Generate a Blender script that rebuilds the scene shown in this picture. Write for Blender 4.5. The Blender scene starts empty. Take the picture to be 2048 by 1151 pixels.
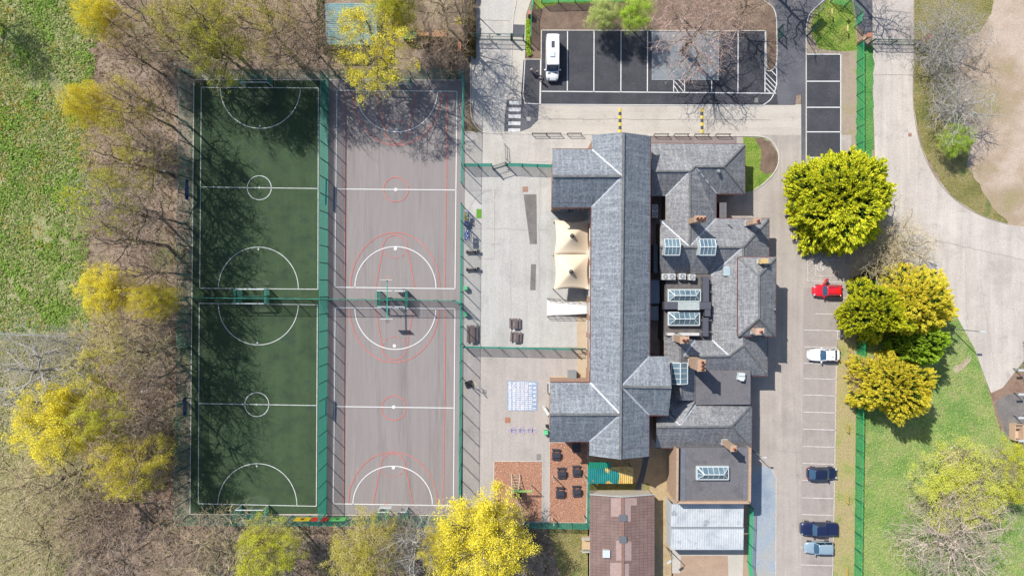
import bpy, bmesh, math, random
import numpy as np
from mathutils import Vector, Matrix, noise as mnoise
R = math.radians
PI = math.pi
SC = bpy.context.scene
COL = SC.collection
# ------------------------------------------------------------------ camera, sky, sun, exposure
H = 100.0            # height of the drone in metres
S = 13.5             # photograph pixels per metre at ground level
cam = bpy.data.objects.new('camera', bpy.data.cameras.new('camera'))
COL.objects.link(cam); SC.camera = cam
cam.location = (0, 0, H)
cam.data.sensor_width = 36
cam.data.lens = 18.0 / ((1024.0 / S) / H)
cam.data.clip_start = 1.0; cam.data.clip_end = 2000
w = bpy.data.worlds.new('World'); SC.world = w; w.use_nodes = True
nt = w.node_tree
sky = nt.nodes.new('ShaderNodeTexSky'); sky.sky_type = 'NISHITA'; sky.sun_disc = False
EL = 48.3
sky.sun_elevation = R(EL); sky.sun_rotation = R(-45)
bg = nt.nodes['Background']; bg.inputs[1].default_value = 0.115
nt.links.new(sky.outputs[0], bg.inputs[0])
sun = bpy.data.objects.new('sun', bpy.data.lights.new('sun', 'SUN')); COL.objects.link(sun)
sun.data.energy = 4.5; sun.data.angle = R(0.5); sun.data.color = (1.0, 0.955, 0.88)
sun.rotation_euler = Vector((0.63, -0.63, -1.0)).to_track_quat('-Z', 'Y').to_euler()
SC.view_settings.view_transform = 'Standard'; SC.view_settings.look = 'None'
SC.view_settings.gamma = 1; SC.view_settings.exposure = 0.80

# ------------------------------------------------------------------ helpers
def W(px, py, z=0.0):
    k = (1 - z / H) / S
    return ((px - 1024) * k, (575.5 - py) * k, z)
KA = 0.50
def C(r, g, b, k=KA):
    f = lambda c: ((c / 255.0) / 12.92 if c / 255.0 <= 0.04045 else (((c / 255.0) + 0.055) / 1.055) ** 2.4)
    return (min(f(r) * k, .9), min(f(g) * k, .9), min(f(b) * k, .9), 1)

def base_mat(name):
    m = bpy.data.materials.new(name); m.use_nodes = True
    return m, m.node_tree, m.node_tree.nodes['Principled BSDF']
def ramp(nt, fac, cols, pos=None):
    r = nt.nodes.new('ShaderNodeValToRGB'); e = r.color_ramp.elements
    n = len(cols)
    pos = pos or [0.3 + 0.4 * i / max(1, n - 1) for i in range(n)]
    while len(e) < n: e.new(0.5)
    for i in range(n): e[i].position = pos[i]; e[i].color = cols[i]
    nt.links.new(fac, r.inputs[0]); return r.outputs[0]
def noise(nt, vec, scale, detail=5, rough=0.6):
    n = nt.nodes.new('ShaderNodeTexNoise'); n.inputs['Scale'].default_value = scale
    n.inputs['Detail'].default_value = detail; n.inputs['Roughness'].default_value = rough
    nt.links.new(vec, n.inputs['Vector']); return n.outputs['Fac']
def mapping(nt, out, sc=(1, 1, 1), rot=0):
    m = nt.nodes.new('ShaderNodeMapping'); m.inputs['Scale'].default_value = sc
    m.inputs['Rotation'].default_value = (0, 0, rot); nt.links.new(out, m.inputs[0]); return m.outputs[0]
def mix(nt, a, b, fac, mode='MIX'):
    m = nt.nodes.new('ShaderNodeMix'); m.data_type = 'RGBA'; m.blend_type = mode
    for sock, v in ((m.inputs[0], fac), (m.inputs[6], a), (m.inputs[7], b)):
        if isinstance(v, (int, float)): sock.default_value = v
        elif isinstance(v, tuple): sock.default_value = v
        else: nt.links.new(v, sock)
    return m.outputs[2]
def maprange(nt, v, a, b, c, d):
    m = nt.nodes.new('ShaderNodeMapRange'); nt.links.new(v, m.inputs[0])
    for i, x in enumerate((a, b, c, d)): m.inputs[i + 1].default_value = x
    return m.outputs[0]
MATS = {}
def M(name, cols, s=0.25, fine=6.0, famt=0.25, rough=0.85, bump=0.0, bs=12.0, metal=0.0, stretch=(1, 1, 1), stains=None, coat=0.0, alpha=1.0):
    """cols: list of colours blended by a broad noise; a fine noise varies the value."""
    if name in MATS: return MATS[name]
    m, nt, b = base_mat(name)
    tc = nt.nodes.new('ShaderNodeTexCoord').outputs['Object']
    v = mapping(nt, tc, stretch)
    if len(cols) > 1: c = ramp(nt, noise(nt, v, s, 6, 0.62), cols)
    else: c = cols[0]
    if famt:
        f = maprange(nt, noise(nt, v, fine, 4, 0.7), 0.3, 0.7, 1 - famt, 1 + famt)
        c = mix(nt, c, f, 1.0, 'MULTIPLY')
    if stains:
        for (sc, lo, hi, colr) in stains:
            f = maprange(nt, noise(nt, v, sc, 7, 0.65), lo, hi, 0, 1)
            c = mix(nt, c, colr, f)
    if isinstance(c, tuple): b.inputs['Base Color'].default_value = c
    else: nt.links.new(c, b.inputs['Base Color'])
    b.inputs['Roughness'].default_value = rough; b.inputs['Metallic'].default_value = metal
    if coat: b.inputs['Coat Weight'].default_value = coat
    if alpha < 1: b.inputs['Alpha'].default_value = alpha
    if bump:
        bn = nt.nodes.new('ShaderNodeBump'); bn.inputs['Strength'].default_value = bump
        bn.inputs['Distance'].default_value = 0.3
        nt.links.new(noise(nt, v, bs, 5, 0.65), bn.inputs['Height']); nt.links.new(bn.outputs[0], b.inputs['Normal'])
    MATS[name] = m; return m
def P(name, col, rough=0.5, metal=0.0, famt=0.06):
    return M(name, [col], rough=rough, metal=metal, famt=famt, fine=3)

class MB:
    def __init__(s): s.v = []; s.f = []; s.m = []; s.uv = None
    def add(s, vs, fs, mi=0):
        o = len(s.v); s.v.extend(vs)
        for f in fs: s.f.append(tuple(i + o for i in f)); s.m.append(mi)
    def box(s, x0, y0, z0, x1, y1, z1, mi=0):
        x0, x1 = sorted((x0, x1)); y0, y1 = sorted((y0, y1)); z0, z1 = sorted((z0, z1))
        s.add([(x0, y0, z0), (x1, y0, z0), (x1, y1, z0), (x0, y1, z0), (x0, y0, z1), (x1, y0, z1), (x1, y1, z1), (x0, y1, z1)],
              [(0, 3, 2, 1), (4, 5, 6, 7), (0, 1, 5, 4), (1, 2, 6, 5), (2, 3, 7, 6), (3, 0, 4, 7)], mi)
    def obox(s, cx, cy, z0, z1, lx, ly, ang=0, mi=0):
        ca, sa = math.cos(ang), math.sin(ang); q = []
        for z in (z0, z1):
            for (a, b) in ((-1, -1), (1, -1), (1, 1), (-1, 1)):
                x, y = a * lx / 2, b * ly / 2; q.append((cx + x * ca - y * sa, cy + x * sa + y * ca, z))
        s.add(q, [(0, 3, 2, 1), (4, 5, 6, 7), (0, 1, 5, 4), (1, 2, 6, 5), (2, 3, 7, 6), (3, 0, 4, 7)], mi)
    def beam(s, p0, p1, w, h=None, mi=0):
        h = h or w; p0 = Vector(p0); p1 = Vector(p1); d = (p1 - p0)
        if d.length < 1e-6: return
        d.normalize(); up = Vector((0, 0, 1)) if abs(d.z) < .95 else Vector((1, 0, 0))
        a = d.cross(up).normalized(); b = a.cross(d).normalized(); q = []
        for p in (p0, p1):
            for (i, j) in ((-1, -1), (1, -1), (1, 1), (-1, 1)): q.append(tuple(p + a * i * w / 2 + b * j * h / 2))
        s.add(q, [(0, 3, 2, 1), (4, 5, 6, 7), (0, 1, 5, 4), (1, 2, 6, 5), (2, 3, 7, 6), (3, 0, 4, 7)], mi)
    def cyl(s, p0, p1, r0, r1=None, n=10, mi=0, caps=True):
        r1 = r0 if r1 is None else r1; p0 = Vector(p0); p1 = Vector(p1); d = (p1 - p0).normalized()
        up = Vector((0, 0, 1)) if abs(d.z) < .95 else Vector((1, 0, 0))
        a = d.cross(up).normalized(); b = a.cross(d).normalized(); q = []
        for p, r in ((p0, r0), (p1, r1)):
            for i in range(n):
                t = 2 * PI * i / n; q.append(tuple(p + a * math.cos(t) * r + b * math.sin(t) * r))
        fs = [(i, (i + 1) % n, n + (i + 1) % n, n + i) for i in range(n)]
        if caps: fs += [tuple(range(n))[::-1], tuple(range(n, 2 * n))]
        s.add(q, fs, mi)
    def prism(s, poly, z0, z1, mi=0):
        n = len(poly); a = sum(poly[i][0] * poly[(i + 1) % n][1] - poly[(i + 1) % n][0] * poly[i][1] for i in range(n))
        if a < 0: poly = poly[::-1]
        s.add([(p[0], p[1], z0) for p in poly] + [(p[0], p[1], z1) for p in poly],
              [tuple(range(n))[::-1], tuple(range(n, 2 * n))] + [(i, (i + 1) % n, n + (i + 1) % n, n + i) for i in range(n)], mi)
    def poly(s, pts, mi=0):
        n = len(pts); a = sum(pts[i][0] * pts[(i + 1) % n][1] - pts[(i + 1) % n][0] * pts[i][1] for i in range(n))
        if a < 0: pts = pts[::-1]
        s.add([tuple(p) for p in pts], [tuple(range(n))], mi)
    def sphere(s, c, r, n=10, mi=0, sz=1.0):
        k = n // 2; q = []; fs = []
        for i in range(k + 1):
            t = PI * i / k
            for j in range(n):
                p = 2 * PI * j / n; q.append((c[0] + r * math.sin(t) * math.cos(p), c[1] + r * math.sin(t) * math.sin(p), c[2] + r * sz * math.cos(t)))
        for i in range(k):
            for j in range(n): fs.append((i * n + j, (i + 1) * n + j, (i + 1) * n + (j + 1) % n, i * n + (j + 1) % n))
        s.add(q, fs, mi)
    def build(s, name, mats, parent=None, world=False, smooth=False):
        me = bpy.data.meshes.new(name); me.from_pydata(s.v, [], s.f)
        if not isinstance(mats, (list, tuple)): mats = [mats]
        for m in mats: me.materials.append(m)
        if len(mats) > 1: me.polygons.foreach_set('material_index', s.m)
        if smooth: me.polygons.foreach_set('use_smooth', [True] * len(s.f))
        if s.uv == 'roof':
            uvl = me.uv_layers.new(name='UVMap')
            me.update()
            for p in me.polygons:
                n = p.normal; g = Vector((n.x, n.y, 0))
                g = g.normalized() if g.length > .02 else Vector((0, 1, 0))
                t = Vector((-g.y, g.x, 0)); cz = max(abs(n.z), .2)
                for li in p.loop_indices:
                    co = me.vertices[me.loops[li].vertex_index].co
                    uvl.data[li].uv = (co.dot(t), co.dot(g) / cz)
        me.update()
        o = bpy.data.objects.new(name, me); COL.objects.link(o)
        if parent is not None:
            o.parent = parent
            if world: o.location = -root_loc(parent)
        return o
def root_loc(p):
    l = Vector(p.location)
    while p.parent is not None: p = p.parent; l = l + Vector(p.location)
    return l
def tag(o, label=None, cat=None, group=None, kind=None):
    if label: o['label'] = label
    if cat: o['category'] = cat
    if group: o['group'] = group
    if kind: o['kind'] = kind
    return o
def thing(name, label, cat, loc=(0, 0, 0), rz=0, group=None):
    o = bpy.data.objects.new(name, None); COL.objects.link(o); o.location = loc; o.rotation_euler = (0, 0, rz)
    o.empty_display_size = .3
    return tag(o, label, cat, group)
def copy_tree(o, parent=None):
    c = o.copy(); COL.objects.link(c)
    if parent is not None: c.parent = parent; c.matrix_parent_inverse = o.matrix_parent_inverse.copy()
    for ch in KIDS.get(o.name, []) or [x for x in o.children]: copy_tree(ch, c)
    return c
KIDS = {}
def dup(root, loc, rz=0, label=None, group=None, scale=None):
    c = copy_tree(root); c.location = loc; c.rotation_euler = (0, 0, rz)
    if scale: c.scale = scale
    if label: c['label'] = label
    if group: c['group'] = group
    return c
def struct(name, mb, mats, **k):
    return tag(mb.build(name, mats, **k), kind='structure')
def smooth_poly(pts, n=6):
    out = []; N = len(pts)
    for i in range(N):
        p0, p1, p2, p3 = (Vector(pts[(i + k - 1) % N]) for k in range(4))
        for j in range(n):
            t = j / n
            out.append(tuple(0.5 * ((2 * p1) + (-p0 + p2) * t + (2 * p0 - 5 * p1 + 4 * p2 - p3) * t * t + (-p0 + 3 * p1 - 3 * p2 + p3) * t ** 3)))
    return out
def smooth_open(pts, n=6):
    q = [pts[0]] + list(pts) + [pts[-1]]; out = []
    for i in range(1, len(q) - 2):
        p0, p1, p2, p3 = (Vector(q[i + k]) for k in (-1, 0, 1, 2))
        for j in range(n):
            t = j / n
            out.append(tuple(0.5 * ((2 * p1) + (-p0 + p2) * t + (2 * p0 - 5 * p1 + 4 * p2 - p3) * t * t + (-p0 + 3 * p1 - 3 * p2 + p3) * t ** 3)))
    out.append(tuple(pts[-1])); return out
def ragged(pts, step=8, amp=4, seed=0):
    """subdivide an outline (pixels) and push its points about, for the edges of grass and soil"""
    rnd = random.Random(seed); out = []; N = len(pts)
    for i in range(N):
        a, b = Vector(pts[i]), Vector(pts[(i + 1) % N]); L = (b - a).length; k = max(1, int(L / step))
        for j in range(k):
            p = a + (b - a) * j / k
            q = mnoise.noise(Vector((p.x * .05, p.y * .05, seed))) * 2 * amp
            out.append((p.x + q + rnd.uniform(-1, 1) * amp * .5, p.y + q * .6 + rnd.uniform(-1, 1) * amp * .5))
    return out
LZ = 0.004
def sheet(name, pts, mat, layer, rag=None, **k):
    if rag: pts = ragged(pts, *rag)
    mb = MB(); mb.poly([W(p[0], p[1])[:2] + (layer * LZ,) for p in pts])
    return struct(name, mb, mat)
def line(mb, pts, w, layer=20, closed=False):
    """painted line through pixel points, w in metres"""
    q = [Vector(W(p[0], p[1])[:2]) for p in pts]
    if closed: q.append(q[0]); q.append(q[1])
    z = layer * LZ; L = []; Rr = []
    n = len(q)
    for i in range(n):
        d = (q[min(i + 1, n - 1)] - q[max(i - 1, 0)]).normalized(); t = Vector((-d.y, d.x)) * w / 2
        if 0 < i < n - 1:
            d1 = (q[i] - q[i - 1]).normalized(); c = max(.5, abs(d1.dot(d))); t = t / c
        L.append(q[i] + t); Rr.append(q[i] - t)
    vs = [(p.x, p.y, z) for p in L] + [(p.x, p.y, z) for p in Rr]
    mb.add(vs, [(i, n + i, n + i + 1, i + 1) for i in range(n - 1)])
def arc(cx, cy, rx, ry, a0, a1, n=36):
    return [(cx + rx * math.cos(R(a0 + (a1 - a0) * i / n)), cy + ry * math.sin(R(a0 + (a1 - a0) * i / n))) for i in range(n + 1)]
def kerb(name, pts, wdt=.14, h=.11, mat=None, z0=0.0):
    mb = MB(); q = [W(*p[:2]) for p in pts]; n = len(q)
    v = []
    for i in range(n):
        d = (Vector(q[min(i + 1, n - 1)]) - Vector(q[max(i - 1, 0)])).normalized(); t = Vector((-d.y, d.x, 0)) * wdt / 2; p = Vector(q[i])
        v += [tuple(p + t + Vector((0, 0, z0))), tuple(p - t + Vector((0, 0, z0))), tuple(p - t + Vector((0, 0, h))), tuple(p + t + Vector((0, 0, h)))]
    fs = []
    for i in range(n - 1):
        a = 4 * i; b = a + 4
        fs += [(a + 3, a + 2, b + 2, b + 3), (a, a + 3, b + 3, b), (a + 2, a + 1, b + 1, b + 2)]
    fs += [(0, 1, 2, 3), (4 * n - 1, 4 * n - 2, 4 * n - 3, 4 * n - 4)]
    mb.add(v, fs); return struct(name, mb, mat or KERB)

# ------------------------------------------------------------------ materials
KERB = M('kerb_concrete', [C(214, 208, 198), C(232, 226, 216)], s=2, rough=.9)
litter = M('leaf_litter', [C(116, 96, 78), C(160, 136, 114), C(190, 166, 144), C(136, 124, 88)], s=.35, fine=5, famt=.45, bump=.9, bs=6, stains=[(.12, .52, .66, C(126, 134, 70)), (.3, .58, .70, C(140, 146, 80))])
litter_path = M('trodden_path', [C(150, 128, 112), C(186, 164, 146)], s=.5, fine=7, famt=.3, bump=.5, bs=8)
def grass_mat(name, cols, s=.12, fine=3.5, famt=.42, bump=1.2, bs=4.5, stains=None):
    return M(name, cols, s=s, fine=fine, famt=famt, bump=bump, bs=bs, rough=.95, stains=stains)
g_field = grass_mat('rough_meadow_grass', [C(140, 164, 84), C(168, 186, 104), C(186, 190, 130), C(204, 194, 150), C(150, 180, 88)], s=.16, fine=2.5, famt=.5,
                    stains=[(.22, .52, .66, C(196, 186, 140)), (.22, .60, .70, C(120, 156, 62))])
g_field2 = grass_mat('straw_meadow_grass', [C(150, 150, 90), C(178, 170, 116), C(194, 182, 136), C(154, 168, 90)], s=.18, fine=3, famt=.45)
g_mown = grass_mat('mown_grass', [C(120, 166, 74), C(154, 188, 96), C(190, 200, 122), C(136, 178, 84)], s=.16, fine=3, famt=.32, stains=[(.3, .55, .72, C(202, 196, 136)), (.18, .56, .7, C(104, 160, 84))])
g_strip = grass_mat('worn_grass_strip', [C(150, 168, 84), C(186, 178, 116), C(196, 176, 130), C(134, 164, 70)], s=.25, fine=4, famt=.22, bump=.6)
g_lush = grass_mat('lush_grass', [C(106, 146, 44), C(140, 174, 56), C(166, 184, 76), C(126, 144, 60)], s=.5, fine=5, famt=.3)
g_olive = grass_mat('olive_verge_grass', [C(120, 124, 60), C(158, 152, 84), C(180, 166, 108), C(104, 136, 52)], s=.25, fine=4, famt=.35)
g_green = grass_mat('green_strip_grass', [C(84, 160, 74), C(110, 180, 88), C(136, 188, 96)], s=.4, fine=5, famt=.35)
dirt = M('dry_dirt', [C(196, 172, 152), C(214, 194, 176), C(188, 166, 140), C(170, 158, 112)], s=.12, fine=4, famt=.16, bump=.4, bs=5)
soil = M('bark_soil', [C(112, 90, 74), C(140, 116, 98), C(156, 132, 112)], s=.6, fine=9, famt=.28, bump=.6, bs=10)
tan = M('tan_gravel', [C(190, 162, 122), C(214, 188, 144), C(180, 158, 130)], s=.5, fine=8, famt=.22, bump=.5, bs=10)
def streaks(m, sc, lo, hi, ang=0.0):
    """wear running along the lane: a stretched noise over the base colour"""
    nt = m.node_tree; b = nt.nodes['Principled BSDF']; l = b.inputs['Base Color'].links
    if not l: return m
    src = l[0].from_socket; tc = nt.nodes.new('ShaderNodeTexCoord').outputs['Object']
    f = maprange(nt, noise(nt, mapping(nt, tc, sc, ang), 1.0, 5, .6), .35, .65, lo, hi)
    nt.links.new(mix(nt, src, f, 1.0, 'MULTIPLY'), b.inputs['Base Color']); return m
def asphalt(name, cols, s=.12, famt=.10, stains=None, rough=.9, st=(1.1, .06, 1), amp=.06):
    m = M(name, cols, s=s, fine=5, famt=famt * 1.5, rough=rough, bump=.15, bs=14, stains=(stains or []) + [(2.6, .68, .74, tuple(c * .72 for c in cols[0][:3]) + (1,))])
    return streaks(m, st, 1 - amp, 1 + amp)
a_road = asphalt('pale_asphalt', st=(.06, 1.1, 1), cols=[C(196, 187, 176), C(214, 206, 194), C(204, 196, 186)], stains=[(.5, .60, .75, C(178, 168, 160)), (.9, .64, .72, C(226, 218, 204))])
a_nw = asphalt('bleached_asphalt', [C(186, 182, 178), C(210, 206, 200), C(196, 190, 184)], stains=[(.4, .56, .7, C(220, 212, 200))])
a_car = asphalt('car_park_asphalt', amp=.08, cols=[C(180, 170, 162), C(196, 186, 177), C(172, 163, 156)], stains=[(.35, .58, .75, C(166, 157, 152)), (1.3, .66, .74, C(208, 198, 188))])
a_bay = asphalt('bay_asphalt', [C(164, 155, 150), C(182, 172, 166), C(172, 163, 158)], s=.3, stains=[(.7, .6, .75, C(194, 184, 176))])
a_east = asphalt('east_lane_asphalt', [C(188, 178, 170), C(216, 206, 197), C(200, 191, 182)], s=.09, famt=.13, stains=[(.16, .54, .74, C(230, 222, 212)), (.5, .58, .76, C(178, 169, 162))], amp=.09)
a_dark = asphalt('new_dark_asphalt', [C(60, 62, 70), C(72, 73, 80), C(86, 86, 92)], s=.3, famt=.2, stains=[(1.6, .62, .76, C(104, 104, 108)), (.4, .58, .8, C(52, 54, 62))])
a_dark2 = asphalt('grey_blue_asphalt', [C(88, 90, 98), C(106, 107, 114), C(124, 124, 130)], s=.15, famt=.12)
a_play = asphalt('playground_asphalt', [C(182, 180, 176), C(206, 204, 199), C(194, 191, 186)], s=.16, stains=[(.3, .55, .7, C(214, 212, 208)), (.8, .63, .75, C(176, 170, 160))])
a_play2 = asphalt('lower_playground_asphalt', [C(180, 172, 167), C(196, 188, 182), C(188, 180, 175)], s=.2, stains=[(.5, .6, .72, C(206, 200, 194))])
a_court = M('court_asphalt', [C(144, 136, 135), C(162, 154, 152), C(152, 143, 142)], s=.5, fine=4, famt=.07, rough=.9, bump=.1, stretch=(1, .05, 1), stains=[(.5, .6, .8, C(178, 172, 170))])
a_patch = asphalt('dark_repair_asphalt', [C(118, 114, 112), C(146, 140, 136)], s=.6)
turf = streaks(M('artificial_turf', [C(50, 72, 48), C(60, 84, 54), C(68, 92, 58), C(54, 78, 60)], s=.35, fine=14, famt=.30, rough=.95, bump=.3, bs=20), (.55, .03, 1), .90, 1.10)
bark = M('orange_play_bark', [C(168, 118, 92, .66), C(196, 146, 120, .66), C(182, 130, 104, .66), C(220, 182, 156, .7)], s=3.5, fine=7, famt=.5, bump=.9, bs=9)
paving = M('blue_grey_paving', [C(146, 162, 182), C(172, 184, 196), C(192, 184, 170)], s=.25, fine=4, famt=.12)
WHITE = M('white_line_paint', [C(236, 236, 236), C(250, 250, 250)], s=3, fine=6, famt=.05)
WORN = M('worn_line_paint', [C(206, 200, 196), C(244, 238, 234)], s=1.4, fine=6, famt=.12)
RED = M('red_line_paint', [C(214, 116, 108), C(228, 142, 132)], s=2, famt=.06)
TEAL = P('teal_powder_coat', C(30, 150, 130, .7), .5)
TEALW = P('green_mesh_wire', C(22, 128, 110, .7), .5)
DGREEN = P('dark_green_steel', C(24, 92, 80), .5)
GALV = P('galvanised_steel', C(176, 180, 182), .45, .3)
BLACK = P('black_steel', C(30, 30, 36), .5)
BRICK = M('orange_brick', [C(186, 150, 124), C(208, 178, 150), C(168, 134, 114)], s=3, fine=12, famt=.3)
WALLB = M('red_brick_wall', [C(178, 140, 118), C(198, 164, 140), C(166, 130, 110)], s=1.5, fine=9, famt=.3)
RENDER = M('cream_render', [C(208, 196, 178), C(222, 212, 196)], s=.6, famt=.08)
LEAD = M('lead_flashing', [C(176, 184, 196), C(226, 230, 236)], s=2.5, fine=5, famt=.2, rough=.6)
RIDGE = M('ridge_tile', [C(104, 106, 108), C(142, 142, 140)], s=1.5, fine=4, famt=.25)
GUTTER = P('brown_gutter', C(120, 66, 60), .5)
POT = M('terracotta_pot', [C(190, 110, 80), C(206, 134, 104)], s=4, famt=.2)
GLASS = M('blue_tinted_glass', [C(84, 108, 124, .6), C(128, 152, 162, .6)], s=.6, famt=.1, rough=.12)
DGLASS = M('dark_glass', [C(34, 48, 60, .6), C(52, 68, 80, .6)], s=.6, famt=.1, rough=.08)
UPVC = P('white_upvc', C(226, 236, 238), .4)
FELT = M('grey_roof_felt', [C(104, 102, 108), C(122, 120, 124), C(112, 110, 115)], s=.5, fine=4, famt=.14, bump=.1)
FELTD = M('weathered_plant_roof', [C(92, 88, 90), C(118, 112, 110), C(80, 78, 84)], s=.7, fine=4, famt=.25)

def slate(name, dark, mid, light, amt, streak=True):
    m, nt, b = base_mat(name)
    uv = nt.nodes.new('ShaderNodeTexCoord').outputs['UV']
    ob = nt.nodes.new('ShaderNodeTexCoord').outputs['Object']
    br = nt.nodes.new('ShaderNodeTexBrick'); nt.links.new(uv, br.inputs['Vector'])
    br.inputs['Scale'].default_value = 1; br.inputs['Brick Width'].default_value = .34; br.inputs['Row Height'].default_value = .27
    br.inputs['Mortar Size'].default_value = .028; br.inputs['Mortar Smooth'].default_value = .4; br.inputs['Bias'].default_value = -.1
    br.inputs['Color1'].default_value = dark; br.inputs['Color2'].default_value = mid
    br.inputs['Mortar'].default_value = tuple(x * .55 for x in dark[:3]) + (1,)
    c = mix(nt, br.outputs['Color'], mid, maprange(nt, noise(nt, ob, .5, 7, .7), .35, .65, .1, .6))
    lic = maprange(nt, noise(nt, ob, 3.2, 10, .8), .60 - amt * .22, .80 - amt * .2, 0, .7)
    c = mix(nt, c, light, lic)
    c = mix(nt, c, maprange(nt, noise(nt, mapping(nt, uv, (.15, 3.6, 1)), 1.0, 3, .6), .35, .65, .80, 1.14), 1.0, 'MULTIPLY')
    if streak:
        st = maprange(nt, noise(nt, mapping(nt, uv, (2.6, .22, 1)), 1.0, 7, .72), .48, .74, 0, .75 * amt + .1)
        c = mix(nt, c, light, st)
        st2 = maprange(nt, noise(nt, mapping(nt, uv, (.5, .1, 1)), 1.3, 4, .7), .56, .74, 0, .45)
        c = mix(nt, c, C(96, 84, 86), st2)
    moss = maprange(nt, noise(nt, ob, 2.2, 6, .8), .70, .78, 0, .7)
    c = mix(nt, c, C(170, 160, 110), moss)
    nt.links.new(c, b.inputs['Base Color']); b.inputs['Roughness'].default_value = .62
    bn = nt.nodes.new('ShaderNodeBump'); bn.inputs['Strength'].default_value = .35; bn.inputs['Distance'].default_value = .05
    nt.links.new(br.outputs['Fac'], bn.inputs['Height']); bn.invert = True; nt.links.new(bn.outputs[0], b.inputs['Normal'])
    return m
SL_HALL = slate('hall_slate', C(106, 115, 127), C(130, 139, 150), C(202, 207, 212), .68)
SL_OLD = slate('old_block_slate', C(112, 115, 122), C(136, 138, 144), C(204, 204, 204), .7)

# ------------------------------------------------------------------ ground sheets
g = MB(); g.box(-400, -400, -1.0, 400, 400, 0)
struct('ground', g, litter)
sheet('meadow', [(-900, -700), (215, -700), (205, 0), (170, 130), (150, 260), (168, 420), (150, 520), (160, 660), (120, 700), (-60, 700), (-900, 700)], g_field, 1, (7, 11, 3))
sheet('rough_ground', [(-900, 690), (150, 668), (190, 760), (150, 900), (200, 1000), (120, 1100), (150, 1800), (-900, 1800)], g_field2, 2, (10, 7, 5))
sheet('woodland_path', [(243, 130), (300, 130), (330, 250), (325, 420), (300, 520), (330, 640), (330, 760), (290, 800), (262, 700), (250, 560), (243, 430)], litter_path, 3, (8, 3, 7))
sheet('clearing_ground', [(345, 120), (640, 118), (930, 90), (940, 160), (385, 162), (378, 420), (352, 520), (345, 330)], litter_path, 4, (9, 4, 8))
sheet('south_path', [(250, 1060), (300, 1050), (290, 1200), (200, 1200)], litter_path, 3, (9, 4, 8))
sheet('east_grass', [(1700, 560), (1760, 520), (1830, 560), (1870, 590), (1885, 600), (1920, 640), (1950, 700), (1975, 770), (2000, 860), (2060, 880), (2500, 900), (2500, 1900), (1690, 1900), (1706, 1100), (1712, 640)], g_mown, 1)
sheet('soil_under_trees', [(1700, 300), (1760, 300), (1800, 400), (1830, 560), (1760, 600), (1700, 570)], dirt, 1)
sheet('dry_dirt_ground', [(1880, -700), (2900, -700), (2900, 470), (2048, 470), (2010, 448), (1940, 424), (1880, 360)], dirt, 2)
sheet('road_verge', [(1826, -300), (1990, -300), (1985, 20), (1965, 60), (1905, 90), (1915, 200), (1938, 270), (1935, 330), (1962, 375), (1990, 420), (2018, 444), (2010, 450), (1940, 424), (1890, 375), (1850, 310), (1830, 230), (1826, 150), (1828, 85)], g_olive, 3, (8, 3, 9))
sheet('brown_ground', [(1975, 765), (2020, 745), (2900, 700), (2900, 905), (2030, 890), (2000, 850)], M('rusty_soil', [C(140, 108, 90), C(168, 138, 118), C(150, 128, 104)], s=.5, famt=.3, bump=.5), 3, (8, 3, 2))
sheet('old_tarmac', [(1990, 800), (2030, 785), (2075, 800), (2080, 880), (2012, 878)], a_patch, 4, (6, 2, 2))
lane = [(1745, -400), (1826, -400), (1827, 0), (1828, 100), (1826, 200), (1838, 280), (1865, 345), (1905, 395), (1960, 430), (2020, 450), (2200, 470), (2900, 480), (2900, 705), (2048, 720), (2005, 775), (1982, 785), (1972, 760), (1948, 695), (1918, 640), (1885, 590), (1862, 570), (1815, 530), (1785, 480), (1764, 400), (1750, 320), (1746, 200), (1745, 90)]
sheet('lane', lane, a_east, 5)
sheet('repaired_lane_edge', [(1700, -400), (1744, -400), (1744, 0), (1744, 62), (1728, 70), (1716, 52), (1706, 0)], a_dark2, 5)
sheet('verge_lawn', [(1625, 30), (1650, -10), (1700, -20), (1712, 60), (1711, 100), (1690, 104), (1640, 98), (1622, 70)], g_lush, 5, (7, 2, 4))
sheet('soil_strip', [(1613, 60), (1650, -60), (1714, -60), (1714, 330), (1613, 330)], M('worn_soil', [C(168, 148, 130), C(184, 166, 146), C(170, 160, 110)], s=.4, famt=.2, bump=.3), 4)
sheet('green_strip', [(1713, 92), (1746, 92), (1747, 200), (1746, 325), (1712, 330)], g_green, 6, (7, 2, 4))
# carriageways
sheet('main_road', [(942, -400), (1040, -400), (1034, 0), (1027, 40), (1024, 120), (1020, 188), (1030, 200), (1045, 207), (1078, 209), (1607, 209), (1607, 330), (930, 330), (930, 262), (968, 265), (948, 240), (942, 200)], a_road, 4)
sheet('driveway', [(942, -400), (1030, -400), (1028, 0), (1024, 60), (1020, 188), (1012, 200), (1008, 262), (1000, 268), (970, 265), (950, 244), (942, 200)], a_nw, 5)
sheet('pavement', [(1034, -200), (1075, -200), (1062, 0), (1052, 30), (1050, 120), (1046, 190), (1040, 207), (1026, 200), (1020, 188), (1023, 110), (1026, 40)], M('pale_concrete', [C(206, 198, 186), C(222, 214, 202)], s=.4, famt=.1), 6)
sheet('pavement_patch', [(1025, 49), (1050, 50), (1049, 75), (1024, 74)], a_dark2, 7)
sheet('car_park', [(1300, 270), (1703, 270), (1700, 560), (1698, 668), (1675, 679), (1672, 760), (1668, 1000), (1663, 1400), (1300, 1400)], a_car, 5)
sheet('parking_bays', [(1607, 575), (1696, 575), (1697, 668), (1675, 679), (1672, 760), (1668, 1000), (1663, 1400), (1600, 1400), (1604, 900)], a_bay, 6)
sheet('grass_strip', [(1676, 680), (1700, 667), (1700, 560), (1716, 560), (1713, 640), (1706, 1400), (1664, 1400), (1669, 1000), (1673, 760)], g_strip, 7)
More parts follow.
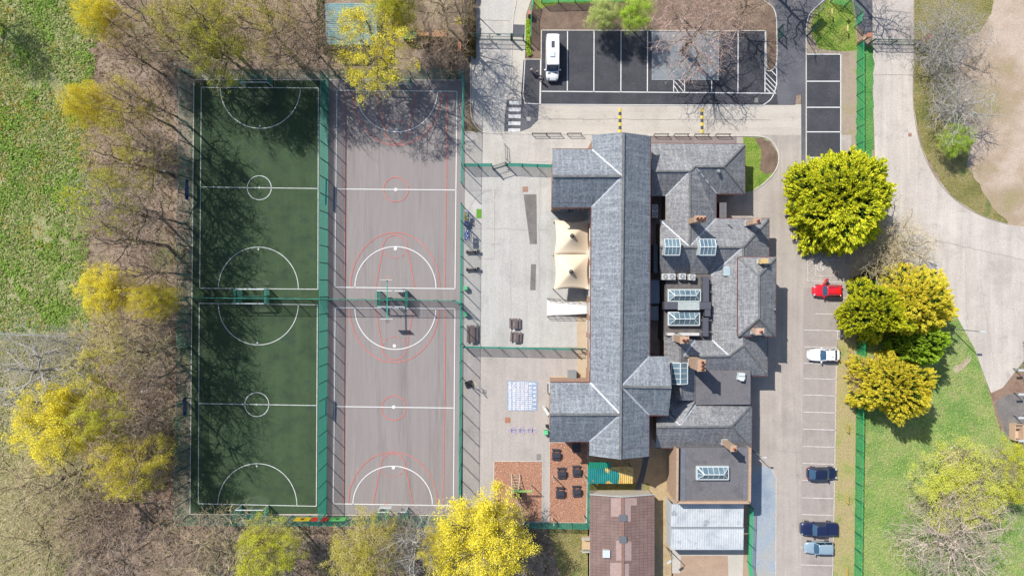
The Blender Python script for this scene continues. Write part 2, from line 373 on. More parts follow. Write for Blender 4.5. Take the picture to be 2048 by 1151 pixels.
sheet('fence_grass', [(1713, 560), (1760, 560), (1735, 700), (1727, 1000), (1722, 1400), (1706, 1400), (1711, 800)], g_green, 6, (7, 2, 3))
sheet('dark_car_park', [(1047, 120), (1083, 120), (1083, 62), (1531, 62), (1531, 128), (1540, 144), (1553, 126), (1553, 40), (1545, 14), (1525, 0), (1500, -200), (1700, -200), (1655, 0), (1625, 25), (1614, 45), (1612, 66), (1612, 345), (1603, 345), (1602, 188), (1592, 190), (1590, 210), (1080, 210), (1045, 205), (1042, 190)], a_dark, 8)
sheet('grey_blue_road', [(1553, 130), (1553, 40), (1545, 14), (1525, 0), (1500, -200), (1700, -200), (1655, 0), (1625, 25), (1614, 45), (1611, 66), (1611, 345), (1604, 345), (1603, 188), (1592, 190), (1589, 209), (1556, 209), (1553, 180)], a_dark2, 9)  # road at the top right in its own grey-blue asphalt
sheet('zebra_patch', [(1014, 200), (1030, 200), (1046, 207), (1078, 210), (1076, 240), (1060, 256), (1044, 262), (1008, 263), (1010, 230)], a_dark2, 8)
sheet('end_bays', [(1613, 109), (1681, 109), (1681, 315), (1613, 315)], a_dark, 9)
sheet('flower_bed', [(1060, -60), (1553, -60), (1530, -2), (1546, 16), (1552, 42), (1552, 126), (1541, 141), (1533, 128), (1532, 61), (1084, 61), (1083, 119), (1050, 119), (1053, 60), (1068, 10)], soil, 9)
sheet('bed_grass', [(1070, -60), (1300, -60), (1300, -2), (1230, 6), (1120, 8), (1072, 20)], g_lush, 10, (8, 2, 6))
# pitches and play areas
sheet('turf_pitch', [(388, 159), (656, 160), (653, 1026), (380, 1028)], turf, 8)
sheet('ball_court', [(657, 160), (930, 160), (925, 1028), (654, 1026)], a_court, 8)
sheet('upper_playground', [(930, 330), (1185, 330), (1185, 694), (926, 694)], a_play, 8)
sheet('lower_playground', [(926, 695), (1185, 695), (1185, 890), (1098, 890), (1098, 1046), (986, 1046), (922, 1040)], a_play2, 8)
sheet('entrance_paving', [(930, 266), (1300, 268), (1300, 330), (930, 330)], asphalt('entrance_asphalt', [C(196, 190, 182), C(216, 210, 202)], s=.3), 9)
sheet('cracked_patch', [(1047, 389), (1073, 388), (1074, 488), (1060, 488)], a_patch, 10)
sheet('narrow_patch', [(1062, 528), (1072, 528), (1071, 580), (1060, 580)], a_patch, 10)
sheet('pale_channel', [(1153, 600), (1176, 600), (1176, 764), (1098, 764), (1100, 752), (1155, 751)], M('sandy_concrete', [C(198, 176, 146), C(216, 198, 170)], s=.5, famt=.12), 10)
for nm, q in (('bark_area', [(988, 921), (1085, 922), (1084, 1042), (987, 1042)]), ('table_bark_area', [(1099, 884), (1176, 884), (1173, 1044), (1098, 1044)])):
    sheet(nm, q, bark, 11)
    kerb(nm + '_edging', q + [q[0]], .10, .07)
sheet('patchy_grass', [(1095, 1047), (1190, 1047), (1190, 1300), (1080, 1300), (1120, 1150)], g_olive, 9, (8, 3, 11))
sheet('back_yard_ground', [(1175, 912), (1345, 890), (1346, 1300), (1176, 1300)], tan, 9)
sheet('yard_grass', [(1176, 960), (1205, 965), (1300, 965), (1300, 980), (1178, 985)], g_olive, 10, (6, 2, 2))
sheet('yard_path', [(1288, 905), (1300, 905), (1283, 980), (1268, 980), (1280, 945)], a_dark2, 11)
sheet('garden_ground', [(1343, 1004), (1498, 1004), (1498, 1300), (1343, 1300)], M('garden_gravel', [C(180, 152, 130), C(200, 172, 146)], s=.6, fine=9, famt=.2), 9)
for i, q in enumerate(([(1344, 1098), (1362, 1098), (1360, 1145), (1344, 1145)], [(1455, 1098), (1487, 1098), (1480, 1300), (1462, 1300)], [(1362, 1098), (1455, 1098), (1455, 1110), (1362, 1110)])):
    sheet('garden_slab', q, M('slab_concrete', [C(204, 196, 184), C(220, 212, 200)], s=.5, famt=.1), 10)
sheet('side_path', [(1502, 925), (1540, 935), (1551, 955), (1550, 1300), (1500, 1300)], paving, 9)
sheet('lawn', [(1486, 274), (1524, 275), (1540, 283), (1555, 305), (1557, 325), (1550, 345), (1530, 365), (1508, 380), (1488, 386), (1300, 386), (1300, 330), (1486, 288)], g_lush, 9)
sheet('lawn_soil', [(1510, 276), (1524, 276), (1540, 284), (1554, 305), (1556, 325), (1549, 342), (1535, 350), (1520, 340), (1522, 300)], soil, 10, (5, 2, 3))
sheet('bed_strip', [(1300, 270), (1473, 271), (1473, 288), (1300, 288)], M('slate_gravel', [C(140, 126, 124), C(160, 146, 142)], s=1), 9)
for q in ([(1033, 0), (1027, 30), (1025, 60), (1023, 120), (1019, 188)],):
    kerb('driveway_kerb', q, .12, .10)
kerb('west_kerb', [(941, 125), (941, 205)] + arc(972, 215, 31, 50, 180, 90, 10) + [(1000, 267), (1186, 268)], .13, .10)
kerb('south_road_kerb', [(1296, 271), (1515, 272)] + smooth_open([(1515, 272), (1538, 278), (1553, 297), (1557, 322), (1548, 345), (1528, 366), (1508, 380)], 5), .16, .12)
kerb('car_lot_edge', [(1050, 119), (1083, 119)], .1, .08)
kerb('car_lot_kerb', [(1083, 61), (1531, 62)], .12, .10)
kerb('car_lot_west_kerb', [(1083, 61), (1081, 207)] , .12, .10)
kerb('island_kerb', [(1524, -10)] + smooth_open([(1525, 0), (1545, 15), (1552, 35), (1553, 60), (1553, 122), (1543, 141), (1533, 142)], 5) + [(1531, 62)], .13, .11)
kerb('verge_kerb', [(1612, 345), (1612, 66)] + smooth_open([(1612, 66), (1614, 45), (1622, 25), (1655, -6)], 5), .14, .11)
kerb('bay_kerb', [(1697, 560), (1697, 667), (1675, 679), (1672, 760), (1668, 1000), (1664, 1200)], .10, .08)
kerb('lane_kerb', smooth_open([(1827, -50), (1828, 100), (1826, 200), (1838, 280), (1865, 345), (1905, 395), (1960, 430), (2016, 448)], 5), .10, .08, M('mossy_kerb', [C(170, 160, 140)], famt=.2))
kerb('path_kerb', [(1543, 938), (1552, 955), (1551, 1200)], .10, .08)
kerb('pitch_edging', [(388, 158), (380, 1027)], .14, .05)
kerb('pitch_top_edging', [(388, 159.5), (930, 160.5)], .12, .05)
kerb('pitch_bottom_edging', [(380, 1027), (925, 1030)], .12, .05)

# ------------------------------------------------------------------ painted markings
wl = MB()
LW = .12
for pts in ([(403, 175), (637, 176.5), (636, 578), (400, 576)], [(399, 606), (635, 609), (633, 1011), (397, 1006)]):
    for i in range(4): line(wl, [pts[i], pts[(i + 1) % 4]], LW)
line(wl, [(401, 374), (637, 377)], LW); line(wl, [(398, 806), (634, 810)], LW)
line(wl, arc(519, 375.5, 24, 24, 0, 360), LW); line(wl, arc(514, 808, 24, 24, 0, 360), LW)
line(wl, arc(521, 176, 80, 81, 0, 180), LW); line(wl, arc(517, 577, 80, 83, 180, 360), LW)
line(wl, arc(517, 607, 80, 82, 0, 180), LW); line(wl, arc(515, 1009, 79, 83, 180, 360), LW)
def disc(mb, cx, cy, r, layer=21):
    c = W(cx, cy); mb.poly([(c[0] + r * math.cos(2 * PI * i / 16), c[1] + r * math.sin(2 * PI * i / 16), layer * LZ) for i in range(16)])
for (x, y) in ((519, 375.5), (514, 808), (520, 252), (517, 498), (515, 685), (514, 931)): disc(wl, x, y, .14)
struct('turf_markings', wl, M('faded_turf_line', [C(190, 200, 196), C(226, 232, 228)], s=1.5, fine=6, famt=.2))
wc = MB()
LW = .14
for pts in ([(674, 181), (914, 183), (910, 577), (670, 574)], [(671, 615), (910, 617), (907, 1010), (667, 1006)]):
    for i in range(4): line(wc, [pts[i], pts[(i + 1) % 4]], LW)
line(wc, [(673, 378), (912, 380)], LW); line(wc, [(669, 812), (908, 815)], LW)
line(wc, arc(794, 182, 81, 82, 0, 180), LW); line(wc, arc(791, 575, 81, 82, 180, 360), LW)
line(wc, arc(791, 616, 81, 82, 0, 180), LW); line(wc, arc(785.5, 1008, 79.5, 77, 180, 360), LW)
for (x, y) in ((793, 259), (791.5, 379), (791, 497), (789, 691), (787.5, 813), (787, 934)): disc(wc, x, y, .26)
struct('court_markings', wc, WHITE)
rl = MB(); RW = .12
for (a, b) in (((693, 183), (689, 575)), ((895, 183), (890, 576)), ((691, 615), (687, 1005)), ((891, 617), (887, 1008))): line(rl, [a, b], RW, 19)
line(rl, arc(792, 379, 24.5, 24.5, 0, 360), RW, 19); line(rl, arc(788, 815, 24.5, 24.5, 0, 360), RW, 19)
def hoop_marks(cx, y0, s, yt, yk, ya, spread):
    """s=+1 when the key runs down the picture from y0"""
    line(rl, arc(cx, y0, 89, abs(ya - y0), 0 if s > 0 else 180, 180 if s > 0 else 360), RW, 19)
    kr = 24
    pts = [(cx - spread, y0), (cx - kr, yk)] + arc(cx, yk, kr, abs(yt - yk), 180, 0 if s > 0 else 360, 18)[1:] + [(cx + spread, y0)]
    line(rl, pts, RW, 19)
    for a in range(200, 340, 30) if s > 0 else range(20, 160, 30):
        line(rl, arc(cx, yk, kr, abs(yt - yk), a - 8, a + 8, 4), RW, 19)
hoop_marks(794, 183, 1, 287, 264, 291, 39)
hoop_marks(790.5, 574, -1, 470, 493, 465, 39)
hoop_marks(789, 616, 1, 719, 696, 724, 38)
hoop_marks(786, 1007, -1, 906, 929, 903, 40)
struct('basketball_markings', rl, RED)
cp = MB()
for x in (1135, 1188, 1242, 1295, 1476, 1530): line(cp, [(x, 63), (x - .5, 185)], .14)
line(cp, [(1083, 183), (1552, 187)], .14)
line(cp, [(1423, 160), (1423, 186)], .13); line(cp, [(1347, 160), (1347, 185)], .13); line(cp, [(1369, 160), (1369, 185)], .13)
for a, b in (((1348, 162), (1367, 184)), ((1357, 160), (1369, 172)), ((1348, 172), (1356, 184))): line(cp, [a, b], .12, 21)
line(cp, [(1553, 125), (1553, 168)] + smooth_open([(1553, 168), (1548, 186), (1540, 200), (1525, 211)], 5), .13)
for k in range(5): line(cp, [(1531, 146 + 10 * k), (min(1552, 1531 + (186 - 146 - 10 * k) * .95 + 0), min(186, 146 + 10 * k + 22))], .12, 21)
for a, b in (((1541, 140), (1553, 153)), ((1549, 134), (1553, 139))): line(cp, [a, b], .12, 21)
line(cp, [(1080, 209), (1527, 211)], .10)
line(cp, [(1050, 119), (1046, 190), (1050, 207), (1080, 208), (1081, 119)], .10)
for y in (109, 163, 215, 264, 315): line(cp, [(1613, y), (1681, y)], .15)
line(cp, [(1681, 108), (1681, 316)], .15)
struct('dark_car_park_markings', cp, WHITE)
pk = MB()
ys = [595, 628, 660.5, 694, 726.5, 757, 790, 824, 858, 892.5, 926.5, 960, 995, 1028.5, 1061, 1094.5, 1129]
for y in ys:
    x0 = 1608 - (y - 660) * .014 if y > 640 else 1630; x1 = 1674 - (y - 694) * .014 if y > 680 else 1695
    line(pk, [(x0, y - 1), (x1, y + 1)], .13)
line(pk, [(1694, 560), (1695, 661)], .10); line(pk, [(1674.5, 662), (1674, 695)], .12)
line(pk, [(1615, 502), (1676, 503), (1688, 512)], .10); line(pk, [(1615, 502), (1615, 562), (1690, 564)], .10)
line(pk, [(1631, 519), (1631, 551), (1668, 553)], .10); line(pk, [(1640, 519), (1690, 520)], .10)
for (a, b) in (((1615, 514), (1627, 503)), ((1615, 533), (1648, 503)), ((1615, 549), (1631, 534)), ((1620, 562), (1632, 551)), ((1637, 562), (1648, 552)), ((1656, 563), (1664, 553)), ((1646, 519), (1661, 504)), ((1663, 519), (1677, 505)), ((1682, 518), (1690, 511)), ((1632, 519), (1640, 512))):
    line(pk, [a, b], .09)
line(pk, arc(1641, 534, 7.5, 7.5, 20, 300, 18), .12, 21); line(pk, [(1641, 526), (1641, 536), (1650, 537)], .12, 22); line(pk, [(1644, 541), (1646, 534), (1651, 532)], .10, 23); disc(pk, 1652, 535, .14, 24)
struct('parking_bay_markings', pk, WORN)
zb = MB()
for (y0, y1, x0) in ((202, 209.5, 1018), (215.5, 223, 1017.5), (229, 236.5, 1017), (243, 250.5, 1016.5), (257, 264, 1016)):
    zb.poly([W(x0, y0)[:2] + (.08,), W(x0 + 24.5, y0 + .5)[:2] + (.08,), W(x0 + 24.2, y1 + .5)[:2] + (.08,), W(x0, y1)[:2] + (.08,)])
struct('zebra_crossing', zb, M('zebra_paint', [C(196, 198, 198), C(250, 250, 250)], s=2, fine=7, famt=.15))
pm = MB()
for pts in ([(940, 380), (987, 380), (988, 517), (950, 517)], [(955, 440), (988, 492)], [(1055, 300), (1055, 322), (1100, 323)], [(1010, 285), (1035, 312), (1055, 322)], ):
    line(pm, pts, .08, 20)
line(pm, arc(985, 440, 45, 48, 70, 130, 12), .07, 20); line(pm, arc(985, 440, 50, 60, 200, 260, 12), .07, 20)
struct('playground_lines', pm, M('faded_line_paint', [C(206, 200, 196), C(226, 214, 208)], s=3))
hs = MB(); hf = MB()
for (x, ys_) in ((1015.5, (856,)), (1023.5, (851, 859.5)), (1032, (856,)), (1040, (851, 859.5)), (1048.5, (856,)), (1057, (851, 859.5)), (1065, (856,))):
    for y in ys_:
        q = [(x, y), (x + 8, y), (x + 8, y + 8), (x, y + 8)]
        for i in range(4): line(hs, [q[i], q[(i + 1) % 4]], .09, 23)
        hf.poly([W(a + .0, b)[:2] + (.084,) for a, b in q])
struct('hopscotch_squares', hf, M('lilac_paint', [C(166, 168, 196), C(180, 178, 196)], s=2, famt=.1))
struct('hopscotch_outline', hs, M('pink_paint', [C(226, 196, 190)], famt=.1))
ngm = MB(); ngm.poly([W(a, b)[:2] + (.08,) for a, b in ((1014.5, 761), (1075, 762), (1074, 821), (1014, 820))])
struct('number_grid_ground', ngm, M('pale_blue_paint', [C(136, 168, 206), C(160, 184, 212), C(176, 192, 210)], s=.9, fine=5, famt=.1, stains=[(1.1, .62, .68, C(96, 200, 220)), (.8, .66, .7, C(236, 180, 110))]))
def text_mesh(items, name, mat, z):
    """items: (string, x, y, height m, angle)"""
    vs = []; fs = []
    cache = {}
    for (t, x, y, h, a) in items:
        if t not in cache:
            cu = bpy.data.curves.new('glyph', 'FONT'); cu.body = t; cu.size = 1; cu.align_x = 'CENTER'; cu.align_y = 'CENTER'; cu.offset = .035; cu.resolution_u = 3
            ob = bpy.data.objects.new('glyph', cu); me = bpy.data.meshes.new_from_object(ob)
            cache[t] = ([v.co[:] for v in me.vertices], [tuple(p.vertices) for p in me.polygons])
            bpy.data.objects.remove(ob); bpy.data.meshes.remove(me); bpy.data.curves.remove(cu)
        V, F = cache[t]; o = len(vs); ca, sa = math.cos(a), math.sin(a)
        vs += [(x + (p[0] * ca - p[1] * sa) * h, y + (p[0] * sa + p[1] * ca) * h, z) for p in V]
        fs += [tuple(i + o for i in f) for f in F]
    mb = MB(); mb.v = vs; mb.f = fs; mb.m = [0] * len(fs)
    return mb
rows = []
for c in range(7):
    nums = list(range(c * 7 + 1, c * 7 + 8))
    if c % 2: nums = nums[::-1]
    for r_, n_ in enumerate(nums):
        p = W(1069 - c * 8.15, 815.5 - r_ * 8.15); rows.append((str(n_), p[0], p[1], .62, R(90)))
tb = text_mesh(rows, 'x', None, .088)
struct('number_grid_numerals', tb, M('numeral_paint', [C(255, 252, 250), C(250, 236, 236)], famt=.03, fine=3))
for nm, q, c_ in (('drain_cover', (1045, 373, 1056, 384), C(176, 138, 120)), ('drain_cover', (1010, 834, 1021, 845), C(184, 130, 100)), ('drain_cover', (1083 - 10, 907, 1082, 919), C(150, 146, 142)),
                  ('drain_cover', (1053, 234, 1061, 242), C(190, 190, 186)), ('drain_cover', (1816, 266, 1823, 273), C(176, 168, 158)), ('drain_cover', (1509, 196, 1516, 205), C(150, 150, 152)), ('drain_cover', (1136, 618, 1141, 622), C(170, 160, 140))):
    mb = MB(); a = W(q[0], q[1]); b = W(q[2], q[3])
    mb.box(a[0], a[1], .0, b[0], b[1], .05); mb.box(a[0] + .12, a[1] - .12, .0, b[0] - .12, b[1] + .12, .056)
    struct(nm, mb, M('cover_%d' % int(c_[0] * 1e4), [c_], famt=.25, fine=8))
mb = MB(); a = W(953, 418); b = W(963, 436); mb.box(a[0], a[1], .03, b[0], b[1], .075)
tag(mb.build('play_mat', M('vivid_green_mat', [C(92, 158, 30), C(110, 172, 36)], s=4, famt=.1)), 'small bright green artificial grass mat lying on the playground', 'mat')
# speed bumps
for (px, lab) in ((1240, 'yellow and black speed bump running up to the hall roof'), (1404, 'yellow and black speed bump below the big bare car park tree')):
    t = thing('speed_bump', lab, 'speed bump', W(px, 241, .02), 0, 'speed bumps across the access road')
    for k in range(7):
        y = (24 - 7 * k) / S
        mb = MB(); hw = .22
        prof = [(-hw, 0), (-hw * .6, .055), (0, .075), (hw * .6, .055), (hw, 0)]
        y0, y1 = y - 6.9 / S, y
        v = [(x, y0, z) for x, z in prof] + [(x, y1, z) for x, z in prof]
        mb.add(v, [(i, i + 1, i + 6, i + 5) for i in range(4)] + [(0, 1, 2, 3, 4), (9, 8, 7, 6, 5)])
        mb.build('yellow_segment' if k % 2 == 0 else 'black_segment', P('yellow_rubber', C(240, 208, 60), .6) if k % 2 == 0 else P('black_rubber', C(70, 72, 78), .7), t)

# ------------------------------------------------------------------ buildings
def WL(pts): return [W(*p) for p in pts]
def roof(name, faces, mat, parent, label=None, thick=.12):
    mb = MB(); mb.uv = 'roof'
    for f in faces:
        q = WL(f)
        n = sum(((Vector(q[i]) - Vector(q[0])).cross(Vector(q[i + 1]) - Vector(q[0])) for i in range(1, len(q) - 1)), Vector())
        mb.add(q if n.z > 0 else q[::-1], [tuple(range(len(q)))])
    o = mb.build(name, mat, parent, world=True)
    bm = bmesh.new(); bm.from_mesh(o.data); bmesh.ops.remove_doubles(bm, verts=bm.verts, dist=.01); bm.to_mesh(o.data); bm.free()
    md = o.modifiers.new('thickness', 'SOLIDIFY'); md.thickness = thick; md.offset = -1
    if label: o['label'] = label
    return o
def strips(name, segs, mat, parent, wdt=.16, h=.07, lift=.03):
    for a, b in segs:
        mb = MB(); a = Vector(W(*a)) + Vector((0, 0, lift)); b = Vector(W(*b)) + Vector((0, 0, lift)); mb.beam(a, b, wdt, h)
        o = mb.build(name, mat, parent, world=True)
    return o
def footprint(pts, z, inset=.35):
    """pixel outline of the eaves at height z -> world outline pulled in under them"""
    q = [Vector(W(p[0], p[1], z)[:2]) for p in pts]; n = len(q)
    a = sum(q[i].x * q[(i + 1) % n].y - q[(i + 1) % n].x * q[i].y for i in range(n))
    if a < 0: q = q[::-1]
    out = []
    for i in range(n):
        d0 = (q[i] - q[i - 1]).normalized(); d1 = (q[(i + 1) % n] - q[i]).normalized()
        n0 = Vector((-d0.y, d0.x)); n1 = Vector((-d1.y, d1.x)); k = 1 + n0.dot(n1)
        out.append(q[i] + (n0 + n1) * inset / max(k, .3))
    return [tuple(p) for p in out]
def walls(name, pts, z, mat, parent, z0=0, inset=.35):
    mb = MB(); mb.prism(footprint(pts, z, inset), z0, z - .08); return mb.build(name, mat, parent, world=True)
def gable(mb, a, b, top, t=.25):
    """triangular gable wall between eave points a, b (pixel, z) and ridge point"""
    A, B, T = (Vector(W(*p)) for p in (a, b, top)); A.z -= .15; B.z -= .15; T.z -= .2
    d = (B - A).normalized(); n = Vector((-d.y, d.x, 0)) * t / 2; sh = d * .3
    v = [A + sh + n, B - sh + n, T + n, A + sh - n, B - sh - n, T - n]
    mb.add([tuple(x) for x in v], [(0, 1, 2), (5, 4, 3), (0, 3, 4, 1), (1, 4, 5, 2), (2, 5, 3, 0)])
def window(parent, c, wdt, hgt, n, glass=None):
    """window on a wall: c world centre, n outward normal (2d)"""
    nx, ny = n; tx, ty = -ny, nx; c = Vector(c); t = Vector((tx, ty, 0)); nn = Vector((nx, ny, 0)); up = Vector((0, 0, 1))
    f = MB()
    for s in (-1, 1):
        f.beam(c + t * s * wdt / 2 - up * hgt / 2, c + t * s * wdt / 2 + up * hgt / 2, .09, .09)
        f.beam(c + up * s * hgt / 2 - t * wdt / 2, c + up * s * hgt / 2 + t * wdt / 2, .09, .09)
    f.beam(c - up * hgt / 2, c + up * hgt / 2, .06, .06)
    fo = f.build('window', UPVC, parent, world=True)
    g_ = MB(); g_.beam(c - t * (wdt / 2 - .03), c + t * (wdt / 2 - .03), .03, hgt - .06)
    p = g_.build('pane', glass or DGLASS, fo); 
    p.location = (0, 0, 0)
    sl = MB(); sl.beam(c - up * (hgt / 2 + .08) - t * (wdt / 2 + .1) + nn * .05, c - up * (hgt / 2 + .08) + t * (wdt / 2 + .1) + nn * .05, .2, .07)
    sl.build('sill', RENDER, fo)
def chimney(parent, base, top, z0, z1, lx, ly, pots, ang=0, mat=None, potz=.55, potdir=0):
    """stack whose base centre and top centre are given as pixels at z0 and z1"""
    b = W(base[0], base[1], z0) if base else None; t = W(top[0], top[1], z1)
    mb = MB(); mb.obox(t[0], t[1], z0 - 1.0, z1 - .3, lx, ly, ang); mb.obox(t[0], t[1], z1 - .3, z1 - .12, lx + .16, ly + .16, ang); mb.obox(t[0], t[1], z1 - .12, z1, lx + .02, ly + .02, ang)
    ch = mb.build('chimney', mat or BRICK, parent, world=True)
    for i in range(pots):
        off = (i - (pots - 1) / 2) * .48; a = ang + potdir
        x, y = t[0] + off * math.cos(a), t[1] + off * math.sin(a)
        pm_ = MB(); pm_.cyl((x, y, z1 - .02), (x, y, z1 + potz), .19, .15, 12); pm_.cyl((x, y, z1 + potz - .07), (x, y, z1 + potz), .18, .18, 12)
        pm_.cyl((x, y, z1 + potz), (x, y, z1 + potz + .012), .11, .11, 10, mi=1)
        pm_.build('chimney_pot', [POT, BLACK], ch)
    fl = MB(); fl.obox(t[0], t[1], z0 - .4, z0 + .28, lx + .14, ly + .14, ang); fl.build('lead_apron', LEAD, ch)
    return ch
def lantern(parent, px0, py0, px1, py1, z, rise, bars, axis='x', sloped=None):
    """glazed roof lantern: kerb frame, glazing bars, hipped glass; pixel rectangle at height z"""
    a = W(px0, py0, z); b = W(px1, py1, z); x0, x1 = a[0], b[0]; y0, y1 = b[1], a[1]
    cx, cy = (x0 + x1) / 2, (y0 + y1) / 2; zr = z + rise
    if axis == 'x': hp = min((y1 - y0) / 2, .35 * (x1 - x0)); r0, r1 = Vector((x0 + hp, cy, zr)), Vector((x1 - hp, cy, zr))
    else: hp = min((x1 - x0) / 2, .35 * (y1 - y0)); r0, r1 = Vector((cx, y0 + hp, zr)), Vector((cx, y1 - hp, zr))
    c = [Vector((x0, y0, z)), Vector((x1, y0, z)), Vector((x1, y1, z)), Vector((x0, y1, z))]
    f = MB(); f.box(x0 - .08, y0 - .08, z - .45, x1 + .08, y1 + .08, z - .04)
    for i in range(4): f.beam(c[i], c[(i + 1) % 4], .12, .12)
    f.beam(r0, r1, .12, .1)
    if axis == 'x':
        for p, q in ((c[0], r0), (c[3], r0), (c[1], r1), (c[2], r1)): f.beam(p, q, .09, .08)
        for i in range(1, bars):
            x = x0 + (x1 - x0) * i / bars; xr = min(max(x, r0.x), r1.x)
            for yy in (y0, y1): f.beam((x, yy, z + .01), (xr if abs(xr - x) < 1e-3 else xr, cy, zr) if abs(xr - x) < 1e-3 else (x, cy + (yy - cy) * (1 - min(x - x0, x1 - x) / hp), z + rise * min(x - x0, x1 - x) / hp), .06, .06)
        for xx, rr in ((x0, r0), (x1, r1)): f.beam((xx, cy, z), rr, .06, .06)
        gl = [(c[0], c[1], r1, r0), (c[2], c[3], r0, r1), (c[3], c[0], r0), (c[1], c[2], r1)]
    else:
        for p, q in ((c[0], r0), (c[1], r0), (c[2], r1), (c[3], r1)): f.beam(p, q, .09, .08)
        for i in range(1, bars):
            y = y0 + (y1 - y0) * i / bars; k = min(1, min(y - y0, y1 - y) / hp)
            for xx in (x0, x1): f.beam((xx, y, z + .01), (cx + (xx - cx) * (1 - k), y, z + rise * k), .06, .06)
        gl = [(c[1], c[2], r1, r0), (c[3], c[0], r0, r1), (c[0], c[1], r0), (c[2], c[3], r1)]
    o = f.build('skylight', UPVC, parent, world=True)
    gm = MB()
    for q in gl: gm.add([tuple(p - Vector((0, 0, .03))) for p in q], [tuple(range(len(q)))])
    gm.build('skylight_glass', GLASS, o); return o
def saddle_light(parent, px0, py0, px1, py1, z, rise, n=4, axis='y', h=1.0):
    """upright glazed box with a ridge, like a little greenhouse on the roof"""
    a = W(px0, py0, z); b = W(px1, py1, z); x0, x1 = a[0], b[0]; y0, y1 = b[1], a[1]; cx, cy = (x0 + x1) / 2, (y0 + y1) / 2; zr = z + rise
    f = MB(); gm = MB()
    f.box(x0 + .06, y0 + .06, z - h - .8, x1 - .06, y1 - .06, z - .08)
    if axis == 'x':   # ridge runs along x
        E = [((x0, y0), (x1, y0)), ((x0, y1), (x1, y1))]
        for (p, q) in E: f.beam((p[0], p[1], z), (q[0], q[1], z), .1, .1)
        f.beam((x0, cy, zr), (x1, cy, zr), .12, .1)
        for i in range(n + 1):
            x = x0 + (x1 - x0) * i / n; wd = .12 if i in (0, n) else .07
            f.beam((x, y0, z), (x, cy, zr), wd, .08); f.beam((x, cy, zr), (x, y1, z), wd, .08)
        gm.add([(x0, y0, z - .03), (x1, y0, z - .03), (x1, cy, zr - .03), (x0, cy, zr - .03), (x1, y1, z - .03), (x0, y1, z - .03)], [(0, 1, 2, 3), (3, 2, 4, 5)])
        for x in (x0, x1): f.add([(x, y0, z - .1), (x, y1, z - .1), (x, cy, zr - .06)], [(0, 1, 2)])
    else:
        for x in (x0, x1): f.beam((x, y0, z), (x, y1, z), .1, .1)
        f.beam((cx, y0, zr), (cx, y1, zr), .14, .1)
        for i in range(n + 1):
            y = y0 + (y1 - y0) * i / n; wd = .12 if i in (0, n) else .07
            f.beam((x0, y, z), (cx, y, zr), wd, .08); f.beam((cx, y, zr), (x1, y, z), wd, .08)
        gm.add([(x0, y0, z - .03), (cx, y0, zr - .03), (cx, y1, zr - .03), (x0, y1, z - .03), (x1, y1, z - .03), (x1, y0, z - .03)], [(0, 1, 2, 3), (1, 5, 4, 2)])
        for y in (y0, y1): f.add([(x0, y, z - .1), (x1, y, z - .1), (cx, y, zr - .06)], [(0, 1, 2)])
    o = f.build('skylight', UPVC, parent, world=True); gm.build('skylight_glass', GLASS, o); return o

# --- the long hall with its wings
EH, RH = 8.2, 11.0
hall = thing('school_hall', 'long two-storey school hall with pale blue-grey slate gable roof and short side wings', 'school building', W(1240, 590, 0))
walls('wall', [(1182, 269), (1301, 272), (1298, 912), (1179, 911)], EH, WALLB, hall)
walls('wall', [(1105, 298), (1190, 298), (1190, 414), (1103, 414)], EH - .01, WALLB, hall)
walls('wall', [(1101, 765), (1190, 765), (1190, 882), (1099, 882)], EH - .01, WALLB, hall)
walls('wall', [(1290, 713), (1338, 713), (1337, 829), (1290, 829)], EH - .01, WALLB, hall)
def gable2(*a):
    m_ = MB(); gable(m_, *a); m_.build('gable_wall', WALLB, hall, world=True)
gable2((1183, 274, EH), (1301, 276, EH), (1246, 269, RH)); gable2((1179, 907, EH), (1298, 908, EH), (1240, 913, RH))
gable2((1108, 298, EH), (1107, 414, EH), (1107, 352, RH - .1)); gable2((1104, 765, EH), (1103, 882, EH), (1102, 828, RH - .1)); gable2((1334, 713, EH), (1333, 829, EH), (1338, 775, RH - .3))
a = (1184, 270, EH); b = (1247, 264.5, RH); c = (1301, 272, EH); d = (1298, 912, EH); e = (1240, 918, RH); f_ = (1178, 910, EH)
roof('roof', [
    [a, b, (1245, 352, RH), (1184, 299, EH)], [(1184, 299, EH), (1245, 352, RH), (1105, 352, RH - .1), (1105, 298, EH)],
    [(1105, 352, RH - .1), (1245, 352, RH), (1183, 414.5, EH), (1103, 414.5, EH)],
    [(1245, 352, RH), (1241, 828, RH), (1180.5, 765, EH), (1183, 414.5, EH)],
    [(1180.5, 765, EH), (1241, 828, RH), (1100, 828, RH - .1), (1101, 764, EH)], [(1100, 828, RH - .1), (1241, 828, RH), (1179, 882.5, EH), (1099, 882.5, EH)],
    [(1179, 882.5, EH), (1241, 828, RH), e, f_],
    [b, c, (1299.5, 600, EH), (1298.8, 712, EH), (1242.5, 772, RH), (1245, 352, RH)],
    [(1298.8, 712, EH), (1338, 712, EH), (1343, 774, RH - .3), (1242.5, 772, RH)], [(1242.5, 772, RH), (1343, 774, RH - .3), (1337, 830, EH), (1298, 829, EH)],
    [(1242.5, 772, RH), (1298, 829, EH), d, e, (1241, 828, RH)]], SL_HALL, hall)
strips('valley_flashing', [((1184, 299, EH), (1245, 352, RH)), ((1183, 414.5, EH), (1245, 352, RH)), ((1180.5, 765, EH), (1241, 828, RH)), ((1179, 882.5, EH), (1241, 828, RH)),
                           ((1298.8, 712, EH), (1242.5, 772, RH)), ((1298, 829, EH), (1242.5, 772, RH))], LEAD, hall, .22, .05, .03)
strips('ridge_tiles', [(b, e), ((1105, 352, RH - .1), (1242, 352, RH)), ((1100, 828, RH - .1), (1239, 828, RH)), ((1245, 772, RH), (1343, 774, RH - .3))], RIDGE, hall, .30, .16, .05)
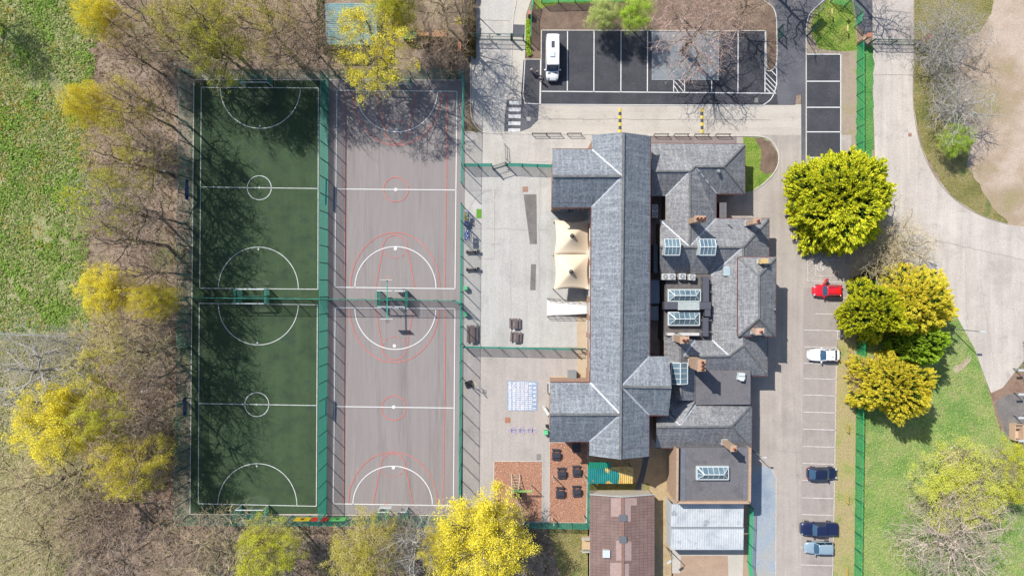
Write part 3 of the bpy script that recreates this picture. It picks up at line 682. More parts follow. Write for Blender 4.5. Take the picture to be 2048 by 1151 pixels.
strips('gutter', [((1301.5, 272, EH), (1299.5, 712, EH)), ((1298.5, 830, EH), (1298.5, 912, EH)), ((1103, 415, EH), (1183, 415, EH)), ((1182.5, 415, EH), (1180, 764, EH)), ((1099, 883, EH), (1179, 883, EH)),
                  ((1105, 297.5, EH), (1184, 298, EH)), ((1298, 830.5, EH), (1337, 830.5, EH)), ((1101, 763.5, EH), (1180, 764, EH))], GUTTER, hall, .12, .1, -.12)
for k in range(9):
    y = 17 - k * 0.0; yy = W(0, 440 + k * 35, 0)[1]
    xw = W(1181, 600, EH)[0] + .36 - .02
    window(hall, (xw - .02, yy, 2.2), 1.6, 1.6, (-1, 0)); window(hall, (xw - .02, yy, 5.9), 1.6, 1.5, (-1, 0))
for k in range(6):
    xe = W(1300, 600, EH)[0] - .34; yy = W(0, 460 + k * 40, 0)[1]
    window(hall, (xe, yy, 6.2), 1.5, 1.5, (1, 0))
for k in range(3):
    window(hall, (W(1125 + k * 22, 0, 0)[0], W(0, 414, EH)[1] + .33, 2.0), 1.1, 1.6, (0, -1)); window(hall, (W(1120 + k * 22, 0, 0)[0], W(0, 882, EH)[1] + .33, 2.0), 1.1, 1.6, (0, -1))
dm = MB(); p = W(1150, 414, EH); dm.box(p[0] - .5, p[1] + .28, 0, p[0] + .5, p[1] + .34, 2.1); dr = dm.build('door', P('blue_door', C(40, 70, 110)), hall, world=True)
hm = MB(); hm.box(p[0] + .35, p[1] + .2, 1, p[0] + .4, p[1] + .28, 1.15); hm.build('handle', GALV, dr)

# --- the older block on the east side
E0, R0 = 4.2, 6.8
old = thing('old_school_block', 'rambling single-storey slate-roofed school block with hips, valleys and tall brick chimneys', 'school building', W(1430, 590, 0))
for q in ([(1303, 288), (1490, 288), (1490, 387), (1303, 387)], [(1331, 380), (1432, 380), (1432, 500), (1331, 500)], [(1320, 438), (1538, 438), (1538, 546), (1320, 546)],
          [(1424, 520), (1480, 520), (1480, 745), (1424, 745)], [(1375, 712), (1535, 690), (1535, 751), (1375, 751)], [(1328, 674), (1395, 674), (1395, 840), (1328, 840)],
          [(1313, 808), (1503, 808), (1503, 895), (1313, 895)]):
    walls('wall', q, E0 - .02 * random.random(), WALLB, old)
walls('wall', [(1476, 515), (1551, 515), (1550, 671), (1476, 671)], 7.0, WALLB, old)
r1 = [
    # north-east wing
    [(1303, 287, E0), (1490, 288, E0), (1447, 333, R0), (1390, 333, R0), (1380, 342, R0 - .3), (1303, 342, R0 - .3)],
    [(1490, 288, E0), (1490, 387, E0), (1447, 333, R0)],
    [(1390, 333, R0), (1447, 333, R0), (1490, 387, E0), (1432, 387.5, E0)],
    [(1303, 342, R0 - .3), (1380, 342, R0 - .3), (1331, 392, E0), (1303, 392, E0)],
    # north-south link
    [(1380, 342, R0 - .3), (1379, 493, R0), (1320, 440, E0), (1331, 440, E0), (1331, 392, E0)],
    [(1380, 342, R0 - .3), (1390, 333, R0), (1432, 387.5, E0), (1432, 437, E0), (1379, 493, R0)],
    # middle wing
    [(1320, 440, E0), (1379, 493, R0), (1320, 493, R0)],
    [(1379, 493, R0), (1432, 437, E0), (1538, 437, E0), (1486, 494, R0)],
    [(1320, 493, R0), (1486, 494, R0), (1422, 551, E0), (1422, 547, E0), (1320, 547, E0)],
    [(1538, 437, E0), (1538, 520, E0), (1486, 520, R0), (1486, 494, R0)],
    # east wing, west slope
    [(1486, 494, R0), (1486, 690, R0), (1458, 711, R0 - .3), (1424, 680, E0), (1422, 551, E0)],
    # south-east
    [(1458, 711, R0 - .3), (1367, 712, R0 - .3), (1390, 680, E0 + .6), (1424, 680, E0)],
    [(1367, 712, R0 - .3), (1458, 711, R0 - .3), (1486, 690, R0), (1535, 751, E0), (1501, 751, E0), (1500, 741, E0 + .6), (1392, 741, E0 + .6)],
    [(1486, 690, R0), (1486, 668, R0), (1535, 668, E0), (1535, 751, E0)],
    [(1367, 712, R0 - .3), (1392, 741, E0 + .6), (1392, 800, E0 + .6), (1361, 800, R0), (1361, 672, R0), (1390, 680, E0 + .6)],
    [(1361, 672, R0), (1361, 800, R0), (1328, 800, E0), (1328, 673, E0)],
    # south wing
    [(1313, 853, R0 - .2), (1463, 852, R0 - .2), (1503, 808, E0), (1392, 808, E0 + .4), (1360, 850, R0 - .3)],
    [(1336, 827, E0 + .6), (1360, 850, R0 - .3), (1392, 808, E0 + .4), (1392, 798, E0 + .6), (1361, 798, R0), (1328, 798, E0)],
    [(1463, 852, R0 - .2), (1503, 895, E0), (1504, 808, E0)],
    [(1313, 853, R0 - .2), (1463, 852, R0 - .2), (1503, 895, E0), (1312, 895, E0)],
    [(1313, 853, R0 - .2), (1360, 850, R0 - .3), (1336, 827, E0 + .6), (1313, 822, E0)],
]
roof('roof', r1, SL_OLD, old)
r2 = [[(1476, 514, 7.0), (1552, 514, 7.0), (1518, 551, 9.0)], [(1552, 514, 7.0), (1551, 672, 7.0), (1518, 636, 9.0), (1518, 551, 9.0)],
      [(1551, 672, 7.0), (1476, 672, 7.0), (1518, 636, 9.0)], [(1476, 672, 7.0), (1476, 514, 7.0), (1518, 551, 9.0), (1518, 636, 9.0)]]
roof('roof', r2, SL_OLD, old, 'raised hipped slate roof')
strips('valley_flashing', [((1331, 392, E0), (1380, 342, R0 - .3)), ((1320, 440, E0), (1379, 493, R0)), ((1432, 437, E0), (1379, 493, R0)), ((1422, 551, E0), (1486, 494, R0)),
       ((1424, 680, E0), (1458, 711, R0 - .3)), ((1367, 712, R0 - .3), (1390, 680, E0 + .6)), ((1360, 850, R0 - .3), (1392, 808, E0 + .4)), ((1336, 827, E0 + .6), (1360, 850, R0 - .3))], LEAD, old, .2, .05, .03)
strips('broken_valley_flashing', [((1392 + 42 * t / 10, 335 + 53 * t / 10, R0 - 2.6 * t / 10), (1392 + 42 * (t + 1.3) / 10, 335 + 53 * (t + 1.3) / 10, R0 - 2.6 * (t + 1.3) / 10)) for t in (.3, 2.4, 4.6, 7.2, 8.5)], LEAD, old, .2, .05, .03)
strips('ridge_tiles', [((1303, 342, R0 - .3), (1380, 342, R0 - .3)), ((1380, 342, R0 - .3), (1390, 333, R0)), ((1390, 333, R0), (1447, 333, R0)), ((1447, 333, R0), (1490, 288, E0)), ((1447, 333, R0), (1490, 387, E0)),
       ((1379.5, 345, R0 - .3), (1379, 490, R0)), ((1320, 493, R0), (1486, 494, R0)), ((1486, 494, R0), (1538, 437, E0)), ((1486, 494, R0), (1486, 514, R0)),
       ((1518, 551, 9), (1518, 636, 9)), ((1476, 514, 7), (1518, 551, 9)), ((1552, 514, 7), (1518, 551, 9)), ((1476, 672, 7), (1518, 636, 9)), ((1551, 672, 7), (1518, 636, 9)),
       ((1367, 712, R0 - .3), (1458, 711, R0 - .3)), ((1458, 711, R0 - .3), (1486, 690, R0)), ((1486, 690, R0), (1535, 751, E0)), ((1361, 672, R0), (1361, 798, R0)), ((1367, 712, R0 - .3), (1392, 741, E0 + .6)),
       ((1313, 853, R0 - .2), (1463, 852, R0 - .2)), ((1463, 852, R0 - .2), (1503, 808, E0)), ((1463, 852, R0 - .2), (1503, 895, E0))], RIDGE, old, .24, .12, .04)
strips('gutter', [((1303, 286.5, E0), (1490.5, 287.5, E0)), ((1490.5, 288, E0), (1490.5, 388, E0)), ((1433, 388, E0), (1490, 388, E0)), ((1432.8, 388, E0), (1432.8, 436, E0)), ((1433, 436.3, E0), (1538, 436.5, E0)),
       ((1538.6, 437, E0), (1538.6, 514, E0)), ((1552.6, 514, 7), (1551.6, 672.6, 7)), ((1476, 672.8, 7), (1551, 672.8, 7)), ((1475.5, 514, 7), (1475.5, 672, 7)), ((1476, 513.3, 7), (1552, 513.3, 7)), ((1535.7, 673, E0), (1535.7, 751.5, E0)), ((1501, 751.8, E0), (1535, 751.8, E0)),
       ((1504.5, 808, E0), (1503.6, 895, E0)), ((1312, 895.6, E0), (1354, 895.6, E0))], GUTTER, old, .11, .1, -.12)
mb = MB(); mb.prism([W(*p, 5.0)[:2] for p in ((1392, 740), (1501, 740), (1501, 808), (1392, 809))], 0, 5.0); mb.build('flat_roof', FELT, old, world=True)
mb = MB(); mb.prism([W(*p, 4.2)[:2] for p in ((1332, 548), (1422, 548), (1423, 680), (1328, 680))], 0, 4.2); mb.build('flat_roof', FELTD, old, world=True)
mb = MB(); mb.prism([W(*p, 2.9)[:2] for p in ((1439, 405), (1453, 405), (1453, 436), (1439, 436))], 0, 2.9); mb.build('porch_roof', FELT, old, world=True)
mb = MB(); mb.prism([W(*p, 2.8)[:2] for p in ((1300, 560), (1319, 560), (1319, 606), (1300, 606))], 2.7, 2.82); mb.prism([W(*p, 2.8)[:2] for p in ((1300, 612), (1318, 612), (1318, 640), (1300, 640))], 0, 2.5); mb.prism([W(*p, 2.8)[:2] for p in ((1307, 488), (1315, 488), (1315, 545), (1307, 545))], 0, 2.9)
mb.build('courtyard_roof', P('blue_grey_sheet', C(120, 140, 160)), old, world=True)
saddle_light(old, 1329, 478, 1359, 510, 8.0, .55, 4, 'x', 1.2); saddle_light(old, 1399, 478, 1430, 510, 8.0, .55, 4, 'x', 1.2)
saddle_light(old, 1343, 725, 1375, 767, 7.4, .5, 4, 'y', 1.6)
lantern(old, 1337, 579, 1401, 602, 5.0, .7, 6); lantern(old, 1337, 624, 1399, 650, 5.0, .7, 6)
mb = MB(); p = W(1457, 542, 5.55)
mb.obox(p[0], p[1], 5.2, 5.72, 1.35, 1.25); v = mb.build('roof_window', UPVC, old, world=True)
mb = MB(); mb.obox(p[0] - .1, p[1], 5.70, 5.735, 1.05, 1.02); mb.build('pane', M('pale_sky_glass', [C(190, 214, 224)], rough=.1, famt=.05), v)
mb = MB()
for q in ((1329, 1422, 603.5, 618, 5.6), (1406, 1418, 553, 603, 5.4), (1410, 1421, 619, 632, 5.6), (1406, 1417, 635, 672, 5.3)):
    a_ = W(q[0], q[2], q[4]); b_ = W(q[1], q[3], q[4]); mb.box(a_[0], a_[1], 4.3, b_[0], b_[1], q[4])
for k in range(4): x = W(1338 + k * 16, 0, 5.6)[0]; a_ = W(0, 603.5, 5.6)[1]; b_ = W(0, 618, 5.6)[1]; mb.box(x, a_ + .02, 5.2, x + .05, b_ - .02, 5.63)
dct = mb.build('ventilation_duct', P('grey_duct', C(108, 108, 118), .4, .2), old, world=True)
mb = MB(); a_ = W(1356, 603.5, 5.7); b_ = W(1399, 619.5, 5.7); mb.box(a_[0], a_[1], 5.5, b_[0], b_[1], 5.7); mb.build('duct_cover', M('pale_cover', [C(178, 190, 190), C(200, 208, 206)], s=1), dct)
mb = MB()
for y in (565, 583, 640, 663): a_ = W(1402, y, 4.9); b_ = W(1424, y, 4.9); mb.beam(a_, b_, .09, .09)
mb.build('duct_bracket', GALV, dct)
chimney(old, (0, 0), (1401, 437.5), 6, 10.2, 1.35, .72, 3); chimney(old, (0, 0), (1515, 442), 5, 8.6, .95, .66, 1)
chimney(old, (0, 0), (1530, 522), 7.6, 9.2, .95, .6, 0, mat=M('yellow_brick', [C(212, 180, 120), C(226, 196, 140)], s=3, famt=.2)); chimney(old, (0, 0), (1521, 663), 7.4, 9.8, 1.0, .8, 1, mat=M('pale_brick', [C(206, 172, 150), C(222, 192, 172)], s=3, famt=.2))
chimney(old, (0, 0), (1370, 680), 5.6, 10.2, 1.05, .85, 2); chimney(old, (0, 0), (1404, 731), 6.0, 11.2, .95, 1.45, 3, potdir=R(90))
def soil_pipe(px, py, z0, h, r=.09):
    p = W(px, py, z0); mb = MB(); mb.cyl((p[0], p[1], z0 - .4), (p[0], p[1], z0 + h), r, r, 10); mb.cyl((p[0], p[1], z0 + h - .08), (p[0], p[1], z0 + h + .05), r * 1.7, r * 1.2, 10)
    mb.build('soil_vent_pipe', GALV, old, world=True)
soil_pipe(1434, 344, 6.0, .9, .16); soil_pipe(1457, 449, 5.0, .8); soil_pipe(1547, 618, 7.2, .5)
p = W(1482, 752, 5.3); mb = MB(); mb.obox(p[0], p[1] + .3, 4.9, 5.7, .9, .45, R(-4)); mb.obox(p[0] - .02, p[1] - .25, 4.9, 5.55, 1.05, .55, R(-10)); mb.cyl((p[0] - .2, p[1] - .4, 5.5), (p[0] + .3, p[1] - .45, 5.75), .25, .2, 10)
mb.build('roof_cowl', UPVC, old, world=True)
for i in range(3): window(old, (W(1551, 540 + i * 40, 7)[0] - .34, W(0, 545 + i * 42, 0)[1], 4.6), 1.4, 1.5, (1, 0)); window(old, (W(1551, 540 + i * 40, 7)[0] - .34, W(0, 545 + i * 42, 0)[1], 1.8), 1.4, 1.5, (1, 0))
for i in range(3): window(old, (W(1490, 310 + i * 25, E0)[0] - .33, W(0, 312 + i * 26, 0)[1], 2.1), 1.2, 1.3, (1, 0))

# air conditioning units
def ac_unit(name_parent_label, px, py, z, ang, fans=1, group='air conditioning units on the plant roof'):
    t = thing('air_conditioner', name_parent_label, 'air conditioner', W(px, py, z), ang, group)
    n = fans; L = .95 * n
    mb = MB(); mb.obox(0, 0, -.9 if z > 4 else -z + .1, 0, L, .85); mb.build('casing', P('white_casing', C(226, 224, 222), .4), t)
    for i in range(n):
        x = (i - (n - 1) / 2) * .92; fm = MB(); fm.cyl((x, 0, 0), (x, 0, .05), .36, .36, 20)
        fo = fm.build('fan_guard', P('grey_fan', C(130, 130, 136)), t)
        hb = MB(); hb.cyl((x, 0, .05), (x, 0, .08), .11, .11, 12); hb.build('fan_hub', UPVC, fo)
        rg = MB()
        for rr in (.2, .28, .35):
            for k in range(16):
                a1, a2 = 2 * PI * k / 16, 2 * PI * (k + 1) / 16; rg.beam((x + rr * math.cos(a1), rr * math.sin(a1), .07), (x + rr * math.cos(a2), rr * math.sin(a2), .07), .02, .02)
        rg.build('fan_grille', UPVC, fo)
    return t
ac_unit('white twin-fan air conditioner, leftmost in the row above the lantern rooflights', 1337.5, 553, 5.2, 0, 2)
ac_unit('white air conditioner, third fan from the left in the roof row above the lanterns', 1365, 552.5, 5.2, 0)
ac_unit('white air conditioner at the right end of the roof row above the lanterns', 1384, 554, 5.2, R(-4))
ac_unit('twin-fan air conditioner in the shadow beside the east eave of the hall', 1310, 422, 2.6, R(90), 2, 'air conditioner by the hall')
for (x, w_, lab) in ((1342, 1.0, 'small white plant box seen edge on, left of the pair below the lower lantern'), (1371, 1.4, 'white plant box seen edge on, middle of the three below the lower lantern'), (1390, 1.2, 'white plant box seen edge on, right of the three below the lower lantern')):
    t = thing('plant_box', lab, 'air conditioner', W(x, 668, 5.6), 0, 'white plant boxes under the lower lantern')
    mb = MB(); mb.obox(0, 0, -1.2, 0, w_, .38); mb.build('casing', P('white_casing', C(226, 224, 222), .4), t)
    mb = MB(); mb.obox(0, -.21, -1.0, -.2, w_ * .7, .04); mb.build('grille', BLACK, t)

# --- flat-roofed brick annexe
ann = thing('flat_roof_annexe', 'flat grey felt roofed annexe with orange brick parapet and central glazed lantern', 'building', W(1425, 950, 0))
mb = MB(); o = [W(*p, 5.6)[:2] for p in ((1355, 896), (1500, 895), (1499, 1004), (1354, 1004))]; mb.prism(o, 0, 5.2); mb.build('flat_roof', [FELT], ann, world=True)
mb = MB()
q = [Vector(x) for x in o]
for i in (1, 2, 3):
    a_, b_ = q[i], q[(i + 1) % 4]; mb.beam((a_.x, a_.y, 2.85), (b_.x, b_.y, 2.85), .32, 5.7)
mb.build('parapet_wall', BRICK, ann, world=True)
mb = MB()
for i in (3,):
    a_, b_ = q[i], q[(i + 1) % 4]; mb.beam((a_.x + .35, a_.y, 5.3), (b_.x + .35, b_.y, 5.3), .12, .3)
mb.build('gutter_edge', BLACK, ann, world=True)
FK = M('blue_felt', [C(112, 116, 128), C(126, 130, 140)], s=1)
mb = MB(); a_ = W(1487, 898, 5.3); b_ = W(1498, 1000, 5.3); mb.box(a_[0], a_[1], 5.15, b_[0] - .25, b_[1], 5.26); mb.build('felt_kerb', FK, ann, world=True)
mb = MB(); a_ = W(1359, 898, 5.3); b_ = W(1371, 1000, 5.3); mb.box(a_[0], a_[1], 5.15, b_[0], b_[1], 5.25)
mb.build('felt_kerb', FK, ann, world=True)
lantern(ann, 1394, 933, 1457, 958, 5.7, .75, 6)
chimney(ann, (0, 0), (1468, 897), 5, 9.2, .72, .72, 1)
for i in range(2): window(ann, (W(1499, 0, 5.6)[0] + .14, W(0, 930 + 35 * i, 0)[1], 2.4), 1.5, 1.5, (1, 0))

# --- white veranda roofs
for (y0, y1, zz, lab) in ((1006, 1053, 3.3, 'white corrugated veranda roof directly below the brick parapet'), (1055, 1098, 3.1, 'white corrugated veranda roof nearest the garden slabs')):
    t = thing('veranda', lab, 'canopy', W(1415, (y0 + y1) / 2, 0), 0, 'white veranda roofs')
    mb = MB(); a_ = W(1343, y0, zz); b_ = W(1487, y1, zz); n = 60
    v = []; 
    for i in range(n + 1):
        x = a_[0] + (b_[0] - a_[0]) * i / n; zz2 = .03 * (i % 2)
        v += [(x, a_[1], zz + .15 + zz2), (x, b_[1], zz - .1 + zz2)]
    mb.add(v, [(2 * i, 2 * i + 1, 2 * i + 3, 2 * i + 2) for i in range(n)])
    o = mb.build('roof_sheet', M('milky_plastic_sheet', [C(190, 198, 204), C(216, 222, 226), C(232, 234, 236)], s=.45, fine=3, famt=.1, rough=.5, stains=[(.7, .58, .7, C(166, 172, 178))]), t, world=True)
    md = o.modifiers.new('thickness', 'SOLIDIFY'); md.thickness = .05
    mb = MB()
    for x in (0, .33, .66, 1):
        X = a_[0] + (b_[0] - a_[0]) * x; X = min(max(X, a_[0] + .1), b_[0] - .1); mb.beam((X, b_[1] + .1, 0), (X, b_[1] + .1, zz - .16), .1, .1)
    mb.build('post', DGREEN, t, world=True)
    mb = MB(); mb.beam((a_[0], b_[1], zz - .12), (b_[0], b_[1], zz - .12), .12, .14); mb.beam((a_[0], a_[1], zz + .2), (b_[0], a_[1], zz + .2), .1, .1); mb.build('gutter', P('pale_gutter', C(196, 204, 210)), t, world=True)
    mb = MB(); mb.beam((a_[0] - .02, a_[1], zz * .5), (a_[0] - .02, b_[1], zz * .5), .08, zz - .2); mb.build('side_panel', M('white_side_panel', [C(214, 220, 224)], famt=.06), t, world=True)

# --- brown mobile classroom
mc = thing('mobile_classroom', 'long brown tile-effect metal roofed classroom hut with pale fascia', 'classroom hut', W(1244, 1100, 0))
tile = None
m, nt, b = base_mat('brown_metal_tile'); uv = nt.nodes.new('ShaderNodeTexCoord').outputs['UV']; ob = nt.nodes.new('ShaderNodeTexCoord').outputs['Object']
br = nt.nodes.new('ShaderNodeTexBrick'); nt.links.new(uv, br.inputs[0]); br.offset = 0; br.inputs['Scale'].default_value = 1; br.inputs['Brick Width'].default_value = .42; br.inputs['Row Height'].default_value = .62
br.inputs['Mortar Size'].default_value = .022; br.inputs['Mortar Smooth'].default_value = .5
br.inputs['Color1'].default_value = C(138, 112, 104); br.inputs['Color2'].default_value = C(148, 120, 112); br.inputs['Mortar'].default_value = C(88, 66, 62)
c_ = mix(nt, br.outputs['Color'], C(170, 146, 136), maprange(nt, noise(nt, ob, .5, 6, .7), .5, .75, 0, .6))
nt.links.new(c_, b.inputs['Base Color']); b.inputs['Roughness'].default_value = .55; BT = m
walls('wall', [(1180, 989), (1309, 989), (1309, 1300), (1180, 1300)], 3.0, RENDER, mc, inset=.22)
roof('roof', [[(1180, 988, 3.1), (1246, 993, 4.1), (1246, 1320, 4.1), (1180, 1320, 3.1)], [(1246, 993, 4.1), (1309, 988, 3.1), (1309, 1320, 3.1), (1246, 1320, 4.1)]], BT, mc)
strips('ridge_cap', [((1246, 993, 4.1), (1246, 1320, 4.1))], M('brown_ridge_cap', [C(142, 108, 98), C(160, 124, 112)], s=2), mc, .36, .08, .04)
mb = MB(); gable(mb, (1182, 991, 3.1), (1307, 991, 3.1), (1246, 996, 4.1), .1); mb.build('gable_wall', UPVC, mc, world=True)
strips('fascia', [((1180, 987.5, 3.0), (1246, 992.5, 4.0)), ((1309, 987.5, 3.0), (1246, 992.5, 4.0))], UPVC, mc, .06, .3, 0)
mb = MB(); p = W(1212, 1105, 3.7); mb.obox(p[0], p[1], 3.4, 4.0, .95, .95); mb.obox(p[0], p[1], 4.0, 4.08, 1.05, 1.05); mb.build('roof_hatch', UPVC, mc, world=True)
mb = MB()
for y in (1035, 1078): p = W(1246, y, 4.15); mb.obox(p[0], p[1], 4.0, 4.22, 1.05, .9)
mb.build('ridge_vent', P('grey_patch', C(116, 122, 130)), mc, world=True)
mb = MB()
for (x0, x1, y0, y1) in ((1222, 1242, 995, 1032), (1248, 1262, 995, 1042), (1262, 1274, 995, 1010), (1232, 1243, 1080, 1120), (1249, 1263, 1082, 1120), (1220, 1243, 1124, 1200), (1249, 1258, 1126, 1200)):
    q = []
    for (x, y) in ((x0, y0), (x1, y0), (x1, y1), (x0, y1)):
        z = 4.1 - abs(x - 1246) / 66.0 + .02; q.append(W(x, y, z))
    mb = MB(); mb.poly(q)
    mb.build('replaced_tiles', M('pale_brown_tiles', [C(176, 150, 144), C(190, 164, 156)], s=2, fine=5, famt=.12), mc, world=True)
for i in range(3): window(mc, (W(1309, 0, 3)[0] - .2, W(0, 1020 + 35 * i, 0)[1], 1.7), 1.5, 1.0, (1, 0))
# wooden steps and rails at the hut
st = thing('entrance_deck', 'small timber entrance deck with white handrails on the left side of the brown hut', 'steps', W(1172, 1085, 0))
mb = MB(); a_ = W(1164, 1073, .5); b_ = W(1180, 1098, .5); mb.box(a_[0], a_[1], 0, b_[0], b_[1], .5); mb.build('deck', M('timber_deck', [C(206, 176, 136), C(220, 192, 154)], s=2, famt=.12), st, world=True)
for y in (1073, 1098):
    mb = MB(); a_ = W(1163, y, .5); b_ = W(1180, y, .5); mb.beam((a_[0], a_[1], 1.5), (b_[0], b_[1], 1.5), .08, .06); mb.beam((a_[0], a_[1], 1.0), (b_[0], b_[1], 1.0), .05)
    for k in range(5): x = a_[0] + (b_[0] - a_[0]) * k / 4; mb.beam((x, a_[1], .5), (x, a_[1], 1.5), .05)
    mb.build('handrail', UPVC, st, world=True)

# --- green corrugated play shelter
gs = thing('play_shelter', 'teal corrugated shelter roof with orange and yellow painted mural', 'shelter', W(1220, 947, 0))
a_ = W(1177, 932, 2.7); b_ = W(1266, 966, 2.7); n = 44; v = []
for i in range(n + 1):
    x = a_[0] + (b_[0] - a_[0]) * i / n; z = 2.72 + (.07 if i % 2 else 0); v += [(x, a_[1], z + .2), (x, b_[1], z)]
mb = MB(); mb.add(v, [(2 * i, 2 * i + 1, 2 * i + 3, 2 * i + 2) for i in range(n)])
m, nt, b = base_mat('painted_corrugated_sheet'); ob = nt.nodes.new('ShaderNodeTexCoord').outputs['Object']
c_ = ramp(nt, noise(nt, ob, .8, 2, .4), [C(20, 130, 128), C(34, 150, 146)])
msk = maprange(nt, noise(nt, mapping(nt, ob, (1, .55, 1)), .38, 3, .5), .46, .48, 0, 1)
c_ = mix(nt, c_, ramp(nt, noise(nt, ob, 1.6, 5, .7), [C(196, 110, 60), C(232, 186, 90), C(238, 214, 130), C(206, 140, 90)]), msk)
nt.links.new(c_, b.inputs['Base Color']); b.inputs['Roughness'].default_value = .5
o = mb.build('roof_sheet', m, gs, world=True); o.modifiers.new('t', 'SOLIDIFY').thickness = .04
mb = MB(); a2 = W(1177, 925, 3.1); v = []
for i in range(25): x = a_[0] + (W(1222, 0, 2.7)[0] - a_[0]) * i / 24; z = 2.8 + (.07 if i % 2 else 0); v += [(x, a2[1] + .1, z + .35), (x, a_[1] - .25, z + .12)]
mb.add(v, [(2 * i, 2 * i + 1, 2 * i + 3, 2 * i + 2) for i in range(24)])
o = mb.build('upper_sheet', P('bright_teal_sheet', C(24, 150, 120), .5), gs, world=True); o.modifiers.new('t', 'SOLIDIFY').thickness = .04
mb = MB()
for x in (a_[0] + .2, (a_[0] + b_[0]) / 2, b_[0] - .2):
    for y in (a_[1] - .2, b_[1] + .2): mb.beam((x, y, 0), (x, y, 2.7), .1, .1)
mb.beam((a_[0], b_[1] + .05, 2.62), (b_[0], b_[1] + .05, 2.62), .08, .14)
mb.build('frame', P('teal_frame', C(26, 128, 110)), gs, world=True)

# --- cream tensile canopy
tc_ = thing('tensile_canopy', 'cream double-peaked fabric canopy against the hall wall', 'canopy', W(1143, 510, 0))
CREAM = M('cream_fabric', [C(250, 230, 200), C(255, 238, 212)], s=.5, famt=.03, rough=.7)
for (yc, y0, y1, xo) in ((471, 439, 508, 0), (543, 508, 579, -2)):
    n = 24; v = []; zc, ze = 5.2, 3.2
    pk_ = Vector((1144 + xo, yc + 0))
    for j in range(n + 1):
        for i in range(n + 1):
            u, t_ = i / n, j / n
            # square to outline with scalloped sides
            x = 1109 + xo * .5 + (71 + xo * 0) * u; y = y0 + (y1 - y0) * t_
            x += math.sin(PI * t_) * (3.5 if u < .5 else -3.5) * abs(2 * u - 1)
            y += math.sin(PI * u) * ((3.5 if yc < 500 else 0) if t_ < .5 else (-3.0 if yc > 500 else 0)) * abs(2 * t_ - 1)
            r = max(abs(2 * u - 1), abs(2 * t_ - 1)); r2 = math.hypot(2 * u - 1, 2 * t_ - 1)
            z = ze + (zc - ze) * max(0, 1 - .5 * (r + r2 / 1.414)) ** 1.6 - .25 * (1 - abs(2 * (u - .5))) * (r > .99)
            if r > .9: z += .15 * (r2 > 1.3)
            v.append(W(x, y, z))
    mb = MB(); mb.add(v, [(j * (n + 1) + i, j * (n + 1) + i + 1, (j + 1) * (n + 1) + i + 1, (j + 1) * (n + 1) + i) for j in range(n) for i in range(n)])
    o = mb.build('fabric_panel', CREAM, tc_, world=True, smooth=True); o.modifiers.new('t', 'SOLIDIFY').thickness = .02
    mb = MB(); p = W(1144.5 + xo, yc, 5.3); mb.cyl((p[0], p[1], 5.05), (p[0], p[1], 5.35), .32, .2, 14); mb.sphere((p[0], p[1], 5.35), .2, 10); mb.build('peak_cap', P('grey_cap', C(90, 96, 96)), tc_, world=True, smooth=True)
mb = MB()
for (x, y) in ((1110, 441), (1109, 508), (1108, 577), (1178, 441), (1178, 508), (1175, 577)): p = W(x, y, 3.1); mb.cyl((p[0], p[1], 0), (p[0], p[1], 3.15), .07, .07, 10)
mb.build('post', GALV, tc_, world=True)
# --- white access ramp
rp = thing('access_ramp', 'bright white concrete ramp with black handrails leading to the hall', 'ramp', W(1135, 616, 0))
mb = MB(); A = [W(1094, 600, .05), W(1178, 605, 1.0), W(1178, 628, 1.0), W(1094, 630, .05)]
mb.add([(p[0], p[1], 0) for p in A] + [tuple(p) for p in A], [(0, 1, 2, 3), (4, 5, 6, 7), (0, 1, 5, 4), (1, 2, 6, 5), (2, 3, 7, 6), (3, 0, 4, 7)])
mb.build('ramp_deck', M('white_concrete', [C(246, 238, 230), C(255, 250, 244)], s=1, famt=.04), rp, world=True)
for (s_, y0, y1) in ((-1, 596, 603), (1, 632, 626)):
    mb = MB(); a1 = Vector(W(1094, y0, 0)); a2_ = Vector(W(1178, y1, 0))
    for zz in (.25, .65, 1.05): mb.beam(a1 + Vector((0, 0, zz)), a2_ + Vector((0, 0, zz + .9)), .05)
    for k in range(8): p = a1.lerp(a2_, k / 7); mb.beam(p, p + Vector((0, 0, 1.05 + .9 * k / 7)), .05)
    mb.build('handrail', BLACK, rp, world=True)
bx = thing('grey_cabinet', 'low ribbed grey cabinet standing by the lower left wing wall', 'cabinet', W(1143, 747, 0))
mb = MB(); mb.obox(0, 0, 0, 1.1, 1.2, 1.15); mb.obox(0, 0, 1.1, 1.15, 1.26, 1.2); 
for k in range(6): mb.obox(-.5 + k * .2, 0, 1.15, 1.18, .05, 1.15)
mb.build('casing', P('grey_casing', C(150, 156, 160)), bx); mb = MB(); mb.obox(0, -.7, 0, .25, 2.6, .3); mb.build('base_slab', RENDER, bx)
# --- pale slab let into the dark car park
sheet('concrete_slab', [(1304, 64), (1437, 64), (1437, 160), (1303, 160)], M('blue_grey_slab', [C(126, 134, 142), C(142, 150, 156), C(132, 136, 142)], s=.35, fine=5, famt=.12, rough=.7, stains=[(.8, .6, .75, C(166, 174, 178))]), 22)
kerb('slab_edge', [(1304, 64), (1304, 160), (1437, 160), (1437, 64)], .07, .095, M('pale_slab_edge', [C(190, 196, 200)]))
for (x, y) in ((1347, 72), (1347, 86), (1347, 143), (1421, 70), (1421, 85), (1421, 103), (1421, 116), (1421, 142)):
    mb = MB(); p = W(x, y, 0); mb.obox(p[0], p[1], .09, .10, .18, .18, .3); struct('surface_stud', mb, WHITE)
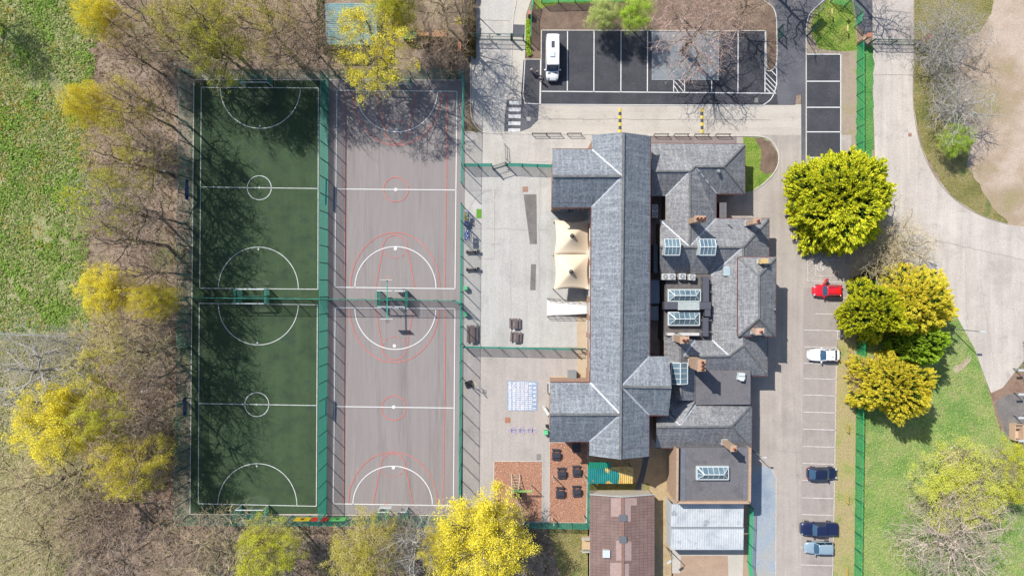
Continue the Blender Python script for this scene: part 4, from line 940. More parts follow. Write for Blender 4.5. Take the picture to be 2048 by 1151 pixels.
# --- teal nursery roof under the yellow tree
ts = thing('teal_outbuilding', 'teal-blue ribbed flat-roofed outbuilding half hidden under yellow leaves', 'outbuilding', W(703, 55, 0))
mb = MB(); a_ = W(651, 7, 3.2); b_ = W(754, 90, 3.2); mb.box(a_[0] + .2, a_[1] - .2, 0, b_[0] - .2, b_[1] + .2, 3.1); mb.build('wall', RENDER, ts, world=True)
mb = MB(); n = 40; v = []
for i in range(n + 1): y = b_[1] + (a_[1] - b_[1]) * i / n; z = 3.15 + (.06 if i % 2 else 0); v += [(a_[0], y, z), (b_[0], y, z + .1)]
mb.add(v, [(2 * i, 2 * i + 1, 2 * i + 3, 2 * i + 2) for i in range(n)])
o = mb.build('roof_sheet', M('teal_roof_sheet', [C(100, 150, 158), C(130, 170, 176), C(150, 176, 180)], s=.5, famt=.12), ts, world=True); o.modifiers.new('t', 'SOLIDIFY').thickness = .05
# nursery yard objects
for (nm, lab, cat, q, z, col) in (('sand_pit', 'orange timber sand pit in the nursery yard under bare branches', 'sand pit', (834, 62, 893, 78), .35, C(206, 150, 110)),
                                  ('green_play_frame', 'small green ribbed shed roof beside the orange sand pit', 'playhouse', (806, 61, 832, 76), 1.4, C(130, 170, 100)),
                                  ('storage_crate', 'small orange timber crate at the bottom of the nursery yard', 'crate', (907, 85, 921, 101), .8, C(224, 150, 100))):
    t = thing(nm, lab, cat, W((q[0] + q[2]) / 2, (q[1] + q[3]) / 2, 0)); a_ = W(q[0], q[1], z); b_ = W(q[2], q[3], z)
    mb = MB(); mb.box(a_[0], a_[1], 0, b_[0], b_[1], z * .8); mb.build('body', M(nm + '_paint', [col, tuple(x * .85 for x in col[:3]) + (1,)], s=2, famt=.15), t, world=True)
    mb = MB()
    n = 5
    for k in range(n + 1): X = a_[0] + (b_[0] - a_[0]) * k / n; mb.beam((X, a_[1], z * .85), (X, b_[1], z * .85), .1, .1)
    for y in (a_[1], b_[1]): mb.beam((a_[0], y, z * .9), (b_[0], y, z * .9), .12, .12)
    mb.build('rim', M(nm + '_rim', [tuple(min(.8, x * 1.2) for x in col[:3]) + (1,)]), t, world=True)
t = thing('yellow_umbrella', 'small round yellow parasol in the nursery yard', 'parasol', W(920, 52, 0))
mb = MB(); mb.cyl((0, 0, 0), (0, 0, 2), .04, .04, 8); mb.build('pole', GALV, t)
mb = MB(); n = 8; mb.add([(0, 0, 2.15)] + [(.62 * math.cos(2 * PI * i / n), .62 * math.sin(2 * PI * i / n), 1.85) for i in range(n)], [(0, 1 + i, 1 + (i + 1) % n) for i in range(n)]); o = mb.build('parasol_top', P('yellow_cloth', C(246, 214, 40)), t); o.modifiers.new('t', 'SOLIDIFY').thickness = .02
t = thing('white_table', 'small white play table beside the green playhouse', 'table', W(795, 64, 0))
mb = MB(); mb.obox(0, 0, .5, .56, .8, .6); mb.build('tabletop', UPVC, t)
for a_ in (-1, 1):
    for b_ in (-1, 1): mb = MB(); mb.obox(a_ * .33, b_ * .23, 0, .5, .06, .06); mb.build('leg', UPVC, t)

# ------------------------------------------------------------------ fences
def fence(label, pts, h=4.3, mat=None, cat='mesh fence', name='mesh_fence', sp=2.5, dense=0, wire=.014, ph=.2, pv=.12, post=.09, boards=None):
    mat = mat or TEALW; q = [Vector(W(*p)) for p in pts]
    t = thing(name, label, cat, tuple(q[0]))
    mb = MB()
    for a, b in zip(q[:-1], q[1:]):
        d = b - a; L = d.length; u = d / L
        z = .08
        while z < h:
            mb.beam(a + Vector((0, 0, z)), b + Vector((0, 0, z)), wire, wire); z += ph * (.5 if z < dense else 1)
        n = int(L / pv)
        for i in range(n + 1): p = a + u * (L * i / max(n, 1)); mb.beam(p + Vector((0, 0, .05)), p + Vector((0, 0, h)), .007, .007)
        mb.beam(a + Vector((0, 0, h)), b + Vector((0, 0, h)), .05, .05)
    mb.build('mesh_panel', mat, t, world=True)
    for si, (a, b) in enumerate(zip(q[:-1], q[1:])):
        L = (b - a).length; n = max(1, round(L / sp))
        for i in range(0 if si == 0 else 1, n + 1):
            p = a.lerp(b, i / n); pb = MB(); pb.beam(p, p + Vector((0, 0, h + .05)), post, post); pb.build('post', DGREEN, t, world=True)
    return t
F1 = fence('tall teal mesh fence down the west side of the turf pitches', [(387, 158), (379, 1029)])
F2 = fence('tall teal mesh fence along the top of the pitches', [(389, 157.5), (655, 158.5), (929, 159)])
F3 = fence('tall opaque teal fence dividing turf pitches from grey courts', [(657, 160), (653, 1026)], dense=1.3, wire=.03)
F4 = fence('tall teal mesh fence between the grey courts and upper playground gate', [(930, 161), (926, 372)])
fence('tall teal mesh fence on the playground side of the lower grey court', [(926, 412), (922, 1028)])
F5 = fence('tall teal mesh fence along the bottom of the pitches with coloured boards', [(381, 1029), (654, 1030), (921, 1031)])
fence('tall teal cross fence between the two turf pitches', [(380, 594), (654, 597)], dense=2.4)
fence('tall teal cross fence between the two grey courts', [(657, 597), (910, 600), (924, 606)], dense=2.4)
for (px0, col, dz) in ((594, C(240, 206, 30), 'yellow'), (628, C(226, 50, 44), 'red'), (663, C(110, 214, 110), 'green')):
    a = Vector(W(px0 + 3, 1030.5)); b = Vector(W(px0 + 34, 1030.5)); mb = MB()
    a.y += .10; b.y += .10
    mb.beam(a + Vector((0, 0, 1.75)), b + Vector((0, 0, 1.75)), .04, 1.5); o = mb.build('board', P(dz + '_board', col, .5), F5, world=True); o['label'] = dz + ' square board on the fence'
    e = MB(); c = (a + b) / 2; e.cyl(c + Vector((0, .02, 1.85)), c + Vector((0, .05, 1.85)), .28, .28, 14); e.beam(c + Vector((-.4, .035, 1.35)), c + Vector((.4, .035, 1.35)), .03, .12)
    e.build('emblem', P('dark_emblem', C(110, 70, 30)) if dz != 'green' else P('dark_emblem_green', C(30, 80, 40)), o)
for (y0, y1, x) in ((362, 402, 386), (790, 826, 382)):
    a = Vector(W(x, y0)); b = Vector(W(x, y1)); a.x -= .1; b.x -= .1; mb = MB(); mb.beam(a + Vector((0, 0, 1.7)), b + Vector((0, 0, 1.7)), .03, 1.0)
    o = mb.build('banner', P('purple_banner', C(50, 34, 130), .5), F1, world=True); o['label'] = 'purple banner with a pale band of lettering'
    e = MB(); u = (b - a)
    rnd = random.Random(3)
    for k in range(13): p = a + u * (.16 + .05 * k) + Vector((.03, 0, 1.72 + rnd.uniform(-.03, .03))); e.beam(p, p + u.normalized() * .10, .02, rnd.uniform(.2, .34))
    e.build('pale_band', P('lilac_print', C(150, 140, 210)), o)
mb = MB(); a = Vector(W(657, 362)); b = Vector(W(656, 412)); mb.beam(a + Vector((.06, 0, 1.5)), b + Vector((.06, 0, 1.5)), .03, .8); mb.build('banner', P('blue_banner', C(40, 190, 190)), F3, world=True)
mb = MB(); a = Vector(W(657, 790)); b = Vector(W(656, 828)); mb.beam(a + Vector((.06, 0, 1.5)), b + Vector((.06, 0, 1.5)), .03, .8); mb.build('banner', P('blue_banner', C(40, 190, 190)), F3, world=True)
G2 = dict(h=2.4, dense=0, ph=.12, pv=.1, wire=.02)
fence('low green mesh fence with folded gate across the top of the playground', [(930, 333), (984, 333)], **G2)
fence('low green mesh fence ending at the upper left hall wing', [(1014, 332), (1104, 335)], **G2)
fence('low green mesh fence dividing upper and lower playground', [(928, 692), (1140, 696)], **G2)
fence('low green mesh fence at the foot of the bark play area', [(1050, 1043), (1174, 1046)], **G2)
fence('low green mesh fence between the table bark area and the brown hut', [(1175, 925), (1174, 1046)], **G2)
GD = M('bright_green_wire', [C(40, 170, 110, .7)], famt=.05)
fence('bright green boundary fence beside the curving lane', [(1713, 92), (1713, 322)], h=2.1, dense=0, ph=.12, pv=.15, wire=.011, mat=GD)
fence('bright green boundary fence along the grass strip by the parked cars', [(1716, 660), (1713, 800), (1708, 1160)], h=2.1, dense=0, ph=.12, pv=.15, wire=.011, mat=GD)
fence('green fence across the top verge lawn', [(1660, 4), (1688, 12), (1712, 36), (1708, 55)], h=2.1, dense=0, ph=.15, pv=.15, wire=.02, mat=GD)
fence('green fence behind the bark flower bed', [(1083, 6), (1250, 2)], h=2.1, dense=0, ph=.12, pv=.12, wire=.02, mat=GD)
fence('short green fence from the bin down to the driveway gate', [(1067, 4), (1062, 24), (1061, 84)], h=2.1, dense=0, ph=.12, pv=.12, wire=.02, mat=GD)
fence('green fence round the slab garden', [(1497, 1008), (1494, 1120), (1500, 1160)], h=2.0, dense=0, ph=.12, pv=.12, wire=.02, mat=GD)
fence('low pale green field fence crossing the meadow', [(-30, 664), (152, 672)], h=1.6, dense=0, ph=.2, pv=.2, wire=.02, mat=GALV, post=.07)
fence('tall grey mesh fence beside the rusty ground at the right edge', [(2046, 690), (2047, 900)], h=2.6, dense=0, ph=.3, pv=.3, wire=.015, mat=GALV, post=.07)

def gate(label, a, b, h, name='gate', leafs=2, mat=None, ph=.15, wire=.02):
    mat = mat or DGREEN; A = Vector(W(*a)); B = Vector(W(*b)); t = thing(name, label, 'gate', tuple(A)); n = leafs
    for k in range(n):
        p = A.lerp(B, k / n) ; q = A.lerp(B, (k + 1) / n); mb = MB(); u = (q - p).normalized() * .06; p = p + u; q = q - u
        for z in (.15, h): mb.beam(p + Vector((0, 0, z)), q + Vector((0, 0, z)), .07, .07)
        for x in (p, q): mb.beam(x + Vector((0, 0, .1)), x + Vector((0, 0, h)), .07, .07)
        L = (q - p).length; m_ = int(L / ph)
        for i in range(1, m_): x = p.lerp(q, i / m_); mb.beam(x + Vector((0, 0, .1)), x + Vector((0, 0, h)), wire, wire)
        mb.beam(p + Vector((0, 0, h * .55)), q + Vector((0, 0, h * .55)), .05, .05)
        lf = mb.build('gate_leaf', mat, t, world=True)
        lb = MB(); c = p.lerp(q, .9 if k == 0 else .1); lb.beam(c + Vector((0, -.06, 1.0)), c + Vector((0, .06, 1.0)), .12, .2); lb.build('lock', BLACK, lf)
    for p in (A, B): mb = MB(); mb.beam(p, p + Vector((0, 0, h + .2)), .16, .16); mb.build('post', mat, t, world=True)
    return t
gate('dark green double driveway gate at the top left entrance', (938, 78), (1022, 80), 2.3)
gate('dark green pedestrian gate over the pale pavement', (1024, 80), (1047, 81), 2.3, leafs=1)
gate('folded green playground gate leaf standing open', (986, 338), (1012, 330), 2.4, leafs=1)
gate('small green gate near the hall end of the playground divider', (1142, 696), (1176, 696), 2.4, leafs=2)
gate('green double gate between the two brick pillars on the lane', (1737, 88), (1826, 90), 1.9, leafs=2)
gate('open green barrier gate beside the end parking bays', (1613, 72), (1625, 58), 2.0, leafs=1)
gate('green gate leaf standing by the kerb of the small soil island', (1556, 80), (1556, 60), 2.0, leafs=1)
for (x0, y0, x1, y1, lab) in ((1713, 88, 1722, 82, 'brick gate pillar wall at the left of the lane gate'), (1832, 91, 1840, 84, 'brick gate pillar at the right of the lane gate, under the grey tree')):
    a = Vector(W(x0, y0)); b = Vector(W(x1, y1)); t = thing('gate_pillar', lab, 'brick pillar', tuple(a), 0, 'brick pillars at the lane gate')
    mb = MB(); mb.beam(a + Vector((0, 0, .9)), b + Vector((0, 0, .9)), .25, 1.8); mb.beam(b + Vector((-.25, 0, 1.15)), b + Vector((.25, 0, 1.15)), .5, 2.3); mb.build('brickwork', BRICK, t, world=True)
    mb = MB(); mb.beam(b + Vector((-.3, 0, 2.35)), b + Vector((.3, 0, 2.35)), .6, .1); mb.build('coping', M('red_coping', [C(206, 130, 104)], famt=.1), t, world=True)

# guard rails along the kerb
for i, (x, lab) in enumerate(((1017, 'black guard rail hoop at the corner of the white kerb'), (1064, 'first black guard rail along the kerb from the zebra crossing'), (1093, 'second black guard rail along the kerb from the zebra crossing'), (1134, 'black guard rail nearest the hall corner, on the zebra crossing side'),
        (1307, 'black guard rail nearest the hall on the far side of the ridge'), (1347, 'black guard rail second from the hall on the lawn side'), (1388, 'black guard rail third from the hall on the lawn side'), (1430, 'black guard rail nearest the curved lawn'))):
    y = 269 if x < 1200 else 270.5; ln = 26 / S
    if i == 0: p0 = Vector(W(1010, 290)); p1 = Vector(W(1012, 318))
    else: p0 = Vector(W(x, y)); p1 = Vector(W(x + 28, y))
    t = thing('guard_rail', lab, 'guard rail', tuple(p0), 0, 'guard rails beside the access road'); mb = MB()
    for z in (.5, 1.0): mb.beam(p0 + Vector((0, 0, z)), p1 + Vector((0, 0, z)), .06)
    mb.build('rail', BLACK, t, world=True)
    for p in (p0, p1): mb = MB(); mb.cyl(p, p + Vector((0, 0, 1.03)), .05, .05, 8); mb.build('post', BLACK, t, world=True)
# cycle hoops and posts by the van
for (x, y, lab) in ((1063, 160, 'black cycle hoop nearer the three people'), (1063, 183, 'black cycle hoop farther down the dark strip')):
    p = Vector(W(x, y)); mb = MB(); u = Vector((.22, -.22, 0)) * .6
    mb.cyl(p, p + Vector((0, 0, .9)), .03, .03, 8); mb.cyl(p + Vector((0, 0, .9)), p + u + Vector((0, 0, .9)), .03, .03, 8); mb.cyl(p + u + Vector((0, 0, .9)), p + u, .03, .03, 8)
    tag(mb.build('cycle_hoop', BLACK), lab, 'cycle hoop', 'cycle hoops by the van')
# yellow knee rails
for i, (x, y, lab) in enumerate(((1694, 706, 'yellow knee rail level with the white saloon'), (1693, 855, 'yellow knee rail upper of the two between the white saloon and navy hatchback'), (1692, 996, 'yellow knee rail just below the navy hatchback'), (1691, 1140, 'yellow knee rail at the bottom edge of the grass strip'))):
    t = thing('knee_rail', lab, 'knee rail', W(x, y), 0, 'yellow knee rails on the grass strip')
    for (dx, dy) in ((0, .5), (0, -.5)): mb = MB(); mb.beam((dx, dy, 0), (dx, dy, .75), .09); mb.build('post', P('yellow_timber', C(232, 200, 110)), t)
    for z in (.35, .65): mb = MB(); mb.beam((.05, .62, z), (.05, -.62, z), .05, .1); mb.build('rail', P('yellow_timber', C(232, 200, 110)), t)
for (x, y, lab) in ((1656, 30, 'upper pale yellow marker post frame on the verge lawn'), (1687, 62, 'lower pale yellow marker post frame on the verge lawn')):
    t = thing('marker_post', lab, 'marker post', W(x, y, 0), 0, 'marker posts on the verge lawn')
    mb = MB(); mb.beam((0, .3, 0), (0, .3, 1.3), .06); mb.beam((0, -.3, 0), (0, -.3, 1.3), .06); mb.beam((0, -.45, 1.25), (0, .4, 1.25), .16, .1); mb.build('frame', P('pale_yellow', C(246, 226, 150)), t)
def sign(label, px, py, h, w_, hh, ang, col, board_col=None):
    t = thing('sign_board', label, 'sign', W(px, py, 0), ang)
    for s in (-1, 1): mb = MB(); mb.beam((s * w_ * .4, 0, 0), (s * w_ * .4, 0, h), .07); mb.build('post', DGREEN, t)
    mb = MB(); mb.beam((-w_ / 2, 0, h - hh / 2), (w_ / 2, 0, h - hh / 2), .05, hh); mb.build('panel', P(label[:12].replace(' ', '_') + '_panel', col), t)
    return t
sign('large two-post sign seen almost edge on beside the curved verge kerb', 1623, 36, 2.6, 2.2, 1.5, R(42), C(190, 206, 210))
sign('small green sign on the edge of the verge lawn', 1678, 24, 2.6, .55, .55, R(45), C(30, 80, 60))
def lamp(label, px, py, h, ang, arm=1.2, name='street_lamp', head=(.7, .28)):
    t = thing(name, label, 'lamp post', W(px, py, 0), ang); mb = MB(); mb.cyl((0, 0, 0), (0, 0, h), .09, .05, 10); mb.build('pole', GALV, t)
    if arm: mb = MB(); mb.cyl((0, 0, h - .05), (arm, 0, h + .1), .04, .035, 8); mb.build('arm', GALV, t)
    mb = MB(); mb.obox(arm + head[0] / 2 - .1, 0, h + .03, h + .16, head[0], head[1]); o = mb.build('lamp_head', P('pale_lamp_head', C(216, 222, 224)), t); return t
lamp('tall galvanised street lamp leaning over the lane edge', 1902, 657, 6.0, R(0), .15)
lamp('street lamp on the tarmac at the right edge', 2046, 684, 5.5, R(180), 1.6)
lamp('floodlight post in the leaf litter left of the lower turf pitch', 331, 768, 4.5, R(200), .6)
lamp('camera pole outside the top left corner of the turf pitch', 383, 151, 4.5, R(140), .2, head=(.3, .3))
lamp('slim lamp post left of the purple banner by the upper pitch', 379, 357, 6.5, R(180), .25, head=(.5, .2))
lamp('lamp post by the driveway edge at the top', 945, 22, 5.5, R(0), .2, head=(.5, .25))
lamp('short lamp post between brown hut and white verandas', 1332, 1092, 4.5, R(215), .5)
lamp('lamp beside the south-east wall of the flat annexe', 1504, 900, 4.0, R(0), .3, head=(.4, .2))
for (y, lab) in ((736, 'upper'), (783, 'second'), (829, 'third'), (874, 'lowest')):
    lamp('%s white headed bollard lamp in the line beside the rusty ground' % lab, 2026, y, 2.2, R(180), .1, 'bollard_lamp', (.9, .3))['group'] = 'bollard lamps by the rusty ground'
t = thing('skip_container', 'cream open-topped container on the rusty ground', 'container', W(2027, 861, 0))
mb = MB(); mb.obox(0, 0, 0, .12, 1.2, 2.3)
for (cx, cy, lx, ly) in ((-.6, 0, .08, 2.4), (.6, 0, .08, 2.4), (0, 1.16, 1.2, .08), (0, -1.16, 1.2, .08)): mb.obox(cx, cy, 0, 1.2, lx, ly)
mb.build('shell', P('cream_steel', C(232, 200, 170)), t); mb = MB(); mb.obox(0, .75, .12, .8, .9, .6); mb.build('load', P('rubble', C(190, 160, 140)), t)

# ------------------------------------------------------------------ sports equipment
def goal(label, px, py, d, wdt=4.0, h=2.3, depth=1.1, group='football goals'):
    """d = +1: opening faces down the picture (towards -Y)"""
    t = thing('football_goal', label, 'goal', W(px, py, 0), 0 if d > 0 else PI, group); hw = wdt / 2; mb = MB()
    for s in (-1, 1): mb.beam((s * hw, 0, 0), (s * hw, 0, h), .12)
    mb.beam((-hw, 0, h), (hw, 0, h), .12); mb.build('goal_frame', UPVC, t)
    for s in (-1, 1):
        mb = MB()
        for k in range(9): y = depth * k / 8; mb.beam((s * hw, y, .05), (s * hw, y, h), .025)
        for k in range(14): z = .1 + (h - .1) * k / 13; mb.beam((s * hw, 0, z), (s * hw, depth, z), .03)
        for k in range(5): mb.beam((s * (hw + .09 * k), 0, h), (s * (hw + .09 * k), depth, h), .03)
        mb.build('side_net', TEALW, t)
    mb = MB()
    for k in range(24): x = -hw + wdt * k / 23; mb.beam((x, depth, .05), (x, depth, h * .9), .015)
    for k in range(10): z = .1 + h * .85 * k / 9; mb.beam((-hw, depth, z), (hw, depth, z), .015)
    mb.build('back_net', TEALW, t); return t
goal('teal and white goal at the top of the upper turf pitch', 519, 174, 1)
goal('teal goal at the foot of the upper turf pitch, back to the cross fence', 512, 578, -1)
goal('teal goal at the top of the lower turf pitch, back to the cross fence', 512, 606, 1)
goal('white goal at the bottom of the lower turf pitch', 511, 1009, -1)
goal('goal behind the hoop at the top of the upper grey court', 797, 177, 1)
goal('teal goal at the foot of the upper grey court', 788, 581, -1)
goal('teal goal at the top of the lower grey court', 788, 612, 1)
goal('white goal under the hoop at the bottom of the lower grey court', 789, 1013, -1)
def hoop(label, px, py, d, arm=2.6, h=3.5):
    t = thing('basketball_hoop', label, 'basketball hoop', W(px, py, 0), 0 if d > 0 else PI, 'basketball hoops')
    mb = MB(); mb.cyl((0, 0, 0), (0, 0, h), .09, .08, 10); mb.build('pole', TEAL, t)
    mb = MB(); mb.beam((0, 0, h - .1), (0, -arm, h), .12, .12); mb.build('arm', TEAL, t)
    mb = MB(); mb.beam((-.9, -arm, h), (.9, -arm, h), .06, 1.05); mb.build('backboard', UPVC, t)
    mb = MB(); 
    for k in range(16): a1, a2 = 2 * PI * k / 16, 2 * PI * (k + 1) / 16; mb.beam((.23 * math.cos(a1), -arm - .35 + .23 * math.sin(a1), h - .4), (.23 * math.cos(a2), -arm - .35 + .23 * math.sin(a2), h - .4), .05)
    r_ = mb.build('hoop_ring', P('orange_ring', C(226, 150, 110)), t)
    mb = MB()
    for k in range(10): a1 = 2 * PI * k / 10; mb.beam((.22 * math.cos(a1), -arm - .35 + .22 * math.sin(a1), h - .4), (.12 * math.cos(a1 + .3), -arm - .35 + .12 * math.sin(a1 + .3), h - .8), .015)
    mb.build('net', UPVC, r_)
hoop('basketball hoop at the top of the upper grey court', 797, 170, 1, .9)
hoop('basketball hoop at the foot of the upper grey court', 783, 595, -1)
hoop('basketball hoop at the top of the lower grey court', 783, 600, 1)
hoop('basketball hoop at the bottom of the lower grey court', 780, 1020, -1, 1.6)
t = thing('portable_hoop', 'portable black basketball stand against the fence with yellow ring', 'basketball hoop', W(938, 767, 0), R(20))
mb = MB(); mb.obox(0, 0, 0, .35, 1.1, .9); mb.build('base', BLACK, t); mb = MB(); mb.cyl((0, 0, .3), (.5, 0, 2.6), .06, .05, 8); mb.cyl((-.3, 0, .3), (.5, .1, 2.0), .04, .04, 8); mb.build('pole', BLACK, t)
mb = MB()
for z in (2.2, 2.6, 3.0): mb.beam((.7, -.55, z), (.7, .55, z), .05)
for y in (-.55, 0, .55): mb.beam((.7, y, 2.2), (.7, y, 3.0), .05)
mb.build('backboard', BLACK, t)
mb = MB()
for k in range(12): a1, a2 = 2 * PI * k / 12, 2 * PI * (k + 1) / 12; mb.beam((.95 + .23 * math.cos(a1), .23 * math.sin(a1), 2.35), (.95 + .23 * math.cos(a2), .23 * math.sin(a2), 2.35), .05)
mb.build('hoop_ring', P('yellow_ring', C(236, 216, 110)), t)

# ------------------------------------------------------------------ playground furniture
def picnic(label, px, py, ang, L, mat, group, name='picnic_table', wd=.8):
    t = thing(name, label, 'picnic table', W(px, py, .4)[:2] + (0,), ang, group)
    mb = MB()
    for k in range(5): y = -wd / 2 + wd * (k + .5) / 5; mb.box(-L / 2, y - wd / 10 + .012, .70, L / 2, y + wd / 10 - .012, .75)
    mb.build('tabletop', mat, t)
    for s in (-1, 1):
        mb = MB()
        for k in (0, 1): y = s * (wd / 2 + .22 + .15 * k); mb.box(-L / 2, y - .065, .42, L / 2, y + .065, .46)
        mb.build('seat', mat, t)
    for s in (-1, 1):
        mb = MB(); x = s * L * .36; mb.beam((x, -.28, .70), (x, -.55, 0), .08, .08); mb.beam((x, .28, .70), (x, .55, 0), .08, .08); mb.beam((x, -wd / 2 - .4, .39), (x, wd / 2 + .4, .39), .08, .06); mb.build('leg', mat, t)
    return t
MBK = M('black_recycled_plank', [C(52, 54, 66), C(66, 68, 82)], s=3, famt=.15, rough=.55)
MBR = M('brown_recycled_plank', [C(104, 88, 88), C(122, 104, 102)], s=3, famt=.12, rough=.6)
pt0 = picnic('black picnic table nearest the wing wall, top left of the bark', 1112, 908, R(-3), 1.25, MBK, 'black picnic tables on the bark')
for (x, y, a, lab) in ((1123, 945, 2, 'black picnic table in the left column, middle of the bark'), (1153, 941, 3, 'black picnic table in the right column, upper one'),
                       (1120, 984, -2, 'black picnic table at the lower left of the bark group'), (1153, 981, 4, 'black picnic table at the lower right of the bark group')):
    p = W(x, y, .4); dup(pt0, (p[0], p[1], 0), R(a), lab)
p = W(1140, 892, .4); dup(pt0, (p[0] + .9, p[1], 0), R(0), 'black picnic table hidden in the shadow below the wing eave')
b0 = picnic('upper brown picnic table of the pair in the open playground', 1030, 646, R(90), 1.5, MBR, 'brown picnic tables')
p = W(1032, 673, .4); dup(b0, (p[0], p[1], 0), R(86), 'lower brown picnic table of the pair in the open playground')
b1 = picnic('long brown picnic table pushed near the court fence', 945, 667, R(90), 2.6, MBR, 'brown picnic tables')
for (y, lab) in ((510, 'upper dark bench with table by the court fence'), (545, 'lower dark bench with table by the court fence')):
    t = thing('bench', lab, 'bench', W(942, y - 4, .5)[:2] + (0,), R(0), 'dark benches by the court fence')
    mb = MB(); mb.box(-.75, -.05, .42, .75, .25, .47); mb.build('seat', MBR, t)
    mb = MB(); mb.box(-.75, .34, .6, .75, .40, .95); mb.build('backrest', MBR, t)
    for s in (-1, 1): mb = MB(); mb.box(s * .6 - .04, -.05, 0, s * .6 + .04, .38, .6); mb.build('leg', BLACK, t)
    mb = MB(); mb.box(.85, .0, .62, 1.3, .5, .68); mb.beam((1.07, .25, 0), (1.07, .25, .62), .1); mb.build('side_table', BLACK, t)
# green bins
def bin_(label, px, py, col, h=1.0, s=.62, ang=0, group='green litter bins'):
    t = thing('litter_bin', label, 'bin', W(px, py, h)[:2] + (0,), ang, group); mb = MB(); mb.obox(0, 0, 0, h * .85, s * .9, s * .9); mb.build('body', P(label[:9].replace(' ', '_') + '_bin_body', tuple(c * .6 for c in col[:3]) + (1,)), t)
    mb = MB(); mb.obox(0, 0, h * .85, h * .92, s, s); mb.obox(0, 0, h * .92, h, s * .8, s * .85); mb.build('lid', P(label[:9].replace(' ', '_') + '_bin_lid', col, .45), t); return t
bin_('mint green bin by the court fence, above the cross fence corner', 931, 576, C(120, 220, 160)); bin_('mint green bin by the court fence, below the cross fence corner', 931, 628, C(120, 220, 160))
bin_('mint green bin at the lower left wing wall', 1092, 865, C(124, 212, 140), ang=R(5), s=.66)
bin_('tall dark bin with red lid beside the driveway pavement', 1060, 25, C(206, 130, 120), 1.3, .6, group='other bins'); bin_('small black bin beside the wing wall, above the mint bin', 1094, 852, C(50, 50, 52), .8, .4, group='other bins')
# toy rack and ball nets
def pile(label, name, px, py, lx, ly, cols, n, seed, zc=1.3):
    rnd = random.Random(seed); t = thing(name, label, 'toy rack', W(px, py, zc)[:2] + (0,)); fr = MB()
    for sx in (-1, 1):
        for sy in (-1, 1): fr.beam((sx * lx / 2, sy * ly / 2, 0), (sx * lx / 2, sy * ly / 2, zc), .05)
    for z in (.3, .8, zc):
        for s in (-1, 1): fr.beam((-lx / 2, s * ly / 2, z), (lx / 2, s * ly / 2, z), .04); fr.beam((s * lx / 2, -ly / 2, z), (s * lx / 2, ly / 2, z), .04)
    fr.build('rack_frame', P('blue_rack', C(40, 70, 150)), t)
    for i, c in enumerate(cols):
        mb = MB()
        for k in range(n // len(cols)): mb.sphere((rnd.uniform(-.45, .45) * lx, rnd.uniform(-.45, .45) * ly, zc + rnd.uniform(-.15, .1)), rnd.uniform(.09, .14), 10)
        o = mb.build('toys', P('toy_%s_%d' % (name, i), c, .4), t, smooth=True); o['kind'] = 'stuff'
pile('rack heaped with multicoloured balls against the court fence', 'ball_rack', 933, 432, .55, 1.15, [C(230, 70, 60), C(240, 220, 60), C(90, 200, 190), C(250, 250, 240), C(80, 170, 90)], 50, 1)
pile('rack of blue and white balls against the court fence', 'toy_rack', 934, 468, .7, 1.6, [C(30, 80, 160), C(60, 110, 190), C(240, 244, 250)], 60, 2, 2.0)
t = thing('storage_chest', 'dark blue chest between the two ball racks', 'storage chest', W(933, 447, .8)[:2] + (0,)); mb = MB(); mb.obox(0, 0, 0, .7, .6, .6); mb.build('box', P('navy_box', C(30, 44, 90)), t); mb = MB(); mb.obox(0, 0, .7, .8, .66, .66); mb.build('lid', P('navy_lid', C(40, 60, 120)), t)
# white benches near the wing
for (x, y, a, lab) in ((1097, 775, 90, 'white wall cabinet on the lower left wing wall'), (1092, 821, -58, 'white bench standing askew by the lower left wing')):
    t = thing('white_bench', lab, 'bench', W(x, y, .5)[:2] + (0,), R(a), 'white benches by the wing')
    mb = MB(); mb.box(-.75, -.2, .42, .75, .2, .48); mb.build('seat', UPVC, t)
    for s in (-1, 1): mb = MB(); mb.box(s * .68 - .05, -.22, 0, s * .68 + .05, .22, .55); mb.build('leg', UPVC, t)
    mb = MB(); mb.box(-.75, .2, .48, .75, .26, .85); mb.build('backrest', P('cream_back', C(222, 206, 196)), t)
# climbing frame
cf = thing('climbing_frame', 'pale green metal climbing frame with ladder bars on orange bark', 'climbing frame', W(1033, 985, 0))
LG = P('pale_green_steel', C(168, 220, 120), .4); CG = P('cream_steel_tube', C(206, 200, 180), .4)
T = lambda x, y, z: W(x, y, z)
mb = MB()
for (p, q) in ((T(1023, 947, .2), T(1024, 995, 2.3)), (T(1040, 947, .2), T(1036, 996, 2.3))): mb.cyl(p, q, .06, .06, 8)
for k in range(8): y = 951 + k * 5.4; z = .3 + k * .27; mb.cyl(T(1023.2, y, z), T(1039.6 - k * .4, y, z), .035, .035, 6)
mb.build('ladder', CG, cf, world=True)
mb = MB(); mb.cyl(T(1025, 981, 2.3), T(1065, 981, 2.3), .06, .06, 8); mb.cyl(T(1025, 984, 2.3), T(1065, 983, 2.3), .03, .03, 6)
for k in range(14): mb.cyl(T(1028 + k * 2.6, 979, 2.3), T(1028 + k * 2.6, 984.5, 2.3), .03, .03, 6)
mb.cyl(T(1022, 994, 2.2), T(1036, 995, 2.2), .05, .05, 8); mb.cyl(T(1014, 987, 1.3), T(1024, 988, 1.3), .04, .04, 6); mb.cyl(T(1014, 980, 1.3), T(1014, 988, 1.3), .04, .04, 6)
mb.build('overhead_bars', LG, cf, world=True)
